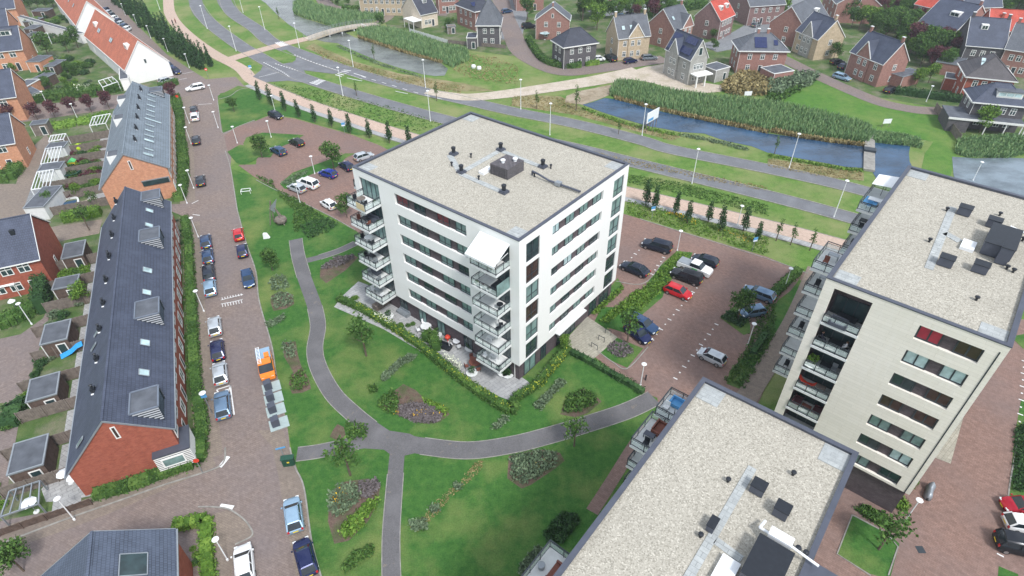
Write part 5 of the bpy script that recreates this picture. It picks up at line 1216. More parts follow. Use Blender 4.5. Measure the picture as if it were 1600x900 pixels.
def blades(name, pts, n, h, w, mat, label, seed=1, cat='reeds', lean=.25):
    rr = random.Random(seed); m = MB()
    for x, y in scatter(pts, n, rr):
        hh = h*(.55+.6*rr.random()); a = rr.random()*6.28; dx, dy = math.cos(a)*w, math.sin(a)*w; lx, ly = rr.gauss(0, lean), rr.gauss(0, lean)
        m.face([(x-dx, y-dy, 0), (x+dx, y+dy, 0), (x+dx*.7+lx, y+dy*.7+ly, hh*.8), (x+lx*1.3, y+ly*1.3, hh), (x-dx*.7+lx, y-dy*.7+ly, hh*.8)])
    o = m.build(name, G[mat]); tag(o, label, cat, kind='stuff'); return o
def tufts(name, pts, n, s, h, mat, label, seed=1, cat='planting'):
    rr = random.Random(seed); m = MB()
    for x, y in scatter(pts, n, rr):
        for k in range(3): leafq(m, Vector((x+rr.gauss(0, s*.8), y+rr.gauss(0, s*.8), h*rr.random())), s*(.5+rr.random()), rr, .1)
    o = m.build(name, G[mat]); tag(o, label, cat, kind='stuff'); return o
G['fl_y'] = plain('yellow_flowers', (.75, .45, .03), .7, .1, 0, .2); G['fl_w'] = plain('white_flowers', (.75, .78, .62), .7, .1, 0, .1); G['fl_p'] = plain('lavender_heather', (.165, .145, .150), .9, .1, 0, .3, 5)
# reeds and canal banks
blades('reeds', T(2, 0, [(650, 520), (760, 525), (1000, 580), (1180, 610), (1300, 620), (1500, 640), (1620, 655), (1620, 830), (1300, 760), (1100, 720), (900, 680), (700, 625), (610, 600), (615, 570)]), 11000, 1.6, .11, 'reed', 'dense green reeds along the far bank of the blue canal', 2)
blades('reeds', T(3, 0, [(20, 655), (150, 680), (300, 710), (500, 760), (620, 800), (660, 850), (620, 900), (400, 870), (200, 845), (0, 800)]), 7000, 1.6, .11, 'reed', 'green reeds between the mown field and the canal weir', 3)
blades('dry_reeds', T(2, 0, [(640, 608), (900, 675), (1100, 722), (1600, 822), (1600, 838), (1100, 735), (900, 688), (640, 622)]), 1500, .8, .14, 'reed_y', 'straw coloured reed edge along the blue canal', 4)
blades('dry_reeds', T(3, 0, [(0, 810), (200, 850), (400, 882), (600, 905), (600, 918), (400, 894), (200, 864), (0, 826)]), 1000, .8, .14, 'reed_y', 'straw coloured reed edge near the canal weir', 5)
blades('reeds', T(1, 0, [(640, 195), (760, 180), (830, 190), (1000, 230), (1150, 285), (1320, 320), (1330, 380), (1230, 425), (1150, 385), (1000, 345), (800, 285), (640, 230)]), 9000, 1.6, .13, 'reed', 'dense reeds on the far bank of the grey canal by the bridge', 6)
blades('dry_reeds', T(1, 0, [(640, 228), (800, 283), (1000, 344), (1160, 388), (1160, 397), (1000, 354), (800, 295), (640, 240)]), 900, .8, .15, 'reed_y', 'straw coloured edge of the reeds on the grey canal', 7)
blades('reeds', T(1, 0, [(240, 20), (290, 0), (380, 40), (520, 75), (700, 90), (790, 85), (800, 115), (700, 140), (540, 160), (500, 172), (400, 142), (300, 112), (235, 82)]), 7000, 1.6, .13, 'reed', 'reeds on the bank above the bridge', 8)
blades('rough_grass', T(3, 0, [(660, 835), (820, 850), (940, 880), (960, 930), (890, 915), (780, 905), (650, 890)]), 2600, 1.0, .12, 'reed', 'tall rough grass beside the concrete weir', 9)
blades('rough_grass', T(3, 0, [(1180, 880), (1640, 850), (1700, 940), (1500, 990), (1250, 985), (1170, 960)]), 4500, 1.1, .13, 'reed', 'overgrown bank below the veranda house', 10)
tufts('weeds', T(2, 0, [(1340, 520), (1420, 470), (1560, 480), (1640, 520), (1600, 600), (1400, 600), (1300, 570)]), 1400, .35, 1.6, 'reed_y', 'tangle of dry weeds and brush beside the sandy ground', 11)
tufts('weeds', T(3, 0, [(0, 510), (140, 480), (320, 480), (260, 540), (160, 560), (60, 610), (0, 600)]), 1500, .38, 1.8, 'leaf_g', 'overgrown grey green brush at the head of the mown field', 12)
tufts('weeds', T(3, 0, [(0, 560), (120, 540), (200, 560), (80, 640), (0, 640)]), 900, .34, 1.2, 'leaf', 'green brush under the dry weeds at the field corner', 13)
tufts('weeds', T(1, 0, [(1300, 340), (1500, 360), (1640, 420), (1640, 540), (1500, 520), (1300, 480), (1230, 440)]), 700, .16, .35, 'reed_y', 'rough herbs on the meadow beyond the canal end', 14)
for k, (pl, n, mt) in enumerate(((T(1, 0, [(520, 285), (650, 345), (760, 390), (880, 430), (1040, 475), (1030, 490), (870, 440), (740, 400), (630, 355), (500, 290)]), 380, 'leaf'), (T(2, 0, [(440, 668), (560, 715), (700, 762), (860, 805), (1050, 840), (1040, 858), (840, 815), (680, 775), (540, 730), (430, 682)]), 420, 'leaf'),
        (T(2, 0, [(1060, 835), (1330, 890), (1480, 930), (1470, 945), (1310, 905), (1040, 850)]), 300, 'leaf'), (T(3, 1, [(0, 65), (250, 112), (500, 155), (600, 160), (590, 175), (480, 168), (240, 125), (0, 80)]), 400, 'leaf_g'))):
    tufts('bank_plants', pl, n, .18, .35, 'leaf_l' if k % 2 else 'leaf_g', ['leafy waterside plants on the road side bank of the grey canal', 'low waterside plants at the head of the blue canal', 'waterside plants below the billboard on the near bank', 'waterside plants on the near bank by the weir'][k], 20+k)
rr = random.Random(5)
# verge strip along the cycle path with yellow weeds
tufts('verge_weeds', T(2, 1, [(720, 350), (1000, 420), (1400, 540), (1600, 590), (1600, 700), (1300, 610), (1000, 520), (720, 440)]), 1500, .13, .22, 'leaf_l', 'weedy verge between the cycle path and the middle car park', 30)
tufts('yellow_weeds', T(2, 1, [(960, 420), (1050, 440), (1160, 480), (1160, 510), (1060, 480), (960, 450)]), 60, .10, .4, 'fl_y', 'yellow flowering weeds under the slim trees of the verge', 31, 'wildflowers')
tufts('yellow_weeds', T(2, 1, [(1270, 520), (1400, 560), (1500, 600), (1480, 620), (1380, 580), (1260, 540)]), 30, .09, .4, 'fl_y', 'yellow flowering weeds near the right hand blue sign', 32, 'wildflowers')
# flower beds in the park
BED = [(T(1, 2, [(760, 740), (800, 680), (870, 640), (900, 720), (880, 790), (860, 800)]), 260, 'leaf', .5, 'tall leafy perennials at the left end of the large flower bed'),
       (T(1, 2, [(890, 735), (1000, 720), (1120, 740), (1160, 800), (1120, 845), (1000, 840), (900, 800)]), 900, 'fl_p', .2, 'lavender grey heather in the large flower bed'),
       (T(1, 2, [(1040, 690), (1140, 730), (1200, 760), (1190, 800), (1130, 760), (1050, 720)]), 140, 'leaf_l', .4, 'light green perennials at the right end of the large flower bed'),
       (T(1, 3, [(560, 560), (620, 520), (700, 440), (770, 400), (750, 480), (680, 590), (580, 670), (520, 650)]), 420, 'leaf_l', .5, 'bright green leafy planting in the bed left of the straight path'),
       (T(1, 3, [(460, 380), (560, 320), (640, 330), (660, 400), (600, 470), (500, 540), (450, 480)]), 320, 'leaf_g', .4, 'grey green planting in the bed left of the straight path'),
       (T(1, 3, [(640, 320), (760, 300), (780, 340), (730, 410), (650, 410)]), 200, 'fl_p', .4, 'purple brown heather in the bed left of the straight path'),
       (T(2, 3, [(-10, 160), (170, 118), (290, 140), (270, 210), (100, 320), (0, 300)]), 620, 'leaf_g', .5, 'grey green planting in the oval flower bed right of the paths'),
       (T(2, 2, [(350, 680), (450, 640), (530, 690), (520, 720), (420, 780), (320, 780)]), 520, 'leaf', .7, 'leafy roses in the bed between the park path and the hedge'),
       (T(1, 1, [(410, 770), (500, 710), (600, 695), (620, 710), (540, 760), (430, 790)]), 240, 'fl_p', .4, 'purple grey heather in the bed below the west balconies'),
       (T(1, 2, [(170, 340), (240, 345), (250, 430), (190, 440)]), 110, 'leaf_g', .3, 'thin plants at the top of the long bed by the orange van'),
       (T(1, 2, [(215, 560), (290, 510), (330, 600), (280, 645), (220, 640)]), 160, 'leaf', .4, 'plants at the foot of the long bed by the containers'),
       (T(1, 2, [(100, 60), (150, 30), (230, 50), (220, 110), (120, 135)]), 170, 'leaf_g', .4, 'plants in the small bed beside the winding path'),
       (T(1, 1, [(90, 860), (130, 820), (190, 830), (210, 900), (100, 930)]), 170, 'leaf_g', .5, 'grey shrubs below the round tree near the playground'),
       (T(1, 2, [(560, 860), (620, 840), (700, 880), (690, 940), (580, 960)]), 170, 'leaf', .6, 'dark leafy planting left of the path crossing'),
       (T(2, 2, [(590, 360), (690, 330), (760, 400), (700, 440), (620, 420)]), 240, 'fl_p', .3, 'lavender heather on the triangle beside the bicycle stands'),
       (T(1, 2, [(60, 220), (170, 170), (180, 200), (80, 250)]), 120, 'leaf_g', .3, 'silvery grasses left of the winding path near its top bend')]
for k, (pl, n, mt, h, lb) in enumerate(BED): tufts('flower_bed_plants', pl, n, .16, h, mt, lb, 40+k)
for k, (pl, n, lb) in enumerate(((T(1, 2, [(850, 770), (890, 765), (890, 790), (860, 795)]), 12, 'yellow flowers at the left of the large flower bed'), (T(1, 2, [(955, 780), (1040, 760), (1190, 745), (1180, 800), (1000, 820)]), 34, 'yellow flowers along the front of the large flower bed'),
        (T(1, 3, [(465, 400), (560, 350), (590, 375), (520, 440), (480, 480)]), 30, 'orange yellow flowers in the bed left of the straight path'), (T(2, 3, [(90, 180), (220, 175), (200, 225), (100, 270)]), 18, 'yellow flowers in the oval flower bed'))):
    tufts('yellow_flowers', pl, max(6, n//2), .08, .5, 'fl_y', lb, 70+k, 'flowers')
# ornamental grass lines across the lawn
for k, (pl, n, mt, lb) in enumerate(((T(1, 2, [(780, 560), (880, 470), (960, 420), (1010, 430), (900, 500), (800, 590)]), 240, 'leaf_g', 'line of silvery grasses on the lawn below the garden hedge'), (T(1, 2, [(700, 620), (760, 620), (770, 650), (710, 660)]), 60, 'leaf', 'clump of grasses above the large flower bed'),
        (T(2, 2, [(130, 740), (200, 680), (300, 570), (340, 590), (250, 680), (180, 770)]), 260, 'leaf_g', 'line of grey green grasses on the lawn below the east corner hedge'), (T(1, 2, [(1460, 880), (1560, 800), (1590, 820), (1500, 890)]), 70, 'leaf_g', 'grasses at the hedge corner above the curved path'),
        (T(1, 3, [(960, 570), (1060, 550), (1070, 610), (980, 620)]), 110, 'leaf_g', 'clump of grey green grass right of the straight path'), (T(1, 3, [(1090, 470), (1140, 465), (1140, 500), (1090, 500)]), 40, 'leaf_g', 'middle clump of grass along the bare line'),
        (T(1, 3, [(1240, 330), (1280, 330), (1280, 365), (1240, 365)]), 30, 'leaf_g', 'upper clump of grass along the bare line'), (T(1, 3, [(540, 850), (620, 760), (730, 710), (740, 760), (640, 820), (560, 880)]), 280, 'leaf', 'diagonal band of grass plants near the bottom edge'),
        (T(2, 2, [(640, 130), (760, 30), (960, -30), (900, 30), (760, 120), (600, 220), (540, 220)]), 520, 'leaf', 'tall planting along the strip beside the tower entrance'), (T(2, 1, [(850, 880), (930, 780), (1020, 690), (1110, 690), (1000, 820), (930, 930), (800, 1050), (660, 1060)]), 800, 'leaf', 'grass planting on the island between the parked cars'),
        (T(2, 3, [(200, 640), (310, 510), (400, 520), (420, 560), (320, 690), (230, 700)]), 460, 'leaf_d', 'dark shrubs beside the bottom balcony of the nearest tower'), (T(2, 3, [(60, 830), (160, 720), (190, 740), (100, 860), (40, 900)]), 240, 'leaf_g', 'grey green shrubs left of the bottom balcony'),
        (T(3, 3, [(550, 490), (590, 465), (720, 520), (790, 590), (760, 610), (640, 560)]), 420, 'leaf', 'low shrubs along the small lawn beside the cream tower'), (T(3, 3, [(1540, -20), (1640, -60), (1660, 380), (1530, 370)]), 520, 'leaf_d', 'dark ground planting at the right edge'),
        (T(1, 1, [(100, 230), (0, 200), (60, 250), (260, 350), (420, 450), (430, 480), (300, 500), (250, 560), (230, 520), (240, 420), (150, 330)]), 620, 'leaf', 'loose shrubs between the playground and the car park'), (T(1, 1, [(270, 520), (360, 480), (460, 470), (520, 500), (440, 560), (330, 600)]), 260, 'leaf_d', 'dark shrubs right of the playground'),
        (T(1, 1, [(160, 250), (230, 200), (330, 160), (320, 190), (210, 270)]), 140, 'leaf_g', 'plants at the end of the upper parking island'), (T(2, 2, [(1300, 190), (1360, 150), (1450, 160), (1480, 210), (1430, 250)]), 260, 'leaf_d', 'dark shrubs under the round tree in the car park'),
        (T(2, 2, [(490, 160), (560, 100), (690, -10), (700, 10), (560, 140), (520, 175)]), 170, 'leaf_l', 'planting along the foot of the middle tower near its entrance'), (T(2, 2, [(1560, 140), (1640, 60), (1640, 300), (1450, 640), (1330, 580), (1450, 400)]), 600, 'leaf', 'shrubby verge between the car park and the right hand tower'),
        (T(3, 3, [(780, 440), (870, 430), (870, 500), (820, 500)]), 90, 'leaf_l', 'light green plants at the foot of the cream tower corner'), (T(3, 3, [(870, 330), (930, 290), (920, 350), (880, 360)]), 60, 'leaf', 'plants against the plinth of the cream tower'))):
    tufts('lawn_planting', pl, int(n*1.6), .14, .5, {'leaf': 'leaf_l' if k in (8, 9, 21) else 'leaf'}.get(mt, mt), lb, 80+k)
# dry and green clumps in the rough verges
tufts('dry_grass', T(1, 3, [(1010, 620), (960, 600), (1060, 520), (1160, 400), (1280, 310), (1370, 190), (1430, 180), (1400, 240), (1320, 320), (1210, 420), (1120, 530)]), 420, .10, .05, 'reed_y', 'thin dry grass line across the lawn right of the straight path', 130)
tufts('dry_grass', T(1, 0, [(330, 285), (600, 390), (900, 470), (1300, 540), (1280, 590), (900, 520), (650, 440), (420, 370)]), 900, .16, .1, 'reed_y', 'dry brown grass on the bank between road and grey canal', 131)
tufts('dry_grass', T(2, 0, [(0, 600), (300, 610), (520, 720), (860, 810), (1060, 860), (1000, 880), (700, 800), (400, 720), (0, 660)]), 900, .16, .1, 'reed_y', 'dry brown grass on the bank left of the billboard', 132)
tufts('dry_grass', T(2, 1, [(0, -30), (300, 0), (700, 90), (1000, 150), (1600, 270), (1600, 300), (1000, 185), (600, 100), (200, 30)]), 1100, .14, .08, 'reed_y', 'dry mown grass on the median between the carriageways', 133)
tufts('rough_grass', T(2, 1, [(720, 190), (1000, 230), (1600, 380), (1600, 450), (1000, 300), (720, 240)]), 1300, .13, .12, 'leaf', 'rough green grass between the lower carriageway and the cycle path', 134)
tufts('rough_grass', T(3, 1, [(0, 90), (250, 130), (580, 180), (590, 230), (300, 200), (0, 140)]), 600, .14, .1, 'reed_y', 'rough brown grass between the upper carriageway and the canal', 135)
tufts('rough_grass', T(1, 0, [(100, 520), (400, 560), (900, 680), (1200, 780), (1000, 820), (600, 720), (300, 620)]), 1000, .15, .12, 'leaf', 'rough grass between the cycle path trees and the lower carriageway', 136)
# hedges
hedge(T(1, 2, [(515, 75), (700, 160), (1000, 350), (1300, 590), (1590, 780)]) + T(2, 2, [(10, 700)]), 1.05, .85, 'long clipped garden hedge along the terrace of the middle tower facing the park', 'leaf', 40, .12)
tufts('hedge_blossom', T(1, 2, [(640, 110), (720, 150), (1000, 335), (1300, 570), (1590, 760), (1580, 790), (1290, 600), (990, 365), (700, 180), (620, 130)]), 420, .11, 1.0, 'leaf_y', 'yellow green young leaves on top of the long garden hedge', 123)
hedge(T(2, 2, [(15, 700), (160, 610), (300, 440), (360, 390)]), 1.0, .85, 'hedge turning round the east corner of the middle tower', 'leaf', 40, .12)
tufts('hedge_blossom', T(2, 2, [(40, 690), (170, 600), (310, 430), (350, 400), (330, 450), (190, 620), (60, 700)]), 160, .11, 1.0, 'leaf_y', 'yellow green young leaves on the east corner hedge', 124)
tufts('white_hydrangeas', T(1, 2, [(720, 170), (780, 180), (860, 240), (850, 255), (760, 210)]), 70, .10, 1.2, 'fl_w', 'white flowers along the upper part of the garden hedge', 120, 'flowers')
tufts('white_hydrangeas', T(1, 2, [(1160, 420), (1200, 430), (1290, 500), (1270, 515), (1170, 445)]), 80, .10, 1.2, 'fl_w', 'white hydrangeas along the lower part of the garden hedge', 121, 'flowers')
hedge(T(2, 2, [(370, 410), (450, 450), (560, 510), (700, 590), (820, 660)]), .8, .8, 'low dark hedge between the lawn and the brick path to the park', 'leaf_d', 30, .12)
hedge(T(1, 2, [(1060, 340), (1100, 310), (1130, 400)])+[], 1.3, 1.5, 'green hedge dividing the garden terraces of the middle tower', 'leaf', 34, .13)
hedge(T(0, 1, [(1140, 0), (1150, 130), (1145, 260), (1120, 360)]), 1.9, 1.1, 'front garden hedge along the pavement before the blue grey terrace', 'leaf', 26, .15)
hedge(T(0, 0, [(1100, 610), (1120, 700), (1125, 800), (1130, 900)]), 1.9, 1.1, 'northern part of the front hedge before the blue grey terrace', 'leaf', 26, .15)
hedge(T(0, 1, [(1160, 470), (1180, 600), (1190, 760), (1195, 900)]), 1.3, .9, 'upper part of the long pavement hedge before the slate blue terrace', 'leaf', 28, .13)
hedge(T(0, 2, [(1195, 0), (1205, 160), (1215, 400), (1235, 640), (1260, 800), (1275, 930)]), 1.4, .9, 'lower part of the long pavement hedge before the slate blue terrace', 'leaf', 28, .13)
hedge(T(0, 3, [(1245, 0), (1260, 100), (1240, 190), (1150, 220), (1000, 275), (820, 345), (600, 400)]), 1.5, 1.0, 'corner hedge wrapping the red brick gable by the side street', 'leaf', 30, .13)
hedge(T(0, 3, [(1090, 600), (1200, 580), (1290, 560), (1300, 650), (1300, 780), (1320, 930)]), 1.3, .9, 'hedge round the front garden at the bottom left', 'leaf_l', 30, .13)
hedge(T(0, 0, [(190, 640), (330, 620), (480, 600), (620, 590), (760, 555)]), 3.2, 1.9, 'wide hedge with white blossom beside the street of dark red trees', 'leaf', 16, .2)
tufts('white_blossom', T(0, 0, [(480, 575), (580, 565), (590, 600), (490, 610)]), 100, .16, 2.1, 'fl_w', 'white blossom on the wide hedge', 122, 'flowers')
hedge(T(0, 0, [(1000, 560), (1060, 545), (1110, 525)]), 1.5, 1.6, 'hedge behind the parked car at the crossroads', 'leaf', 22, .16)
hedge(T(0, 2, [(0, 240), (100, 200), (200, 150), (260, 110)]), 3.0, 1.3, 'broad low hedge left of the back alley', 'leaf', 20, .15)
hedge(T(0, 1, [(285, 1060), (290, 960), (285, 880)]), 1.6, 3.0, 'tall narrow conifer hedge beside the red brick house', 'leaf_d', 30, .14)
hedge(T(0, 2, [(60, 880), (110, 760), (100, 740)]), 2.2, 1.2, 'hedge in the lower left gardens', 'leaf_d', 22, .15)
hedge(T(0, 1, [(-10, 225), (60, 225), (115, 160), (120, 110)]), 2.6, 1.6, 'rounded hedge before the orange brick house', 'leaf', 22, .15)
hedge(T(0, 1, [(400, 485), (500, 465), (640, 440)]), 2.0, 1.6, 'hedge closing the last garden of the blue grey terrace', 'leaf_l', 24, .15)
hedge(T(0, 0, [(280, 800), (480, 770), (690, 720)]), 5.0, .5, 'low planted verge beside the street of dark red trees', 'leaf_l', 9, .2)
hedge(T(2, 0, [(100, 250), (170, 360), (240, 405), (330, 425), (430, 420)]), 1.6, 1.5, 'clipped hedge round the garden of the charcoal house', 'leaf', 14, .22)
hedge(T(2, 0, [(455, 412), (540, 402)]), 1.5, 1.3, 'short hedge beside the drive of the charcoal house', 'leaf_l', 14, .22)
hedge(T(3, 0, [(790, 585), (900, 600), (1050, 620), (1200, 640)]), 1.4, 1.7, 'long clipped hedge beside the lane at the mown field', 'leaf_d', 14, .22)
hedge(T(3, 1, [(-40, 900), (60, 700), (180, 560)])[:0] or T(2, 2, [(1500, 420), (1580, 300)]), .8, .8, 'short hedge along the car park footpath', 'leaf_d', 24, .14)
hedge(T(2, 1, [(1600, 985), (1680, 900), (1790, 800)]), 1.3, .9, 'long hedge between the car park and the brick footpath', 'leaf', 26, .15)
for k, (a, b, lb) in enumerate((((1, 1), 0, ''),)): pass
hedge(T(1, 0, [(540, 58), (640, 60)]), 1.3, 1.2, 'left hedge before the tan terrace at the top', 'leaf', 9, .26); hedge(T(1, 0, [(700, 62), (800, 64), (880, 64)]), 1.3, 1.2, 'right hedge before the tan terrace at the top', 'leaf', 9, .26)
hedge(T(2, 0, [(560, 50), (700, 25), (900, 0), (1100, -30)]), 2.5, 1.8, 'hedge behind the far parked cars at the top', 'leaf', 7, .3)
hedge(T(2, 0, [(880, 110), (1000, 75), (1200, 40)]), 4, 2.5, 'shrubby belt behind the brown brick houses at the top', 'leaf', 6, .34)
# trees
CB = [(25, 625), (98, 660), (185, 695), (270, 735), (370, 765), (475, 795), (590, 835), (710, 865), (835, 895), (960, 925)]
GC = 'slim columnar trees along the pink cycle path'
for i, p in enumerate(CB): tree(T(1, 0, [p])[0], 'column', 1.5+.45*random.random(), ordn(i)+' slim tree from the upper left beside the cycle path behind the far car park', GC)
for i, p in enumerate([(835, 385), (890, 420), (1020, 435), (1095, 495), (1225, 490), (1300, 545), (1445, 545), (1525, 620)]): tree(T(2, 1, [p])[0], 'column', 1.45+.4*random.random(), ordn(i)+' slim tree from the left on the verge right of the middle tower', GC)
for i, p in enumerate([(50, 605), (140, 630), (260, 665)]): tree(T(3, 1, [p])[0], 'young', 1.8, ordn(i)+' thin young tree on the verge left of the cream tower balconies', GC)
GP = 'dense double row of dark poplars between street and cycle path'
cy = smooth([g(183, 0), g(215, 28), g(250, 58), g(285, 85), g(322, 106)], 6)
tot = 26
for row in range(2):
    for i in range(tot):
        u = i/(tot-1)*(len(cy)-1); k = min(int(u), len(cy)-2); c = cy[k].lerp(cy[k+1], u-k); t = (cy[k+1]-cy[k]).normalized(); s = Vector((t.y, -t.x, 0))
        c = c+s*(-1.6+3.0*row)+Vector((random.uniform(-.4, .4), random.uniform(-.4, .4), 0))
        tree(Vector((c.x, c.y, 0)), 'cypress', 1.6+.9*random.random(), ordn(i)+' dark poplar from the top in the '+('street side' if row == 0 else 'cycle path side')+' row', GP, sz=1.25)
RP = [(75, 765), (238, 752), (348, 738), (467, 715), (573, 700), (685, 680), (1085, 625)]
for i, p in enumerate(RP): tree(T(0, 0, [p])[0], 'red', 1.6, ('dark red leaved tree standing alone at the corner of the blue grey terrace' if i == 6 else ordn(i)+' dark red leaved tree from the left along the side street'), 'dark red leaved street trees', v=i)
for p, k, s, lb in [(T(0, 0, [(1465, 700)])[0], 'round', 1.35, 'small round tree on the grass corner by the crossroads'), (T(1, 0, [(40, 985)])[0], 'round', 1.9, 'round tree on the grass island of the far car park'), (T(1, 1, [(490, 165)])[0], 'round', 2.2, 'round tree between the parked cars by the roof corner of the middle tower'),
        (T(1, 1, [(570, 460)])[0], 'round', 1.7, 'round tree beside the west balconies of the middle tower'), (T(1, 1, [(105, 790)])[0], 'round', 1.5, 'round tree on the lawn below the playground'), (T(1, 2, [(690, 425)])[0], 'sparse', 2.6, 'loose leafy tree alone in the middle of the lawn'),
        (T(1, 3, [(590, 270)])[0], 'sparse', 2.4, 'young leafy tree over the path stub near the green cabinet'), (T(2, 3, [(388, 90)])[0], 'sparse', 1.9, 'young tree beside the curved path towards the nearest tower'), (T(2, 2, [(720, 345)])[0], 'sparse', 2.4, 'leafy tree next to the two dark blue parked cars'),
        (T(2, 2, [(1410, 190)])[0], 'round', 1.9, 'round tree shading a blue car in the middle car park'), (T(3, 3, [(690, 735)])[0], 'sparse', 2.3, 'leaning young tree on the small lawn by the cream tower'), (T(2, 2, [(330, 385)])[0], 'light', .9, 'bright green small tree at the hedge corner by the entrance court'),
        (T(0, 0, [(310, 360)])[0], 'round', 2.6, 'large green tree in the upper left gardens'), (T(0, 0, [(490, 300)])[0], 'round', 2.3, 'large tree beside the garden wall of the white gabled house'), (T(0, 0, [(430, 330)])[0], 'round', 2.0, 'tree between the two larger garden trees at the upper left'), (T(0, 0, [(95, 455)])[0], 'light', 1.0, 'small clipped round tree before the pale patio'),
        (T(0, 1, [(330, 400)])[0], 'round', 1.2, 'garden tree left of the dark ornamental pool'), (T(0, 1, [(495, 330)])[0], 'light', 1.0, 'small light green garden tree right of the dark pool'), (T(0, 1, [(600, 395)])[0], 'sparse', 1.4, 'sparse tree by the white garden terrace'), (T(0, 2, [(540, 100)])[0], 'light', 1.4, 'bright yellow green shrub tree behind the slate blue terrace'),
        (T(0, 1, [(560, 540)])[0], 'sparse', 2.0, 'grey green tree over the alley behind the slate blue terrace'), (T(0, 3, [(150, 870)])[0], 'round', 1.8, 'tree at the bottom left behind the blue grey tiled house'), (T(1, 0, [(1130, 630)])[0], 'young', 2.0, 'thin tree beside the start of the sandy track'), (T(2, 0, [(155, 680)])[0], 'young', 1.9, 'thin tree on the verge left of the canal head'),
        (T(2, 0, [(400, 690)])[0], 'young', 2.6, 'feathery conifer on the bank at the canal head'), (T(1, 0, [(740, 375)])[0], 'young', 1.8, 'thin young tree on the grey canal bank'), (T(2, 0, [(665, 840)])[0], 'young', 1.5, 'thin young tree by the road left of the billboard'), (T(1, 0, [(630, 600)])[0], 'young', 1.7, 'thin young tree on the grass between the two road carriageways'), (T(1, 0, [(145, 120)])[0], 'young', 1.6, 'thin young tree on the canal bank at the top'),
        (T(2, 0, [(440, 130)])[0], 'light', 4.2, 'broad bright green tree group behind the charcoal house'), (T(2, 0, [(520, 120)])[0], 'light', 3.8, 'broad bright green tree right of the group behind the charcoal house'), (T(2, 0, [(530, 190)])[0], 'light', 3.0, 'light green tree beside the tan gabled house'), (T(2, 0, [(95, 130)])[0], 'round', 2.8, 'dark green tree left of the brown gable house'),
        (T(2, 0, [(840, 80)])[0], 'light', 2.4, 'small round tree by the far parking road'), (T(3, 0, [(80, 130)])[0], 'light', 2.6, 'street tree beside the grey road with parked cars'), (T(1, 0, [(780, 180)])[0], 'round', 1.8, 'bushy tree at the right end of the bridge'), (T(3, 0, [(1320, 830)])[0], 'light', 2.2, 'light green willow like tree before the veranda house'),
        (T(3, 0, [(405, 380)])[0], 'round', 1.9, 'tree on the drive beside the plain side gable'), (T(3, 0, [(920, 545)])[0], 'light', 1.8, 'light green tree behind the lane hedge, left of two'), (T(3, 0, [(1000, 520)])[0], 'light', 1.9, 'light green tree behind the lane hedge, right of two'), (T(3, 1, [(40, 60)])[0], 'young', 1.6, 'thin tree at the edge of the canal bank left of the weir')]:
    tree(p, k, s, lb)
# garden trees of the far neighbourhood
rr = random.Random(11); taken = []
def wood(pts, n, lab, grp, s=(1.5, 3.0), kinds=('round', 'round', 'light', 'round', 'red'), rng=None):
    global taken
    i = 0
    land = ['with a full crown', 'with a broad crown', 'with a narrow crown', 'with an uneven crown', 'with a dense crown']
    P = []
    for x, y in scatter(pts, n*5, rr):
        if len(P) < n and not any((x-a)**2+(y-b)**2 < 5 for a, b in taken): taken.append((x, y)); P.append((x, y))
    P.sort(key=lambda q: -q[1])
    for x, y in P:
        k = kinds[rr.randrange(len(kinds))]
        tree(Vector((x, y, 0)), k, rr.uniform(*s), '%s %s tree from the back in %s' % (ordn(i), {'round': 'green', 'light': 'light green', 'red': 'dark red'}[k], lab), grp); i += 1
wood(T(3, 0, [(480, 130), (640, 20), (900, -10), (940, 60), (1020, 120), (1060, 200), (1000, 240), (860, 260), (660, 220), (500, 210)]), 34, 'the gardens behind the plain side gable', 'far garden trees', (1.6, 3.0))
wood(T(3, 0, [(760, 250), (1050, 240), (1200, 250), (1180, 290), (1100, 330), (1150, 400), (1080, 470), (960, 440), (880, 360)]), 30, 'the gardens behind the tall chimney house', 'middle garden trees', (1.6, 3.0))
wood(T(2, 0, [(340, 60), (420, 30), (540, 40), (560, 100), (480, 130), (390, 110)]), 4, 'the clump above the charcoal house', 'trees above the charcoal house', (2.2, 3.2), ('light',))
wood(T(2, 0, [(560, 110), (640, 100), (760, 90), (980, 90), (940, 130), (800, 120), (620, 130)]), 9, 'the belt behind the tan gabled house', 'belt of small trees', (1.4, 2.2))
wood(T(3, 0, [(560, 100), (900, 60), (1000, 260), (1100, 420), (960, 440), (700, 250)]), 34, 'the dense middle of the far gardens', 'dense far garden trees', (1.2, 2.5))
wood(T(2, 0, [(360, 60), (700, 60), (1000, 60), (980, 100), (640, 120), (480, 150)]), 12, 'the belt before the far parked cars', 'belt before the far cars', (1.2, 2.2))
wood(T(3, 0, [(1440, -40), (1900, -60), (1900, 130), (1640, 125), (1480, 110), (1450, 40)]), 40, 'the woodland in the top right corner', 'woodland edge trees', (3.0, 4.2), ('round',))
wood(T(1, 0, [(1130, 190), (1230, 120), (1260, 170), (1180, 210)]), 4, 'the garden between the cream and brown houses', 'small garden trees by the water', (.7, 1.2), ('light', 'round'))
wood(T(1, 0, [(520, -20), (900, -20), (880, 20), (520, 10)])[:0] or T(0, 0, [(150, 30), (360, 10), (340, 60), (160, 70)]), 9, 'the dark hedge line at the top left', 'top left garden trees', (1.4, 2.0), ('round',))
wood(T(0, 0, [(280, 440), (420, 420), (520, 520), (500, 580), (380, 580), (280, 560)]), 10, 'the wild garden left of the white pergola', 'wild garden trees', (.8, 1.3), ('light', 'round'))
wood(T(0, 0, [(150, 180), (380, 120), (360, 160), (230, 240), (170, 240)]), 5, 'the gardens below the pale roofed shed', 'small upper left trees', (.8, 1.2), ('light', 'round'))
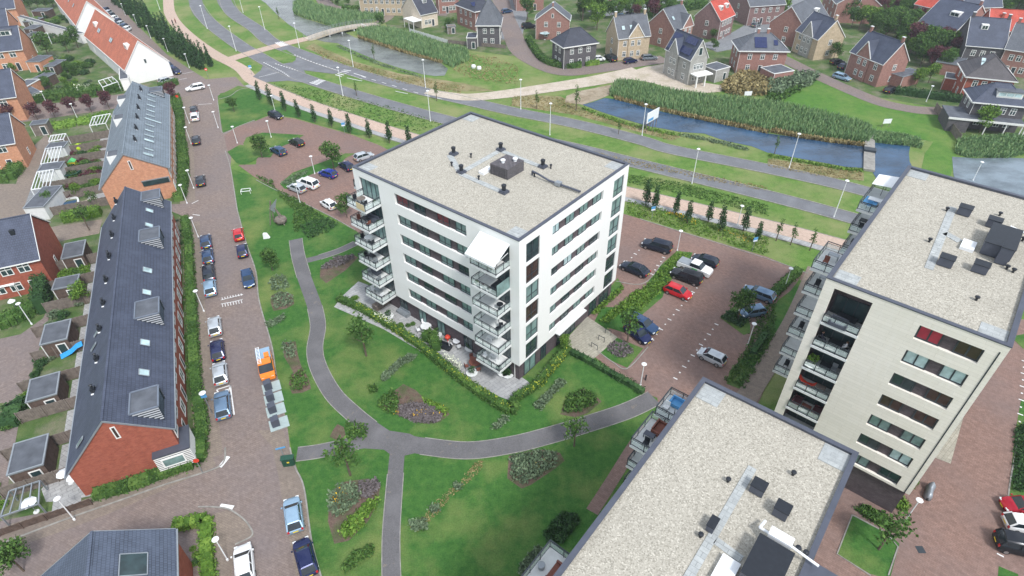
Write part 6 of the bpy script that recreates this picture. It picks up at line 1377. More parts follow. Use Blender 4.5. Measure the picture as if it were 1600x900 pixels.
wood(T(2, 0, [(1100, 260), (1300, 250), (1360, 380), (1250, 330)]), 3, 'the plot behind the solar house', 'trees behind the solar house', (.9, 1.4))
wood(T(3, 0, [(0, -30), (120, -40), (60, 60), (-60, 90)]), 4, 'the far end of the grey street', 'grey street trees', (1.2, 1.8), ('light',))
wood(T(1, 0, [(380, 0), (520, 20), (600, 30), (560, 50), (440, 30)]), 6, 'the reeds corner at the top', 'trees above the bridge', (.8, 1.5))
# small garden plants on the left
def bushes(pts, n, lab, grp, s=(.5, 1.1), mats=('leaf', 'leaf_l', 'leaf_d', 'leaf_g')):
    for i, (x, y) in enumerate(sorted(scatter(pts, n, rr), key=lambda q: -q[1])):
        mt = mats[rr.randrange(len(mats))]; bush(Vector((x, y, 0)), rr.uniform(*s), '%s %s shrub from the back in %s' % (ordn(i), {'leaf': 'green', 'leaf_l': 'light green', 'leaf_d': 'dark green', 'leaf_g': 'grey green', 'leaf_y': 'yellow', 'leaf_r': 'reddish'}[mt], lab), mt, grp)
bushes(T(0, 1, [(400, 20), (640, 0), (620, 250), (560, 330), (420, 350), (330, 300), (400, 120)]), 75, 'the blue grey terrace gardens', 'shrubs in the blue grey terrace gardens', (.7, 1.4), mats=('leaf', 'leaf_l', 'leaf_r', 'leaf_d'))
bushes(T(0, 1, [(360, 740), (560, 780), (560, 880), (370, 850)]), 26, 'the northern shed gardens', 'shrubs beside the northern sheds', (.7, 1.3), mats=('leaf', 'leaf_l'))
bushes(T(0, 2, [(240, 420), (330, 440), (240, 540), (210, 520)]), 6, 'the alley edge left of the tarpaulin shed', 'alley shrubs', (.4, .7))
bushes(T(0, 2, [(330, 100), (520, 60), (480, 260), (400, 320), (300, 560), (240, 600), (60, 900), (20, 880), (200, 560)]), 30, 'the back gardens behind the dark sheds', 'back garden shrubs', (.6, 1.2))
bushes(T(0, 0, [(200, 110), (420, 100), (520, 240), (420, 300), (240, 260)]), 40, 'the gardens below the pale shed', 'upper left garden shrubs', (.8, 1.9))
bushes(T(0, 0, [(260, 380), (500, 350), (640, 440), (600, 540), (300, 560)]), 45, 'the wild garden by the pergola', 'wild garden shrubs', (.8, 1.9))
bushes(T(0, 3, [(-60, 240), (40, 300), (20, 480), (-60, 520)]), 6, 'the lower left corner garden', 'corner garden shrubs', (.5, .9))
bushes(T(0, 3, [(1180, 720), (1240, 740), (1240, 880), (1190, 880)]), 4, 'the bottom left front garden', 'front garden shrubs', (.4, .6))
bushes(T(1, 2, [(780, 180), (1000, 200), (1060, 300), (920, 260), (820, 200)]), 7, 'the upper terrace garden of the middle tower', 'terrace garden shrubs', (.4, .6), ('leaf_l', 'leaf'))
bushes(T(1, 2, [(600, 60), (680, 80), (640, 100)]), 3, 'the terrace corner under the west balconies', 'corner terrace shrubs', (.5, .8), ('leaf_l', 'leaf'))
bushes(T(1, 1, [(0, 0), (1, 0), (1, 1)])[:0] or T(2, 0, [(1340, 240), (1600, 200), (1560, 260), (1360, 300)])[:0] or T(2, 0, [(1300, 400), (1350, 400), (1360, 500), (1310, 480)]), 4, 'the plot right of the grey flat wing', 'plot shrubs', (.8, 1.4), ('leaf', 'leaf_l'))
bushes(T(0, 1, [(1100, 480), (1150, 480), (1165, 880), (1120, 880)]), 10, 'the upper front gardens of the dark terrace', 'front shrubs upper', (.3, .5), ('leaf_d', 'leaf_g'))
bushes(T(0, 2, [(1120, 40), (1160, 40), (1190, 640), (1150, 640)]), 9, 'the lower front gardens of the dark terrace', 'front shrubs lower', (.3, .55), ('leaf', 'leaf_l'))
# ================================================================== CARS
CMSH = {}
def loft(m, secs, cap=True):
    k = len(secs[0]); n = len(m.v)
    for s in secs: m.v += [tuple(p) for p in s]
    for a in range(len(secs)-1):
        for i in range(k): j = (i+1) % k; m.f.append((n+a*k+i, n+a*k+j, n+(a+1)*k+j, n+(a+1)*k+i))
    if cap: m.f.append(tuple(n+i for i in range(k))[::-1]); m.f.append(tuple(n+(len(secs)-1)*k+i for i in range(k)))
SPEC = {  # L, W, H, belt, hood front z, cabin belt x0(rear) x1(front), roof x0 x1
    'hatch': (4.05, 1.72, 1.47, .92, .72, -1.95, 1.0, -1.45, .30), 'wagon': (4.6, 1.80, 1.47, .92, .70, -2.2, 1.05, -1.75, .30), 'sedan': (4.6, 1.80, 1.43, .92, .70, -1.75, 1.1, -.95, .35),
    'suv': (4.75, 1.88, 1.75, 1.05, .90, -2.3, 1.1, -2.0, .55), 'mini': (3.6, 1.62, 1.46, .92, .74, -1.75, 1.05, -1.35, .40), 'mpv': (4.4, 1.78, 1.62, .98, .80, -2.1, 1.35, -1.8, .55)}
def car_meshes(t):
    if t in CMSH: return CMSH[t]
    L, W, H, belt, hz, c0, c1, r0, r1 = SPEC[t]; h = L/2; w = W/2
    def sec(x, hw, zb, zt): return [(x, -hw*.86, zb), (x, -hw, zb+.14), (x, -hw, zt-.20), (x, -hw*.93, zt-.04), (x, -hw*.6, zt), (x, hw*.6, zt), (x, hw*.93, zt-.04), (x, hw, zt-.20), (x, hw, zb+.14), (x, hw*.86, zb)]
    rb = belt-.02 if c0 < -h+.35 else belt-.06
    b = MB(); loft(b, [sec(-h, w*.80, .38, rb-.12), sec(-h+.10, w*.93, .26, rb-.02), sec(-h+.45, w, .20, rb), sec(-.4, w*1.0, .19, belt), sec(c1-.05, w, .19, belt), sec(c1+.25, w*.99, .20, belt-.03), sec(h-.45, w*.95, .22, hz+.06), sec(h-.14, w*.85, .26, hz-.02), sec(h, w*.62, .34, hz-.16)])
    rw = w*.74; bw = w*.92
    gls = MB(); loft(gls, [[(c0, -bw*.92, belt-.06), (c0, bw*.92, belt-.06), (c1, bw*.95, belt-.06), (c1, -bw*.95, belt-.06)], [(c0+.02, -bw*.9, belt), (c0+.02, bw*.9, belt), (c1, bw*.93, belt), (c1, -bw*.93, belt)], [(r0-.02, -rw*.98, H-.09), (r0-.02, rw*.98, H-.09), (r1+.02, rw*.98, H-.09), (r1+.02, -rw*.98, H-.09)]])
    loft(b, [[(r0-.06, -rw*.9, H-.09), (r0-.06, rw*.9, H-.09), (r0+.12, rw, H-.10), (r1-.1, rw, H-.10), (r1+.05, rw*.92, H-.10), (r1+.05, -rw*.92, H-.10), (r1-.1, -rw, H-.10), (r0+.12, -rw, H-.10)], [(r0+.03, -rw*.8, H-.02), (r0+.03, rw*.8, H-.02), (r0+.2, rw*.86, H), (r1-.25, rw*.86, H), (r1-.1, rw*.8, H-.03), (r1-.1, -rw*.8, H-.03), (r1-.25, -rw*.86, H), (r0+.2, -rw*.86, H)]])
    for s in (-1, 1):
        b.bar((c1+.02, s*bw*.94, belt-.02), (r1+.03, s*rw*.97, H-.08), .07); b.bar((c0, s*bw*.9, belt-.02), (r0, s*rw*.97, H-.08), .13, .10)
        xm = (c0+c1)/2-.05; b.bar((xm, s*bw*.955, belt-.02), (xm-.05, s*rw*1.0, H-.08), .06)
        b.bar((c1-.15, s*(w+.02), belt+.03), (c1-.15, s*(w+.17), belt+.05), .12, .11)
    wh = MB(); wh.tube((0, -.10, 0), (0, .10, 0), .315, None, 16); ri = MB(); ri.tube((0, -.106, 0), (0, .106, 0), .20, None, 10)
    hd = MB(); hd.box(-.14, .05, -.16, .16, -.06, .06); tl = MB(); tl.box(-.04, .06, -.10, .10, -.14, .10); pt = MB(); pt.box(-.015, .015, -.26, .26, -.06, .06)
    bm_ = b.mesh('body', None); bm_.materials.append(G['white']); me = bm_
    for p in me.polygons: p.use_smooth = True
    try: me.set_sharp_from_angle(angle=R(38))
    except Exception: pass
    CMSH[t] = (me, gls.mesh('windows', G['carglass']), wh.mesh('wheel', G['tyre']), ri.mesh('rim', G['chrome']), hd.mesh('headlight', G['headl']), tl.mesh('taillight', G['taill']), pt.mesh('number_plate', G['plate'])); return CMSH[t]
PC = {'white': (.78, .79, .80), 'silver': (.52, .56, .60), 'grey': (.20, .23, .26), 'black': (.018, .020, .026), 'dark': (.022, .030, .050), 'navy': (.012, .020, .085), 'blue': (.02, .045, .32), 'red': (.60, .02, .03), 'cherry': (.42, .012, .03), 'ltblue': (.30, .44, .58), 'dblue': (.03, .07, .16), 'bluegrey': (.15, .24, .36)}
def car(p0, p1, t, c, label, group='parked cars'):
    """rear and front end of the car as seen; p0 rear, p1 front"""
    a = g(*p0, .5); b = g(*p1, .5); m = (a+b)/2; d = b-a
    L, W, H, belt, hz, c0, c1, r0, r1 = SPEC[t]; me = car_meshes(t)
    e = empty('parked_car', (m.x, m.y, .05), math.atan2(d.y, d.x)); tag(e, label, 'car', group)
    o = link('body', me[0], e); o.material_slots[0].link = 'OBJECT'; o.material_slots[0].material = paint(c, PC[c], 0 if c == 'white' else .35)
    link('windows', me[1], e)
    for x in (-L/2+.78, L/2-.82):
        for s in (-1, 1): w_ = link('wheel', me[2], e, (x, s*(W/2-.09), .315)); link('rim', me[3], w_)
    for s in (-1, 1): link('headlight', me[4], e, (L/2-.10, s*W*.34, hz-.10)); link('taillight', me[5], e, (-L/2+.03, s*W*.38, belt-.18))
    link('number_plate', me[6], e, (-L/2-.01, 0, .62)); link('number_plate', me[6], e, (L/2+.01, 0, .42))
    return e
KS = 'cars parked along the brick street'
for a in [((314, 291), (313, 275), 'hatch', 'dark', 'dark car alone on the street beside the blue grey terrace hedge'), ((323, 387), (321, 369), 'hatch', 'dblue', 'topmost of the dark cars parked before the slate blue terrace'), ((326, 410), (324, 392), 'hatch', 'dblue', 'second dark car of the four parked bumper to bumper'), ((327.5, 436), (325.5, 418), 'mpv', 'dark', 'third dark car just above a light blue grey one'),
          ((329.5, 459), (327.5, 441), 'hatch', 'ltblue', 'light blue grey car at the end of the bumper to bumper row'), ((337, 522), (334.5, 499), 'hatch', 'silver', 'silver car parked opposite the white road marks'), ((342, 564), (338.5, 532), 'hatch', 'navy', 'dark blue car between two silver ones'), ((346, 600), (342.5, 568), 'hatch', 'silver', 'silver car below the dark blue one'),
          ((349.5, 651), (346.5, 616), 'wagon', 'bluegrey', 'blue grey estate car inside the white painted bay'), ((374.5, 378), (371.5, 356), 'mini', 'red', 'red car on the park side of the street'), ((380, 402), (377.5, 383), 'mini', 'navy', 'small dark blue car just below the red one'), ((385.5, 426), (390, 447), 'hatch', 'dblue', 'dark car facing the viewer below the red and blue cars'),
          ((303.5, 180), (303, 165), 'mini', 'dark', 'dark small car at the crossing behind a white one'), ((305, 190), (304, 175), 'wagon', 'white', 'white car with a dark roof stripe near the crossing'), ((307, 226), (306, 213), 'hatch', 'dark', 'dark car above the green triangle'), ((318, 135), (292, 140), 'wagon', 'white', 'white estate crossing the junction sideways'),
          ((258, 99), (271, 108), 'hatch', 'dblue', 'upper of two dark blue cars beside the white gable'), ((268, 107), (282, 116), 'hatch', 'navy', 'lower of two dark blue cars beside the white gable'), ((251, 129), (270, 124), 'hatch', 'silver', 'pale car hidden behind the crossroads hedge'),
          ((455, 777), (463, 834), 'hatch', 'ltblue', 'light blue hatchback parked at the lawn edge, seen from above'), ((471, 848), (484, 896), 'hatch', 'navy', 'dark blue hatchback parked below the light blue one'), ((384, 904), (380, 860), 'hatch', 'white', 'white car at the bottom edge beside a street lamp')]:
    if a[0] == (455, 777) or a[0] == (471, 848): a = (a[1], a[0])+a[2:]
    car(*a, group=KS)
rowc = ['navy', 'silver', 'dark', 'white', 'navy', 'silver', 'dblue', 'white']
for i, (x, y) in enumerate([(655, 68), (673, 86), (690, 103), (708, 120), (728, 138), (748, 155), (768, 172), (788, 188)]):
    car((x/4+4, y/4-2), (x/4-4, y/4+2), 'hatch', rowc[i], '%s from the top in the diagonal row by the white house, a %s car' % (ordn(i), {'navy': 'dark blue', 'silver': 'silver', 'dark': 'dark', 'white': 'white', 'dblue': 'deep blue'}[rowc[i]]), 'cars parked diagonally by the white houses')
K1 = 'cars in the far car park'
for a in [((423, 178), (439, 184), 'hatch', 'dark', 'dark green blue car alone at the top edge of the far car park'), ((472, 227), (455, 219), 'hatch', 'black', 'black car in the middle of the far car park'), ((444, 241), (426, 231), 'wagon', 'dblue', 'deep blue car beside the island tree'), ((522, 275), (503, 269), 'hatch', 'blue', 'bright blue hatchback below the round tree'),
          ((550, 266), (533, 254), 'hatch', 'navy', 'dark blue car tucked beside the round tree'), ((559, 248), (578, 242), 'hatch', 'silver', 'silver car by the roof corner of the middle tower'), ((494, 292), (469, 283), 'suv', 'white', 'white large car next to a silver one'), ((475, 299), (453, 290), 'hatch', 'silver', 'silver hatchback left of the white large car'), ((523, 326), (504, 314), 'mini', 'white', 'small white car with a dark roof alone in its bay')]: car(*a, group=K1)
K2 = 'cars in the middle car park'
for a in [((1046, 391), (1007, 380), 'suv', 'dark', 'dark blue off roader farthest from the viewer beside the tower'), ((1014, 430), (970, 412), 'sedan', 'dark', 'dark saloon nearest the foot of the middle tower'), ((1119, 414), (1084, 402), 'hatch', 'dark', 'dark car behind the white and green pickup'), ((1089, 439), (1056, 427), 'suv', 'black', 'black car between the pickup and the red car'),
          ((1041, 449), (1078, 464), 'hatch', 'red', 'bright red car with its nose to the lane'), ((1205, 467), (1166, 452), 'wagon', 'bluegrey', 'blue grey estate at the back of the car park'), ((1187, 486), (1164, 490), 'mini', 'bluegrey', 'blue car half hidden under the round tree'), ((985, 497), (1023, 517), 'wagon', 'dblue', 'dark blue estate next to the leafy tree'),
          ((985, 513), (1009, 531), 'hatch', 'navy', 'dark blue hatchback partly under the leafy tree'), ((1132, 568), (1092, 549), 'mini', 'silver', 'small pale silver car alone near the nearest roof')]: car(*a, group=K2)
K3 = 'cars at the right edge'
for a in [((1617, 793), (1581, 790), 'hatch', 'cherry', 'dark red car at the right edge'), ((1584, 818), (1625, 824), 'hatch', 'white', 'white car at the right edge between red and black'), ((1578, 850), (1620, 860), 'suv', 'black', 'black car nearest the bottom at the right edge')]: car(*a, group=K3)
K4 = 'cars across the water'
for a in [((927, 93), (944, 92), 'mini', 'white', 'small white car before the garage of the charcoal house'), ((960, 95), (948, 88), 'suv', 'black', 'black car on the drive by the tan gabled house'), ((975, 97), (995, 94), 'hatch', 'navy', 'dark blue car before the tan gabled house'), ((1003, 91), (1026, 90), 'wagon', 'grey', 'grey car right of the tan house door'),
          ((951, 12), (964, 17), 'hatch', 'dark', 'dark car on the far parking road, left of two'), ((968, 10), (982, 10), 'wagon', 'dark', 'dark car on the far parking road, right of two'), ((963, 26), (980, 25), 'hatch', 'bluegrey', 'blue grey car behind the far hedge'), ((978, 22), (994, 25), 'hatch', 'silver', 'silver car behind the far hedge'), ((1045, 7), (1063, 5), 'hatch', 'dblue', 'blue car at the top edge behind the hedge'),
          ((1176, 41), (1186, 37), 'hatch', 'grey', 'grey car on the pavement of the grey street'), ((1205, 47), (1215, 43), 'hatch', 'white', 'white car standing on the grey street'), ((1224, 51), (1241, 56), 'wagon', 'bluegrey', 'blue grey car before the brick gable house'), ((1305, 118), (1326, 124), 'wagon', 'ltblue', 'pale blue car before the tall chimney house'),
          ((1303, 98), (1315, 97), 'hatch', 'black', 'black car on the drive left of the tall chimney house'), ((1312, 107), (1322, 101), 'hatch', 'navy', 'dark blue car on the drive left of the tall chimney house'), ((1384, 144), (1399, 137), 'wagon', 'black', 'black car before the brown garage'), ((1201, 26), (1208, 22), 'hatch', 'dark', 'nearest of three dark cars along the grey street'),
          ((1207, 21), (1214, 17), 'hatch', 'dark', 'middle of three dark cars along the grey street'), ((1215, 15), (1222, 11), 'hatch', 'dblue', 'farthest of three dark cars along the grey street'), ((1232, 22), (1242, 19), 'hatch', 'dblue', 'dark blue car on the right side of the grey street'), ((785, 19), (799, 17), 'hatch', 'dblue', 'dark blue car by the brown hipped house'), ((820, 42), (833, 41), 'suv', 'black', 'black car left of the brown gable house'), ((568, 5), (580, 5), 'hatch', 'cherry', 'dark red car on the top drive'), ((580, 6), (590, 7), 'hatch', 'blue', 'bright blue car next to the dark red one at the top'), ((1553, 60), (1562, 66), 'hatch', 'ltblue', 'pale car between the dark roofed houses')][:24]: car(*a, group=K4)
# white and green pickup
a_ = g(1064, 411, .5); b_ = g(1108, 428, .5); m_ = (a_+b_)/2; e = empty('pickup_truck', (m_.x, m_.y, .05), math.atan2((b_-a_).y, (b_-a_).x)); tag(e, 'white pickup with light green stripes and a grey load cover', 'pickup', K2)
me = car_meshes('sedan'); m = MB(); loft(m, [[(x, -w_, .3), (x, -w_, zt), (x, w_, zt), (x, w_, .3)] for x, w_, zt in ((-2.6, .88, 1.05), (-2.5, .9, 1.1), (0, .9, 1.1), (1.2, .9, 1.12), (2.3, .85, 1.0), (2.55, .75, .85))]); m.box(-.55, .75, -.70, .70, 1.62, 1.72); b0_ = m.build('body', paint('white', PC['white'], 0), e)
m = MB(); loft(m, [[(-.65, -.82, 1.1), (-.65, .82, 1.1), (1.25, .82, 1.1), (1.25, -.82, 1.1)], [(-.55, -.70, 1.64), (-.55, .70, 1.64), (.75, .70, 1.64), (.75, -.70, 1.64)]]); m.build('windows', G['carglass'], e)
m = MB(); m.box(-2.5, -.75, -.8, .8, 1.1, 1.2); m.build('load_cover', G['greymetal'], e); m = MB(); m.box(-.2, .7, .905, .915, .5, 1.05); m.box(-.2, .7, -.915, -.905, .5, 1.05); m.build('door_stripe', G['lightgreen'], e)
for x in (-1.7, 1.7):
    for s in (-1, 1): w_ = link('wheel', me[2], e, (x, s*.82, .32)); link('rim', me[3], w_)
# orange recovery van
a_ = g(412, 552, .8); b_ = g(419, 590, .8); m_ = (a_+b_)/2; e = empty('service_van', (m_.x, m_.y, .05), math.atan2((b_-a_).y, (b_-a_).x)); tag(e, 'orange service van with white ladders on its roof beside the lawn', 'van'); e.scale = (.9, .95, 1)
m = MB(); loft(m, [[(x, -w_, .3), (x, -w_, zt), (x, w_, zt), (x, w_, .3)] for x, w_, zt in ((-2.6, .9, 1.1), (-.9, .95, 1.1), (1.5, .95, 1.15), (2.4, .9, 1.0), (2.6, .8, .7))]); m.box(.0, 1.2, -.8, .8, 1.85, 1.95); m.build('body', G['orange'], e)
m = MB(); loft(m, [[(-.3, -.9, 1.1), (-.3, .9, 1.1), (1.9, .9, 1.1), (1.9, -.9, 1.1)], [(-.1, -.8, 1.88), (-.1, .8, 1.88), (1.25, .8, 1.88), (1.25, -.8, 1.88)]]); m.build('windows', G['carglass'], e)
m = MB(); m.box(-2.5, -.35, -.9, .9, 1.1, 1.7); m.build('load_box', paint('ltblue', PC['ltblue'], 0), e)
m = MB()
for y in (-.75, -.35): m.bar((-2.5, y, 2.05), (1.0, y, 2.05), .06)
for i in range(12): m.bar((-2.4+i*.3, -.75, 2.05), (-2.4+i*.3, -.35, 2.05), .05)
m.build('ladder', G['whitemetal'], e); m = MB(); m.box(-1.2, -.2, .1, .7, 1.72, 1.95); m.build('toolbox', G['orange'], e)
for x in (-1.7, 1.7):
    for s in (-1, 1): w_ = link('wheel', me[2], e, (x, s*.86, .32)); link('rim', me[3], w_)
for s in (-1, 1): link('headlight', me[4], e, (2.5, s*.6, .75))
# ================================================================== STREET FURNITURE
def lamp(base, tall, label, top=None):
    p = g(*base); e = empty('street_lamp', p, 0); H = 6.9 if tall else 3.75; tag(e, label, 'street lamp', 'tall road lamps' if tall else 'low disc lamps')
    if ('lamp', tall) not in _wm:
        m = MB(); m.tube((0, 0, 0), (0, 0, H), .085 if tall else .065, .045, 8); m.lathe([(.12, 0), (.12, .25), (.08, .3)], 8); pm = m.mesh('pole', G['whitemetal'])
        m = MB()
        if tall: m.lathe([(.08, H-.02), (.30, H+.02), (.34, H+.10), (.2, H+.2), (.05, H+.24)], 12)
        else: m.lathe([(.06, H-.28), (.12, H-.25), (.28, H-.02), (.32, H+.02), (.28, H+.06), (.1, H+.11)], 16)
        _wm[('lamp', tall)] = (pm, m.mesh('lamp_head', G['whitemetal']))
    a, b = _wm[('lamp', tall)]; link('pole', a, e); link('lamp_head', b, e); return e
for p, lb in [((1058, 392), 'low lamp at the edge of the middle car park behind the pickup'), ((319, 487), 'lamp beside the white road marks'), ((1168, 539.5), 'lamp at the hedge of the middle car park near the round tree'), ((1000.5, 603), 'lamp where the curved park path meets the bricks'), ((117, 812.5), 'lamp leaning over the side street at the lower left'), ((356, 875.5), 'lamp beside the white car at the bottom'),
             ((1412.5, 815.5), 'lamp by the small lawn of the cream tower'), ((303, 294.5), 'lamp opposite the lone dark car'), ((310, 370.5), 'lamp at the corner of the side street beside dark parked cars'), ((196, 24), 'topmost lamp along the poplar verge'), ((215.5, 42), 'second lamp from the top along the poplar verge'), ((236, 60), 'third lamp from the top along the poplar verge'), ((262.5, 81), 'fourth lamp from the top along the poplar verge'),
             ((296, 106), 'lamp at the lower end of the poplar verge'), ((334, 157), 'lamp at the edge of the crossroads'), ((341, 200), 'lamp on the street near the grass corner'), ((296, 193), 'lamp beside the dark small car at the crossing'), ((292.5, 318), 'thin lamp at the side street corner by the hedge'), ((59, 82), 'lamp by the wide dormer house'), ((76, 167), 'lamp before the wide flowering hedge'), ((122, 187), 'lamp in the street of dark red trees'), ((371, 224), 'lamp at the car park entrance'),
             ((430, 174), 'lamp by the dark car at the top of the far car park'), ((424, 215), 'lamp on the far car park island'), ((492, 272), 'lamp left of the bright blue hatchback'), ((469, 317), 'lamp below the silver hatchback'), ((50, 507), 'lamp in the back alley at the left'), ((1447, 159), 'lamp beside the lane hedge'), ((1225, 452), 'lamp left of the cream tower balconies'), ((1520, 282), 'lamp at the pond shore'), ((1152, 352), 'lamp on the cycle path verge'), ((299, 225), 'lamp near the dark car above the triangle'), ((1180, 50), 'lamp on the grey street across the water'), ((591, 30), 'small lamp at the far end of the bridge')]: lamp(p, False, 'white disc '+lb)
for p, lb in [((1081, 287), 'by the roads right of the middle tower'), ((1302.5, 339.5), 'left of the cream tower beside the lower carriageway'), ((552, 104.5), 'beside the grey canal behind the crossing'), ((536, 150), 'on the median near the zebra stripes'), ((665, 137.5), 'at the end of the grey canal'), ((672.5, 189.5), 'on the median above the middle tower roof'), ((813.7, 171), 'on the verge left of the canal head'), ((1003, 212.5), 'in front of the billboard'), ((1233, 262), 'on the canal bank left of the weir'),
             ((324, 45), 'between the curving carriageways at the top left'), ((369, 80), 'beside the crossing path'), ((380, 20), 'at the top edge between road and canal'), ((414, 47), 'on the canal bank at the upper road'), ((468, 75), 'beside the bridge approach'), ((859, 211), 'just behind the far parapet of the middle tower'), ((780, 97)[:0] or (842, 250)[:0] or (1330, 60)[:0] or (250, 15), 'behind the poplars at the top')]: lamp(p, True, 'tall white road lamp '+lb)
def post_sign(p, h, panel, mat, label, cat='sign', name='signpost', rz=0.3, wz=.5, disc=False, white=False):
    e = empty(name, g(*p), rz); tag(e, label, cat); m = MB(); m.tube((0, 0, 0), (0, 0, h), .04, .04, 6); m.build('pole', G['greymetal'], e)
    m = MB()
    if disc: m.tube((0, -.05, h-.3), (0, -.02, h-.3), wz/2, None, 16)
    else: m.box(-wz/2, wz/2, -.06, -.03, h-panel, h)
    s = m.build('sign_panel', G[mat], e)
    if white: m = MB(); m.box(-wz*.32, wz*.32, -.07, -.062, h-.37, h-.23); m.build('white_bar', G['whitemetal'], s)
    return e
for p, lb in (((1018, 344), 'blue parking sign on a slanted white post left on the verge'), ((1175, 393), 'blue parking sign on the verge at right'), ((539, 210), 'blue sign at the tree row behind the far car park'), ((433, 722)[:0] or (394, 118), 'blue sign on the grass beside the cycle path crossing')):
    e = post_sign(p, 2.7, .8, 'bluesign', lb, wz=.75); m = MB(); m.box(-.375, .375, -.072, -.058, 1.95, 2.2); m.build('white_strip', G['whitemetal'], e)
post_sign((447, 722), 2.6, .22, 'bluesign', 'street name sign in blue beside the green cabinet', wz=1.0)
post_sign((326, 122), 2.6, .5, 'redsign', 'red no entry sign at the street end by the poplars', wz=.75, disc=True, white=True)
post_sign((281, 163), 2.3, .5, 'redsign', 'red round sign at the hedge corner of the blue grey terrace', wz=.65, disc=True)
post_sign((317, 739), 2.5, .5, 'redsign', 'red and white sign at the corner hedge of the side street', wz=.6, disc=True)
e = post_sign((332, 647), 3.6, .7, 'bluesign', 'lamp post with a blue sign by the blue grey estate car', wz=.6, name='sign_lamp_post'); m = MB(); m.lathe([(.06, 3.4), (.34, 3.62), (.38, 3.66), (.1, 3.75)], 14); m.build('lamp_head', G['whitemetal'], e)
# billboard
pb = g(1008, 208); qb = g(1034, 193); d = (qb-pb); e = empty('billboard', pb, math.atan2(d.y, d.x)); tag(e, 'white billboard on timber legs beside the blue canal', 'billboard'); Lb = 4.6
m = MB(); m.box(0, Lb, -.05, .05, 2.1, 4.4); pn = m.build('panel', G['whitemetal'], e); m = MB(); m.box(.5, 2.6, -.062, -.052, 2.3, 2.9); m.build('blue_print', G['bluesign'], pn)
for x in (.3, 1.6, 3.0, Lb-.3): m = MB(); m.bar((x, .08, 0), (x, .08, 3.9), .12); m.bar((x, .08, 3), (x, 1.6, 0), .1); m.build('leg', G['wood'], e)
for p, lb in (((1167, 155), 'small white board beside the sandy ground across the canal'), ((1383, 199), 'small white board at the foot of the mown field')):
    e = empty('notice_board', g(*p), .1); tag(e, lb, 'notice board'); m = MB(); m.box(-.9, .9, -.04, .04, .9, 1.9); m.build('panel', G['whitemetal'], e); m = MB(); m.bar((-.8, .06, 0), (-.8, .06, 1.8), .08); m.build('leg', G['wood'], e); m = MB(); m.bar((.8, .06, 0), (.8, .06, 1.8), .08); m.build('leg', G['wood'], e)
# bridge
A = g(479, 62); B_ = g(590, 38); d = B_-A; Lb = d.length; e = empty('bridge', A, math.atan2(d.y, d.x)); tag(e, 'low concrete bridge with white railings over the grey canal', 'bridge')
m = MB(); N_ = 12
for i in range(N_):
    x0, x1 = Lb*i/N_, Lb*(i+1)/N_; z0 = .15+1.0*math.sin(math.pi*i/N_); z1 = .15+1.0*math.sin(math.pi*(i+1)/N_)
    m.ext([(x0, -2.0, z0-.4), (x1, -2.0, z1-.4), (x1, -2.0, z1), (x0, -2.0, z0)], (0, 4.0, 0))
m.build('deck', G['sand'], e)
for s in (-1.95, 1.95):
    m = MB()
    for i in range(N_*2+1): x = Lb*i/(N_*2); z = .15+1.0*math.sin(math.pi*i/(N_*2)); m.bar((x, s, z), (x, s, z+1.05), .06); 
    for i in range(N_): x0, x1 = Lb*i/N_, Lb*(i+1)/N_; z0 = .15+1.0*math.sin(math.pi*i/N_); z1 = .15+1.0*math.sin(math.pi*(i+1)/N_); [m.bar((x0, s, z0+h), (x1, s, z1+h), .05) for h in (.4, .75, 1.05)]
    m.build('railing', G['greymetal'], e)
for x in (.28, .45, .62, .8): m = MB(); m.box(Lb*x-.15, Lb*x+.15, -1.8, 1.8, 0, .75); m.build('pier', G['whitemetal'], e)
# weir
A = g(1357, 268); B_ = g(1358, 208); d = B_-A; e = empty('weir', A, math.atan2(d.y, d.x)); tag(e, 'long pale concrete weir crossing the canal left of the deep blue water', 'weir'); Lb = d.length
m = MB(); m.box(0, Lb*.42, -1.0, 1.0, 0, .45); m.build('concrete_deck', G['kerb'], e); m = MB(); m.box(Lb*.5, Lb, -.95, .95, 0, .55); m.build('concrete_deck', G['kerb'], e); m = MB(); m.box(Lb*.42, Lb*.5, -1.1, 1.1, 0, .9); m.build('sluice_gate', G['frame'], e)
# underground waste containers
for i, (x, y) in enumerate([(98, 622), (112, 692), (125, 765), (145, 850)]):
    p = g(*T(1, 2, [(x, y)])[0]); e = empty('waste_container', p, R(118-5.0*0)); e.rotation_euler = (0, 0, R(116)); tag(e, ordn(i)+' from the top of the four steel plated waste containers beside the lawn', 'waste container', 'underground waste containers')
    m = MB(); m.box(-.85, .85, -1.05, 1.05, 0, .10); m.build('steel_plate', plain('pale_steel_plate', (.36, .44, .44), .6, .4, 0, .08), e)
    m = MB(); m.box(-.42, .42, -.1, .75, .10, 1.15); b = m.build('inlet_box', G['parapet'], e); m = MB(); m.box(-.44, .44, -.12, .4, 1.15, 1.22); m.build('inlet_lid', G['parapet'], b)
# cabinet
e = empty('utility_cabinet', g(452.5, 726), .15); tag(e, 'dark green utility cabinet at the corner of the lawn', 'cabinet'); m = MB(); m.box(-.6, .6, -.25, .25, 0, 1.2); b = m.build('cabinet_body', G['green'], e); m = MB(); m.box(-.68, .68, -.32, .32, 1.2, 1.3); m.build('cabinet_top', G['green'], e); m = MB(); m.box(-.1, .15, -.262, -.252, .6, .8); m.build('sticker', G['plate'], b)
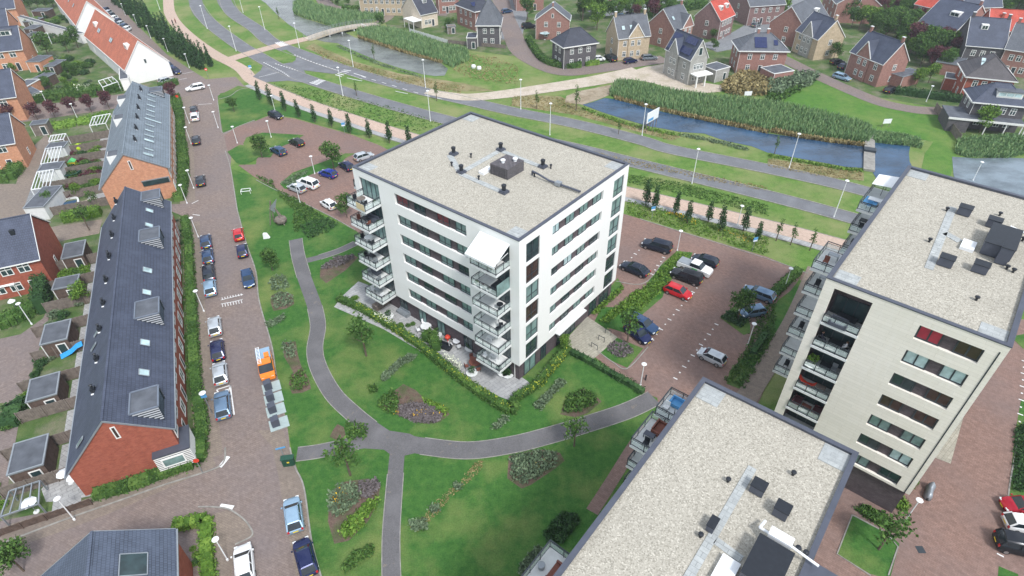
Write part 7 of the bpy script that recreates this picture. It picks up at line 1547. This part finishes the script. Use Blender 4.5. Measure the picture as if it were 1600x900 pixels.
# bicycle stands
for i, (a, b) in enumerate((((495, 370), (532, 392)), ((540, 325), (575, 342)), ((582, 285), (617, 298)))):
    a, b = T(2, 2, [a, b]); a = g(*a); b = g(*b); e = empty('bicycle_stand', a, 0); tag(e, ['nearest', 'middle', 'farthest'][i]+' of the three black hoop bicycle stands on the entrance court', 'bicycle stand', 'bicycle stands'); d = b-a
    m = MB(); m.bar((0, 0, 0), (0, 0, .85), .06); m.bar((0, 0, .85), d+Vector((0, 0, .85)), .06); m.bar(d, d+Vector((0, 0, .85)), .06); m.build('hoop', G['frame'], e)
    for q in (Vector(), d): m = MB(); m.box(q.x-.13, q.x+.13, q.y-.13, q.y+.13, 0, .04); m.build('foot_plate', G['whitemetal'], e)
# playground climbing sail
e = empty('playground_sail', g(*T(1, 1, [(150, 500)])[0]), .2); tag(e, 'playground climbing frame with a grey triangular sail on the lawn', 'climbing frame')
for a, b in (((-1.6, 0, 0), (-.6, .4, 4.4)), ((-1.0, .8, 0), (-.6, .4, 4.4)), ((.8, -.6, 0), (-.2, .4, 3.0)), ((1.0, .6, 0), (-.2, .4, 3.0))): m = MB(); m.bar(a, b, .14); m.build('timber_pole', G['wood'], e)
m = MB(); m.ext([(-1.1, .3, 3.0), (.5, .5, 4.6), (-.4, .4, 2.0)], (.02, .05, .03)); m.build('sail', G['greymetal'], e)
m = MB(); m.lathe([(.3, .2), (.95, .5), (1.05, .9), (.9, 1.2)], 9, (.3, 0, 0)); m.build('basket', G['wood'], e)
e = empty('sculpture', g(*T(1, 1, [(65, 595)])[0]), 0); tag(e, 'small white folded sculpture on the grass near the playground', 'sculpture'); m = MB(); m.ext([(-.5, 0, 0), (.5, .1, .1), (.1, .2, .9), (-.4, .1, 1.0)], (.05, .35, 0)); m.build('folded_plate', G['whitemetal'], e)
e = empty('goal_frame', g(*T(0, 1, [(1540, 305)])[0]), .2); tag(e, 'small white frame seat on the playground grass by the street', 'play frame'); m = MB()
for a, b in (((-.8, -.5, 0), (-.8, -.5, .6)), ((.8, -.5, 0), (.8, -.5, .6)), ((-.8, .5, 0), (-.8, .5, .6)), ((.8, .5, 0), (.8, .5, .6)), ((-.8, -.5, .6), (.8, -.5, .6)), ((-.8, .5, .6), (.8, .5, .6)), ((-.8, -.5, .6), (-.8, .5, .6)), ((.8, -.5, .6), (.8, .5, .6))): m.bar(a, b, .08)
m.build('frame', G['whitemetal'], e)
# white picnic bags in the meadow
for i, p in enumerate(((1360, 425), (1395, 435))): e = link('big_bag', (lambda q: q.mesh('big_bag', G['whitemetal']))(MB().lathe([(.55, 0), (.65, .4), (.55, .8), (.3, .9)], 9)), None, g(*T(1, 0, [p])[0])); tag(e, ['left', 'right'][i]+' of two white bulk bags lying in the meadow', 'bag', 'white bulk bags')
# covered scooter
e = empty('covered_scooter', g(*T(3, 3, [(1000, 385)])[0]), R(52)); tag(e, 'scooter under a grey cover standing on the bricks by the cream tower', 'scooter')
m = MB(); loft(m, [[(x, -w_, .05), (x, -w_*.8, h*.7), (x, -w_*.2, h), (x, w_*.2, h), (x, w_*.8, h*.7), (x, w_, .05)] for x, w_, h in ((-1.0, .2, .6), (-.75, .38, .95), (-.2, .36, .85), (.2, .34, .8), (.55, .42, 1.2), (.8, .3, 1.1), (1.05, .15, .6))]); m.build('cover', G['greymetal'], e, smooth=True)
for x in (-.85, .95): m = MB(); m.tube((x, -.07, .25), (x, .07, .25), .25, None, 14); m.build('wheel', G['tyre'], e)
e = link('bollard', MB().lathe([(.1, 0), (.1, .8), (.13, .85), (.05, .95)], 10).mesh('bollard', G['blackmetal']), None, g(1008.5, 594)); tag(e, 'dark bollard beside the lamp near the park path', 'bollard')
for p, lb in (((952, 737), 'square drain cover on the eastern bricks'),): 
    q = g(*T(3, 3, [p])[0]); m = MB(); m.box(-.35, .35, -.35, .35, .05, .075); m.build('drain_cover', G['frame'], None, loc=(q.x, q.y, 0)); o = bpy.data.objects['drain_cover']; tag(o, lb, 'drain cover')
# ---------------- gardens: fences, pergolas and small things on the left
def world_of(root, x, y, z=0): return Matrix.LocRotScale(root.location, root.rotation_euler, None) @ Vector((x, y, z))
def fence(a, b, h, label, mat='wood', group=None, posts=2.2, name='garden_fence'):
    a = Vector(a); b = Vector(b); d = b-a; L = d.length; e = empty(name, (a.x, a.y, 0), math.atan2(d.y, d.x)); tag(e, label, 'fence', group)
    m = MB(); n = max(1, int(L/.22))
    for i in range(n): m.box(L*i/n, L*(i+.93)/n, -.02, .02, .05, h-.03*((i*7) % 3))
    m.build('boards', G[mat], e); m = MB()
    k = max(1, round(L/posts))
    for i in range(k+1): m.box(L*i/k-.05, L*i/k+.05, .021, .12, 0, h+.06)
    m.build('posts', G[mat], e); return e
FX = [3.2, 8.6, 14.0, 19.4, 24.8, 30.2, 35.6, 41.0, 46.4]
for i, x in enumerate(FX): fence(world_of(dt, x, 10.1), world_of(dt, x, 17.5+(i % 2)*.6), 1.8, ordn(i)+' fence from the near end between the slate blue terrace gardens', group='fences behind the slate blue terrace')
for i in range(7): fence(world_of(btt, 2+i*5.4, 11.2), world_of(btt, 2+i*5.4, 22.5), 1.7, ordn(i)+' fence from the near end between the blue grey terrace gardens', group='fences behind the blue grey terrace')
fence(g(1265/4, 0)[:0] or g(1459, 172), g(1497, 222), 1.8, 'grey weathered fence along the end of the mown field'); fence(g(145, 788), g(0, 838), 1.0, 'low dark garden wall boards beside the side street', 'shedwall'); fence(g(640, 50), g(700, 68), 1.1, 'low pale fence along the reeds by the cream house', 'slab'); fence(g(700, 68), g(790, 76), 1.1, 'wire fence line between the reeds and the far lawn', 'wood')
for i in range(6):
    x = 5+i*5.4; p = world_of(btt, x+.2, 12); m = MB(); m.box(-2.2, 2.2, 0, 3.2, 0, .06); o = m.build('garden_terrace', G['tilepave'], None, loc=p, rz=btt.rotation_euler.z); tag(o, kind='structure')
for i in range(9):
    p = world_of(dt, FX[i]-2.4, 10.3); m = MB(); m.box(-2.2, 2.2, 0, 2.6, 0, .06); o = m.build('garden_terrace', G['tilepave'], None, loc=p, rz=dt.rotation_euler.z); tag(o, kind='structure')
def pergola(p4, h, n, label, mat='whitemetal'):
    q = [g(*p, h) for p in p4]; e = empty('pergola', (q[0].x, q[0].y, 0), 0); tag(e, label, 'pergola', None); o = Vector((q[0].x, q[0].y, 0)); q = [x-o for x in q]
    m = MB()
    for a, b in zip(q, q[1:]+q[:1]): m.bar(a, b, .12, .16)
    m.build('frame', G[mat], e); m = MB()
    for i in range(1, n): m.bar(q[0].lerp(q[1], i/n)+Vector((0, 0, .1)), q[3].lerp(q[2], i/n)+Vector((0, 0, .1)), .10, .10)
    m.build('slats', G[mat], e)
    for x in q: m = MB(); m.bar((x.x, x.y, 0), (x.x, x.y, h), .12); m.build('post', G[mat], e)
pergola(T(0, 1, [(195, 285), (310, 270), (335, 160), (232, 175)]), 2.4, 5, 'white slatted carport pergola nearest the grey garage'); pergola(T(0, 1, [(255, 125), (360, 110), (385, 15), (285, 30)]), 2.4, 5, 'middle white slatted carport pergola in the parking alley'); pergola(T(0, 0, [(305, 885), (395, 870), (412, 835), (318, 848)]), 2.4, 5, 'farthest white slatted carport pergola in the parking alley')
pergola(T(0, 0, [(560, 785), (660, 770), (690, 710), (580, 730)]), 2.2, 5, 'white pergola frame behind the blue grey terrace'); pergola(T(0, 0, [(640, 545), (735, 510), (700, 480), (615, 505)]), 2.4, 3, 'white pergola frame beside the white gabled house'); pergola(T(0, 0, [(225, 240), (305, 232), (295, 205), (218, 212)]), 2.2, 4, 'white pergola frame in the upper left gardens'); pergola(T(0, 3, [(5, 530), (240, 450), (250, 305), (60, 370)]), 1.7, 4, 'washing line frame beside the parasols at the lower left', 'greymetal')
for i, pl in enumerate((T(0, 1, [(150, 400), (190, 290), (310, 275), (275, 395)]), T(0, 1, [(235, 170), (250, 130), (370, 115), (380, 150)]))):
    sheet('carport_paving', pl, 'greyroad', lay=14)
def parasol(p, h, r, label, mat='whitemetal'):
    e = empty('parasol', g(*p), .2); tag(e, label, 'parasol'); m = MB(); m.tube((0, 0, 0), (0, 0, h), .03); m.build('pole', G['greymetal'], e); m = MB(); m.lathe([(r, h-.35), (r*.98, h-.3), (.04, h+.08)], 8); m.build('canopy', G[mat], e)
    m = MB(); m.lathe([(.28, 0), (.28, .1), (.05, .14)], 10); m.build('base', G['slab'], e)
parasol(T(0, 3, [(510, 340)])[0], 2.1, .75, 'round white parasol by the red brick gable'); parasol(T(0, 3, [(445, 320)])[0], 2.1, .7, 'white parasol half behind another by the red brick gable'); parasol(T(0, 3, [(230, 500)])[0], 2.0, .75, 'white parasol beside the washing lines'); parasol(T(0, 2, [(110, 140)])[0], 2.0, .5, 'small white parasol behind the red brick house'); parasol((851, 62), 2.3, 1.6, 'pale parasol in the garden of the charcoal house', 'glass_c')
# trampoline, toy house, pools, tarpaulin, patio cover
e = empty('trampoline', g(*T(0, 1, [(450, 190)])[0]), 0); tag(e, 'round green edged trampoline in the back gardens', 'trampoline'); m = MB(); m.lathe([(1.5, .6), (1.5, .68), (1.9, .70), (1.9, .62)], 20); m.build('spring_cover', G['green'], e); m = MB(); m.lathe([(1.55, .60), (1.5, .64)], 20); m.build('jumping_mat', G['blackmetal'], e)
for i in range(4): m = MB(); a = i*1.57; m.bar((1.7*math.cos(a), 1.7*math.sin(a), 0), (1.7*math.cos(a), 1.7*math.sin(a), .62), .06); m.build('leg', G['greymetal'], e)
e = empty('toy_house', g(*T(0, 1, [(462, 135)])[0]), .2); tag(e, 'small toy house with yellow walls and a green roof', 'toy house'); m = MB(); m.box(-.6, .6, -.5, .5, 0, 1.0); m.build('wall', G['plate'], e); m = MB(); m.ext([(-.7, -.6, 1.0), (0, -.6, 1.5), (.7, -.6, 1.0)], (0, 1.2, 0)); m.build('roof', G['lightgreen'], e); m = MB(); m.box(-.15, .25, -.53, -.505, 0, .7); m.build('door', G['redsign'], e)
e = link('toy_ball', MB().lathe([(.1, .0), (.7, .3), (.85, .8), (.7, 1.3), (.1, 1.6)], 14).mesh('toy_ball', plain('lime_fabric', (.45, .62, .02), .6, .2, 0, .05)), None, g(*T(0, 1, [(503, 42)])[0])); tag(e, 'lime green round play tent in the back gardens', 'play tent')
sheet('ornamental_pool', T(0, 1, [(365, 425), (470, 400), (480, 350), (400, 365)]), 'water', lay=16); ribbon('pool_edge', T(0, 1, [(325, 440), (470, 410), (487, 345), (405, 350)]), .3, 'slab', z=0, thick=.35)
sheet('garden_terrace', T(0, 1, [(490, 425), (620, 375), (600, 335), (510, 360)]), 'sand', lay=17); sheet('garden_terrace', T(0, 3, [(330, 260), (420, 230), (560, 320), (580, 400), (420, 430), (290, 440), (260, 360)]), 'tilepave', lay=17)
e = empty('tarpaulin', g(*T(0, 2, [(462, 415)])[0]), R(25)); tag(e, 'bright blue tarpaulin slung beside a garden shed', 'tarpaulin'); m = MB(); loft(m, [[(x, -.3, z-.5), (x, .1, z), (x, .5, z-.4), (x, .1, z-.45)] for x, z in ((-1.4, .5), (-.7, .7), (0, .95), (.8, 1.5), (1.5, 1.7))]); m.build('sheet', plain('blue_plastic', (.02, .30, .70), .4, .5, 0, .15), e)
e = empty('patio_canopy', g(*T(0, 2, [(60, 40)])[0]), R(22)); tag(e, 'white sloping patio canopy behind the red brick house at the left edge', 'canopy'); m = MB(); m.ext([(-4, -1.4, 2.2), (1.8, -1.4, 2.2), (1.8, 1.6, 2.7), (-4, 1.6, 2.7)], (0, 0, .08)); m.build('canopy_sheet', G['whitemetal'], e)
for x, y in ((-3.9, -1.3), (1.7, -1.3), (1.7, 1.5), (-3.9, 1.5)): m = MB(); m.bar((x, y, 0), (x, y, 2.3), .08); m.build('post', G['whitewood'], e)
e = link('garden_pool', MB().lathe([(2.2, 0), (2.2, .8), (2.1, .82), (2.0, .6)], 20).mesh('garden_pool', plain('pool_blue', (.05, .35, .75), .2, .5, 0, .05)), None, g(*T(3, 0, [(925, 118)])[0])); tag(e, 'round bright blue pool in a far garden', 'pool')
# ---------------- furniture on balconies and terraces
def table(p, rz, r, label, mat='woodred', round_=False, h=.74):
    e = empty('table', p, rz); tag(e, label, 'table'); m = MB()
    if round_: m.lathe([(r, h-.04), (r, h)], 16)
    else: m.box(-r, r, -r*.6, r*.6, h-.05, h)
    m.build('table_top', G[mat], e)
    if round_: m = MB(); m.tube((0, 0, 0), (0, 0, h-.04), .05); m.lathe([(.25, 0), (.25, .03)], 10); m.build('pedestal', G['frame'], e)
    else:
        for x in (-1, 1):
            for y in (-1, 1): m = MB(); m.bar((x*r*.9, y*r*.5, 0), (x*r*.9, y*r*.5, h-.05), .06); m.build('leg', G[mat], e)
    return e
def chair(p, rz, label, mat='blackmetal', group=None):
    k = ('chair', mat)
    if k not in _wm:
        a = MB().box(-.24, .24, -.24, .24, .42, .47).mesh('seat', G[mat]); b = MB().box(-.24, .24, .20, .25, .47, .95).mesh('backrest', G[mat]); _wm[k] = (a, b, MB().bar((0, 0, 0), (0, 0, .42), .045).mesh('leg', G['frame']))
    a, b, c = _wm[k]; e = empty('chair', p, rz); tag(e, label, 'chair', group); link('seat', a, e); link('backrest', b, e)
    for x in (-.2, .2):
        for y in (-.2, .2): link('leg', c, e, (x, y, 0))
def sofa(p, rz, w, label, mat='parapet'):
    e = empty('outdoor_sofa', p, rz); tag(e, label, 'sofa'); m = MB(); m.box(-w/2, w/2, -.4, .4, .08, .42); m.build('seat', G[mat], e); m = MB(); m.box(-w/2, w/2, .28, .4, .42, .8); m.build('backrest', G[mat], e)
    for s in (-1, 1): m = MB(); m.box(s*w/2-.08, s*w/2+.08, -.4, .4, .1, .6); m.build('armrest', G[mat], e)
def planter(p, r, label, mat='leaf', pot='slab'):
    e = empty('potted_plant', p, random.random()*3); tag(e, label, 'potted plant'); m = MB(); m.lathe([(r*.55, 0), (r*.75, .35), (r*.7, .36)], 10); m.build('pot', G[pot], e); bush_ = tree_meshes('round'); 
    k = ('pl', mat)
    if k not in _wm: _wm[k] = crown_mesh('foliage', 200, [(0, 0, .55, .5), (.2, .1, .8, .3), (-.2, 0, .75, .3)], 160, .11, mat, .4)
    f = link('foliage', _wm[k], e); f.scale = (r, r, r)
    f.location = (0, 0, .2)
FL = ['top', 'second', 'third', 'fourth', 'fifth', 'lowest']
def B1(x, y, z): return world_of(t1, x, y, z)
for k in range(6):
    z = 17.2-FS*k; nm = FL[k]+('' if k in (0, 5) else ' highest')+' balcony'
    a = 'on the %s of the west corner stack' % nm
    if k != 4: table(B1(2.4, -1.2, z), YAW, .55, ['light wooden', 'dark', 'white', 'black', '', 'grey'][k]+' table '+a, ['wood', 'blackmetal', 'whitemetal', 'blackmetal', 'wood', 'greymetal'][k], k in (0, 2))
    else: sofa(B1(1.6, -.6, z), YAW, 1.6, 'grey sofa '+a)
    chair(B1(1.5, -1.4, z), YAW+1.2, 'left chair '+a, ['blackmetal', 'woodred', 'blackmetal', 'blackmetal', 'greymetal', 'whitemetal'][k]); chair(B1(3.4, -1.5, z), YAW-1.5, 'right chair '+a, ['blackmetal', 'woodred', 'blackmetal', 'greymetal', 'greymetal', 'whitemetal'][k])
    if k in (0, 1, 3, 5): planter(B1(4.0, -.5, z), .5, 'potted plant '+a)
    if k == 1: sofa(B1(2.8, -.35, z), YAW, 1.8, 'dark lounge sofa '+a)
    a = 'on the %s of the front corner stack' % nm
    if k == 0: table(B1(23.3, -1.3, z), YAW, .8, 'brown wooden table under the white awning', 'wood'); chair(B1(22.4, -1.9, z), YAW+3, 'left wooden chair under the white awning', 'woodred'); chair(B1(24.1, -1.9, z), YAW+3, 'right wooden chair under the white awning', 'woodred')
    if k == 1: sofa(B1(24.2, -1.0, z), YAW+1.57, 1.5, 'dark sofa '+a, 'blackmetal'); [planter(B1(21.9+i*.9, -1.95, z), .45, ordn(i)+' flowering pot '+a, 'leaf_r' if i else 'leaf_l') for i in range(3)]
    if k == 2: table(B1(24.3, -.9, z), YAW, .38, 'small dark round table '+a, 'blackmetal', True)
    if k == 3: chair(B1(24.4, -1.4, z), YAW-.4, 'black chair '+a); chair(B1(24.2, -.7, z), YAW+2.4, 'black wall side chair '+a)
    if k == 4: table(B1(22.6, -.9, z), YAW, .4, 'low white table '+a, 'whitemetal', False, .5)
    if k == 5: chair(B1(22.2, -1.6, z), YAW+.3, 'left white chair '+a, 'whitemetal'); chair(B1(23.4, -1.7, z), YAW+2.8, 'middle white chair '+a, 'whitemetal'); planter(B1(24.7, -1.9, z), .5, 'tall pot in the corner '+a, 'leaf_d', 'blackmetal'); table(B1(23.2, -.9, z), YAW, .55, 'white table '+a, 'whitemetal')
# screens on the balcony rails
m = MB(); m.box(2.9, 4.35, -2.42, -2.38, 17.3, 18.15); sc = m.build('beige_screen', plain('beige_screen', (.60, .50, .30), .7, .2, 0, .05), t1)
m = MB(); m.box(25.06, 25.10, -2.2, -.1, 14.4, 15.9); m.build('frosted_screen', G['glass_t'], t1)
# terrace level
for p, r, lb, mt in ((T(1, 2, [(1065, 262)])[0], .75, 'round pale table on the upper garden terrace', 'slab'), (T(1, 2, [(1255, 355)])[0], .5, 'round white table on the lower garden terrace', 'whitemetal'), (T(1, 2, [(1370, 485)])[0], .8, 'round brown table under the front balconies', 'woodred')):
    q = g(*p); table(q, 0, r, lb, mt, True)
    for i in range(4):
        a = 1.57*i+.4; chair(q+Vector((math.cos(a)*(r+.35), math.sin(a)*(r+.35), 0)), a-1.57, ['upper right', 'upper left', 'lower left', 'lower right'][i]+' chair of four at the '+lb, 'whitemetal' if mt != 'woodred' else 'woodred', 'chairs round the '+lb)
sofa(g(*T(1, 2, [(925, 165)])[0]), YAW, 1.9, 'grey sofa on the upper garden terrace against the brick', 'greymetal'); sofa(g(*T(1, 2, [(1180, 375)])[0]), YAW+.2, 1.7, 'black sofa beside the red parasol base', 'blackmetal')
e = link('grill', MB().lathe([(.1, 0), (.12, .6), (.35, .7), (.38, .9), (.2, 1.1)], 12).mesh('grill', G['redsign']), None, g(*T(1, 2, [(1200, 335)])[0])); tag(e, 'red kettle grill on the lower garden terrace', 'grill')
for i, p in enumerate(((1340, 385), (1350, 540), (1545, 540), (1575, 550), (1130, 300), (830, 185))): planter(g(*T(1, 2, [p])[0]), 1.0, ['pot plant beside the garden door', 'tall conifer pot on the lower terrace', 'dark leafy pot under the front balconies, left', 'dark leafy pot under the front balconies, right', 'pot at the dividing hedge', 'pot plant on the upper terrace'][i], 'leaf_d' if i > 0 else 'leaf')
m = MB(); m.box(-1.5, 1.5, -.5, .5, 0, .9); o = m.build('raised_planter', G['wood'], None, loc=g(*T(1, 2, [(795, 108)])[0]), rz=YAW+1.57); tag(o, 'brown wooden storage bench under the west balconies', 'bench')
# cream tower balconies
def B2(x, y, z): return world_of(t2, x, y, z)
for k in range(7):
    z = 18.75-2.88*k; a = 'in the %s loggia of the cream tower' % (['top']+[ordn(i)+' highest' for i in range(1, 7)])[k]
    if k == 0: table(B2(2.6, .9, z), Y2, .8, 'black table '+a, 'blackmetal'); sofa(B2(2.2, .2, z), Y2, 1.4, 'dark bench '+a, 'parapet')
    elif k == 1: table(B2(2.6, .8, z), Y2, .6, 'dark table '+a, 'blackmetal')
    elif k == 2: planter(B2(1.4, .6, z), 1.1, 'large bright plant '+a, 'leaf_l'); table(B2(2.6, .7, z), Y2, .5, 'dark table '+a, 'blackmetal'); chair(B2(3.3, 1.0, z), Y2, 'pale chair '+a, 'greymetal')
    elif k == 3: table(B2(2.9, .8, z), Y2, .5, 'wooden table '+a, 'wood'); e = empty('hammock', B2(1.6, .7, z), Y2); tag(e, 'red hammock '+a, 'hammock'); m = MB(); loft(m, [[(x, -.25, zz), (x, .25, zz), (x, .2, zz-.05), (x, -.2, zz-.05)] for x, zz in ((-.9, 1.2), (-.4, .6), (.1, .4), (.6, .55), (.9, .9))]); m.build('hammock_cloth', G['cherry'] if 'cherry' in G else G['redsign'], e)
    elif k == 4: sofa(B2(1.5, .8, z), Y2+1.57, 1.4, 'plum armchair sofa on the left '+a, 'leaf_r'); sofa(B2(3.5, .8, z), Y2-1.57, 1.2, 'plum armchair on the right '+a, 'leaf_r'); table(B2(2.5, .8, z), Y2, .45, 'low plum table '+a, 'woodred', False, .45)
    z = 19.7-2.86*k; a = 'on the %s near balcony of the cream tower side' % (['top']+[ordn(i)+' highest' for i in range(1, 7)])[k]
    if k in (0, 1, 3, 5): table(B2(-1.3, 8.6, z), Y2, .5, 'table '+a, 'greymetal'); chair(B2(-1.6, 7.4, z), Y2, 'chair '+a, 'woodred' if k == 0 else 'blackmetal')
    a = 'on the %s far balcony of the cream tower side' % (['top']+[ordn(i)+' highest' for i in range(1, 7)])[k]
    if k in (0, 1, 2): table(B2(-1.3, 22.5, z), Y2, .7, 'table '+a, 'whitemetal' if k == 0 else 'blackmetal'); chair(B2(-1.5, 21.2, z), Y2, 'chair '+a, 'bluesign' if k == 0 else 'blackmetal')
m = MB(); m.box(-2.3, -.9, 21.3, 23.2, 20.2, 20.24); m.build('blue_cover', G['bluesign'], t2)
e = empty('sun_shade', B2(-1.3, 25.3, 19.7), Y2); tag(e, 'white canvas shade over the far top balcony of the cream tower', 'sun shade'); m = MB(); m.ext([(-1.1, -1.4, 1.7), (1.1, -1.4, 1.9), (1.1, 1.3, 2.1), (-1.1, 1.3, 1.8)], (0, 0, .04)); m.build('canvas', G['whitemetal'], e); m = MB(); m.bar((0, 0, 0), (0, 0, 1.9), .06); m.build('pole', G['frame'], e)
def B3(x, y, z): return world_of(t3, x, y, z)
a = 'on the balcony in the middle of the nearest tower side'
sofa(B3(-1.3, 22.5, 13.2), Y3+1.57, 1.3, 'brown wicker chest '+a, 'woodred'); table(B3(-1.6, 21.4, 13.2), Y3, .45, 'low slate blue table '+a, 'bluegrey' if 'bluegrey' in G else 'parapet', False, .45); chair(B3(-1.4, 20.4, 13.2), Y3, 'dark chair '+a)
a = 'on the far end balcony of the nearest tower'
sofa(B3(-1.2, 26.0, 13.2), Y3, 1.4, 'blue sofa '+a, 'bluesign'); chair(B3(-1.9, 25.0, 13.2), Y3, 'white chair '+a, 'whitemetal'); chair(B3(-.7, 24.6, 13.2), Y3+2, 'dark chair '+a)
a = 'on the balcony at the bottom edge of the nearest tower'
table(B3(-1.5, 4.9, 13.2), Y3+.8, .4, 'small brown table '+a, 'woodred', False, .45); sofa(B3(-.9, 6.8, 13.2), Y3-1.57, 1.4, 'brown lounge chair '+a, 'woodred')
e = link('metal_pot', MB().lathe([(.22, 0), (.28, .5), (.25, .52)], 12).mesh('metal_pot', G['greymetal']), None, B3(-2.0, 6.6, 13.2)); tag(e, 'shiny metal pot '+a, 'pot')
# ================================================================== PEOPLE
def person(loc, rz, joints, label, cloth, name='person'):
    """one continuous skinned figure; joints = list of (index parent, pos, radius)"""
    e = empty(name, loc, rz); tag(e, label, 'person')
    me = bpy.data.meshes.new('body'); me.from_pydata([j[1] for j in joints], [(j[0], i) for i, j in enumerate(joints) if j[0] is not None], [])
    o = bpy.data.objects.new('body', me); col.objects.link(o); o.parent = e; me.materials.append(G[cloth])
    o.modifiers.new('skin', 'SKIN'); sv = me.skin_vertices[0].data
    for i, j in enumerate(joints): sv[i].radius = (j[2], j[2]); sv[i].use_root = (i == 0)
    s = o.modifiers.new('sub', 'SUBSURF'); s.levels = 1; s.render_levels = 1
    hd = joints[-1][1]; m = MB(); m.lathe([(.03, -.02), (.085, .03), (.10, .10), (.085, .18), (.03, .23)], 10, (hd[0], hd[1], hd[2])); m.build('head', G['skin'], e, True)
    m = MB(); m.lathe([(.105, .11), (.10, .18), (.05, .245)], 10, (hd[0], hd[1]-.015, hd[2])); m.build('hair', G['hair'], e, True)
G['skin'] = plain('skin', (.50, .30, .22), .6, .3, 0, .03); G['hair'] = plain('hair', (.06, .04, .03), .7, .2); G['shirt_w'] = plain('pale_shirt', (.65, .65, .68), .8, .1); G['shirt_d'] = plain('dark_clothes', (.05, .05, .07), .8, .1)
RID = [(None, (0, -.15, .95), .13), (0, (0, .02, 1.15), .13), (1, (0, .12, 1.38), .13), (0, (.10, .15, .80), .085), (3, (.11, .22, .42), .055), (4, (.11, .32, .36), .04), (0, (-.10, .10, .72), .085), (6, (-.11, .10, .32), .055), (7, (-.11, .22, .24), .04), (2, (.20, .25, 1.15), .045), (9, (.18, .48, 1.02), .035), (2, (-.20, .25, 1.15), .045), (11, (-.18, .48, 1.02), .035), (2, (0, .16, 1.48), .055)]
SIT = [(None, (0, 0, .52), .13), (0, (0, -.02, .75), .13), (1, (0, 0, .98), .13), (0, (.10, .38, .52), .08), (3, (.10, .42, .12), .05), (4, (.10, .54, .06), .04), (0, (-.10, .38, .52), .08), (6, (-.10, .42, .12), .05), (7, (-.10, .54, .06), .04), (2, (.23, .10, .75), .045), (9, (.16, .32, .68), .035), (2, (-.23, .10, .75), .045), (11, (-.16, .32, .68), .035), (2, (0, .02, 1.10), .055)]
def bicycle(loc, rz, label):
    e = empty('bicycle', loc, rz); tag(e, label, 'bicycle')
    for y in (-.52, .52):
        m = MB(); k = 18
        for i in range(k):
            a, b = 2*math.pi*i/k, 2*math.pi*(i+1)/k; m.bar((0, y+.33*math.cos(a), .34+.33*math.sin(a)), (0, y+.33*math.cos(b), .34+.33*math.sin(b)), .04)
        m.build('wheel', G['tyre'], e)
    m = MB()
    for a, b in (((0, -.52, .34), (0, -.15, .85)), ((0, -.15, .85), (0, -.05, .32)), ((0, -.05, .32), (0, .38, .85)), ((0, .38, .95), (0, .52, .34)), ((0, -.15, .82), (0, .38, .85)), ((0, -.52, .34), (0, -.05, .32))): m.bar(a, b, .035)
    m.build('frame', G['frame'], e); m = MB(); m.bar((-.25, .42, 1.0), (.25, .42, 1.0), .03); m.build('handlebar', G['frame'], e); m = MB(); m.box(-.08, .08, -.3, -.05, .85, .9); m.build('saddle', G['blackmetal'], e)
d = g(280, 44)-g(265, 20); az = math.atan2(d.y, d.x)-math.pi/2
for p, cl, lb in (((270.5, 38), 'shirt_d', 'left'), ((275, 36.5), 'cherry_c', 'right')):
    if cl == 'cherry_c': G[cl] = plain('red_brown_jacket', (.28, .10, .08), .8, .1)
    q = g(*p); bicycle(q, az, 'bicycle ridden by the %s of the two cyclists on the cycle path' % lb); person(q, az, RID, '%s of two cyclists in %s clothes on the pink cycle path' % (lb, 'dark' if lb == 'left' else 'reddish brown'), cl)
for x, cl, lb, r_ in ((1.3, 'shirt_d', 'person seated at the left of the table in the second highest loggia', -1.57), (3.5, 'shirt_w', 'person in pale clothes seated at the right in the second highest loggia', 1.57)):
    zz = 18.75-2.88; chair(B2(x, .8, zz), Y2+r_+3.14, 'chair under the '+lb.replace('person', 'one'), 'blackmetal'); person(B2(x, .8, zz), Y2+r_, SIT, lb, cl)
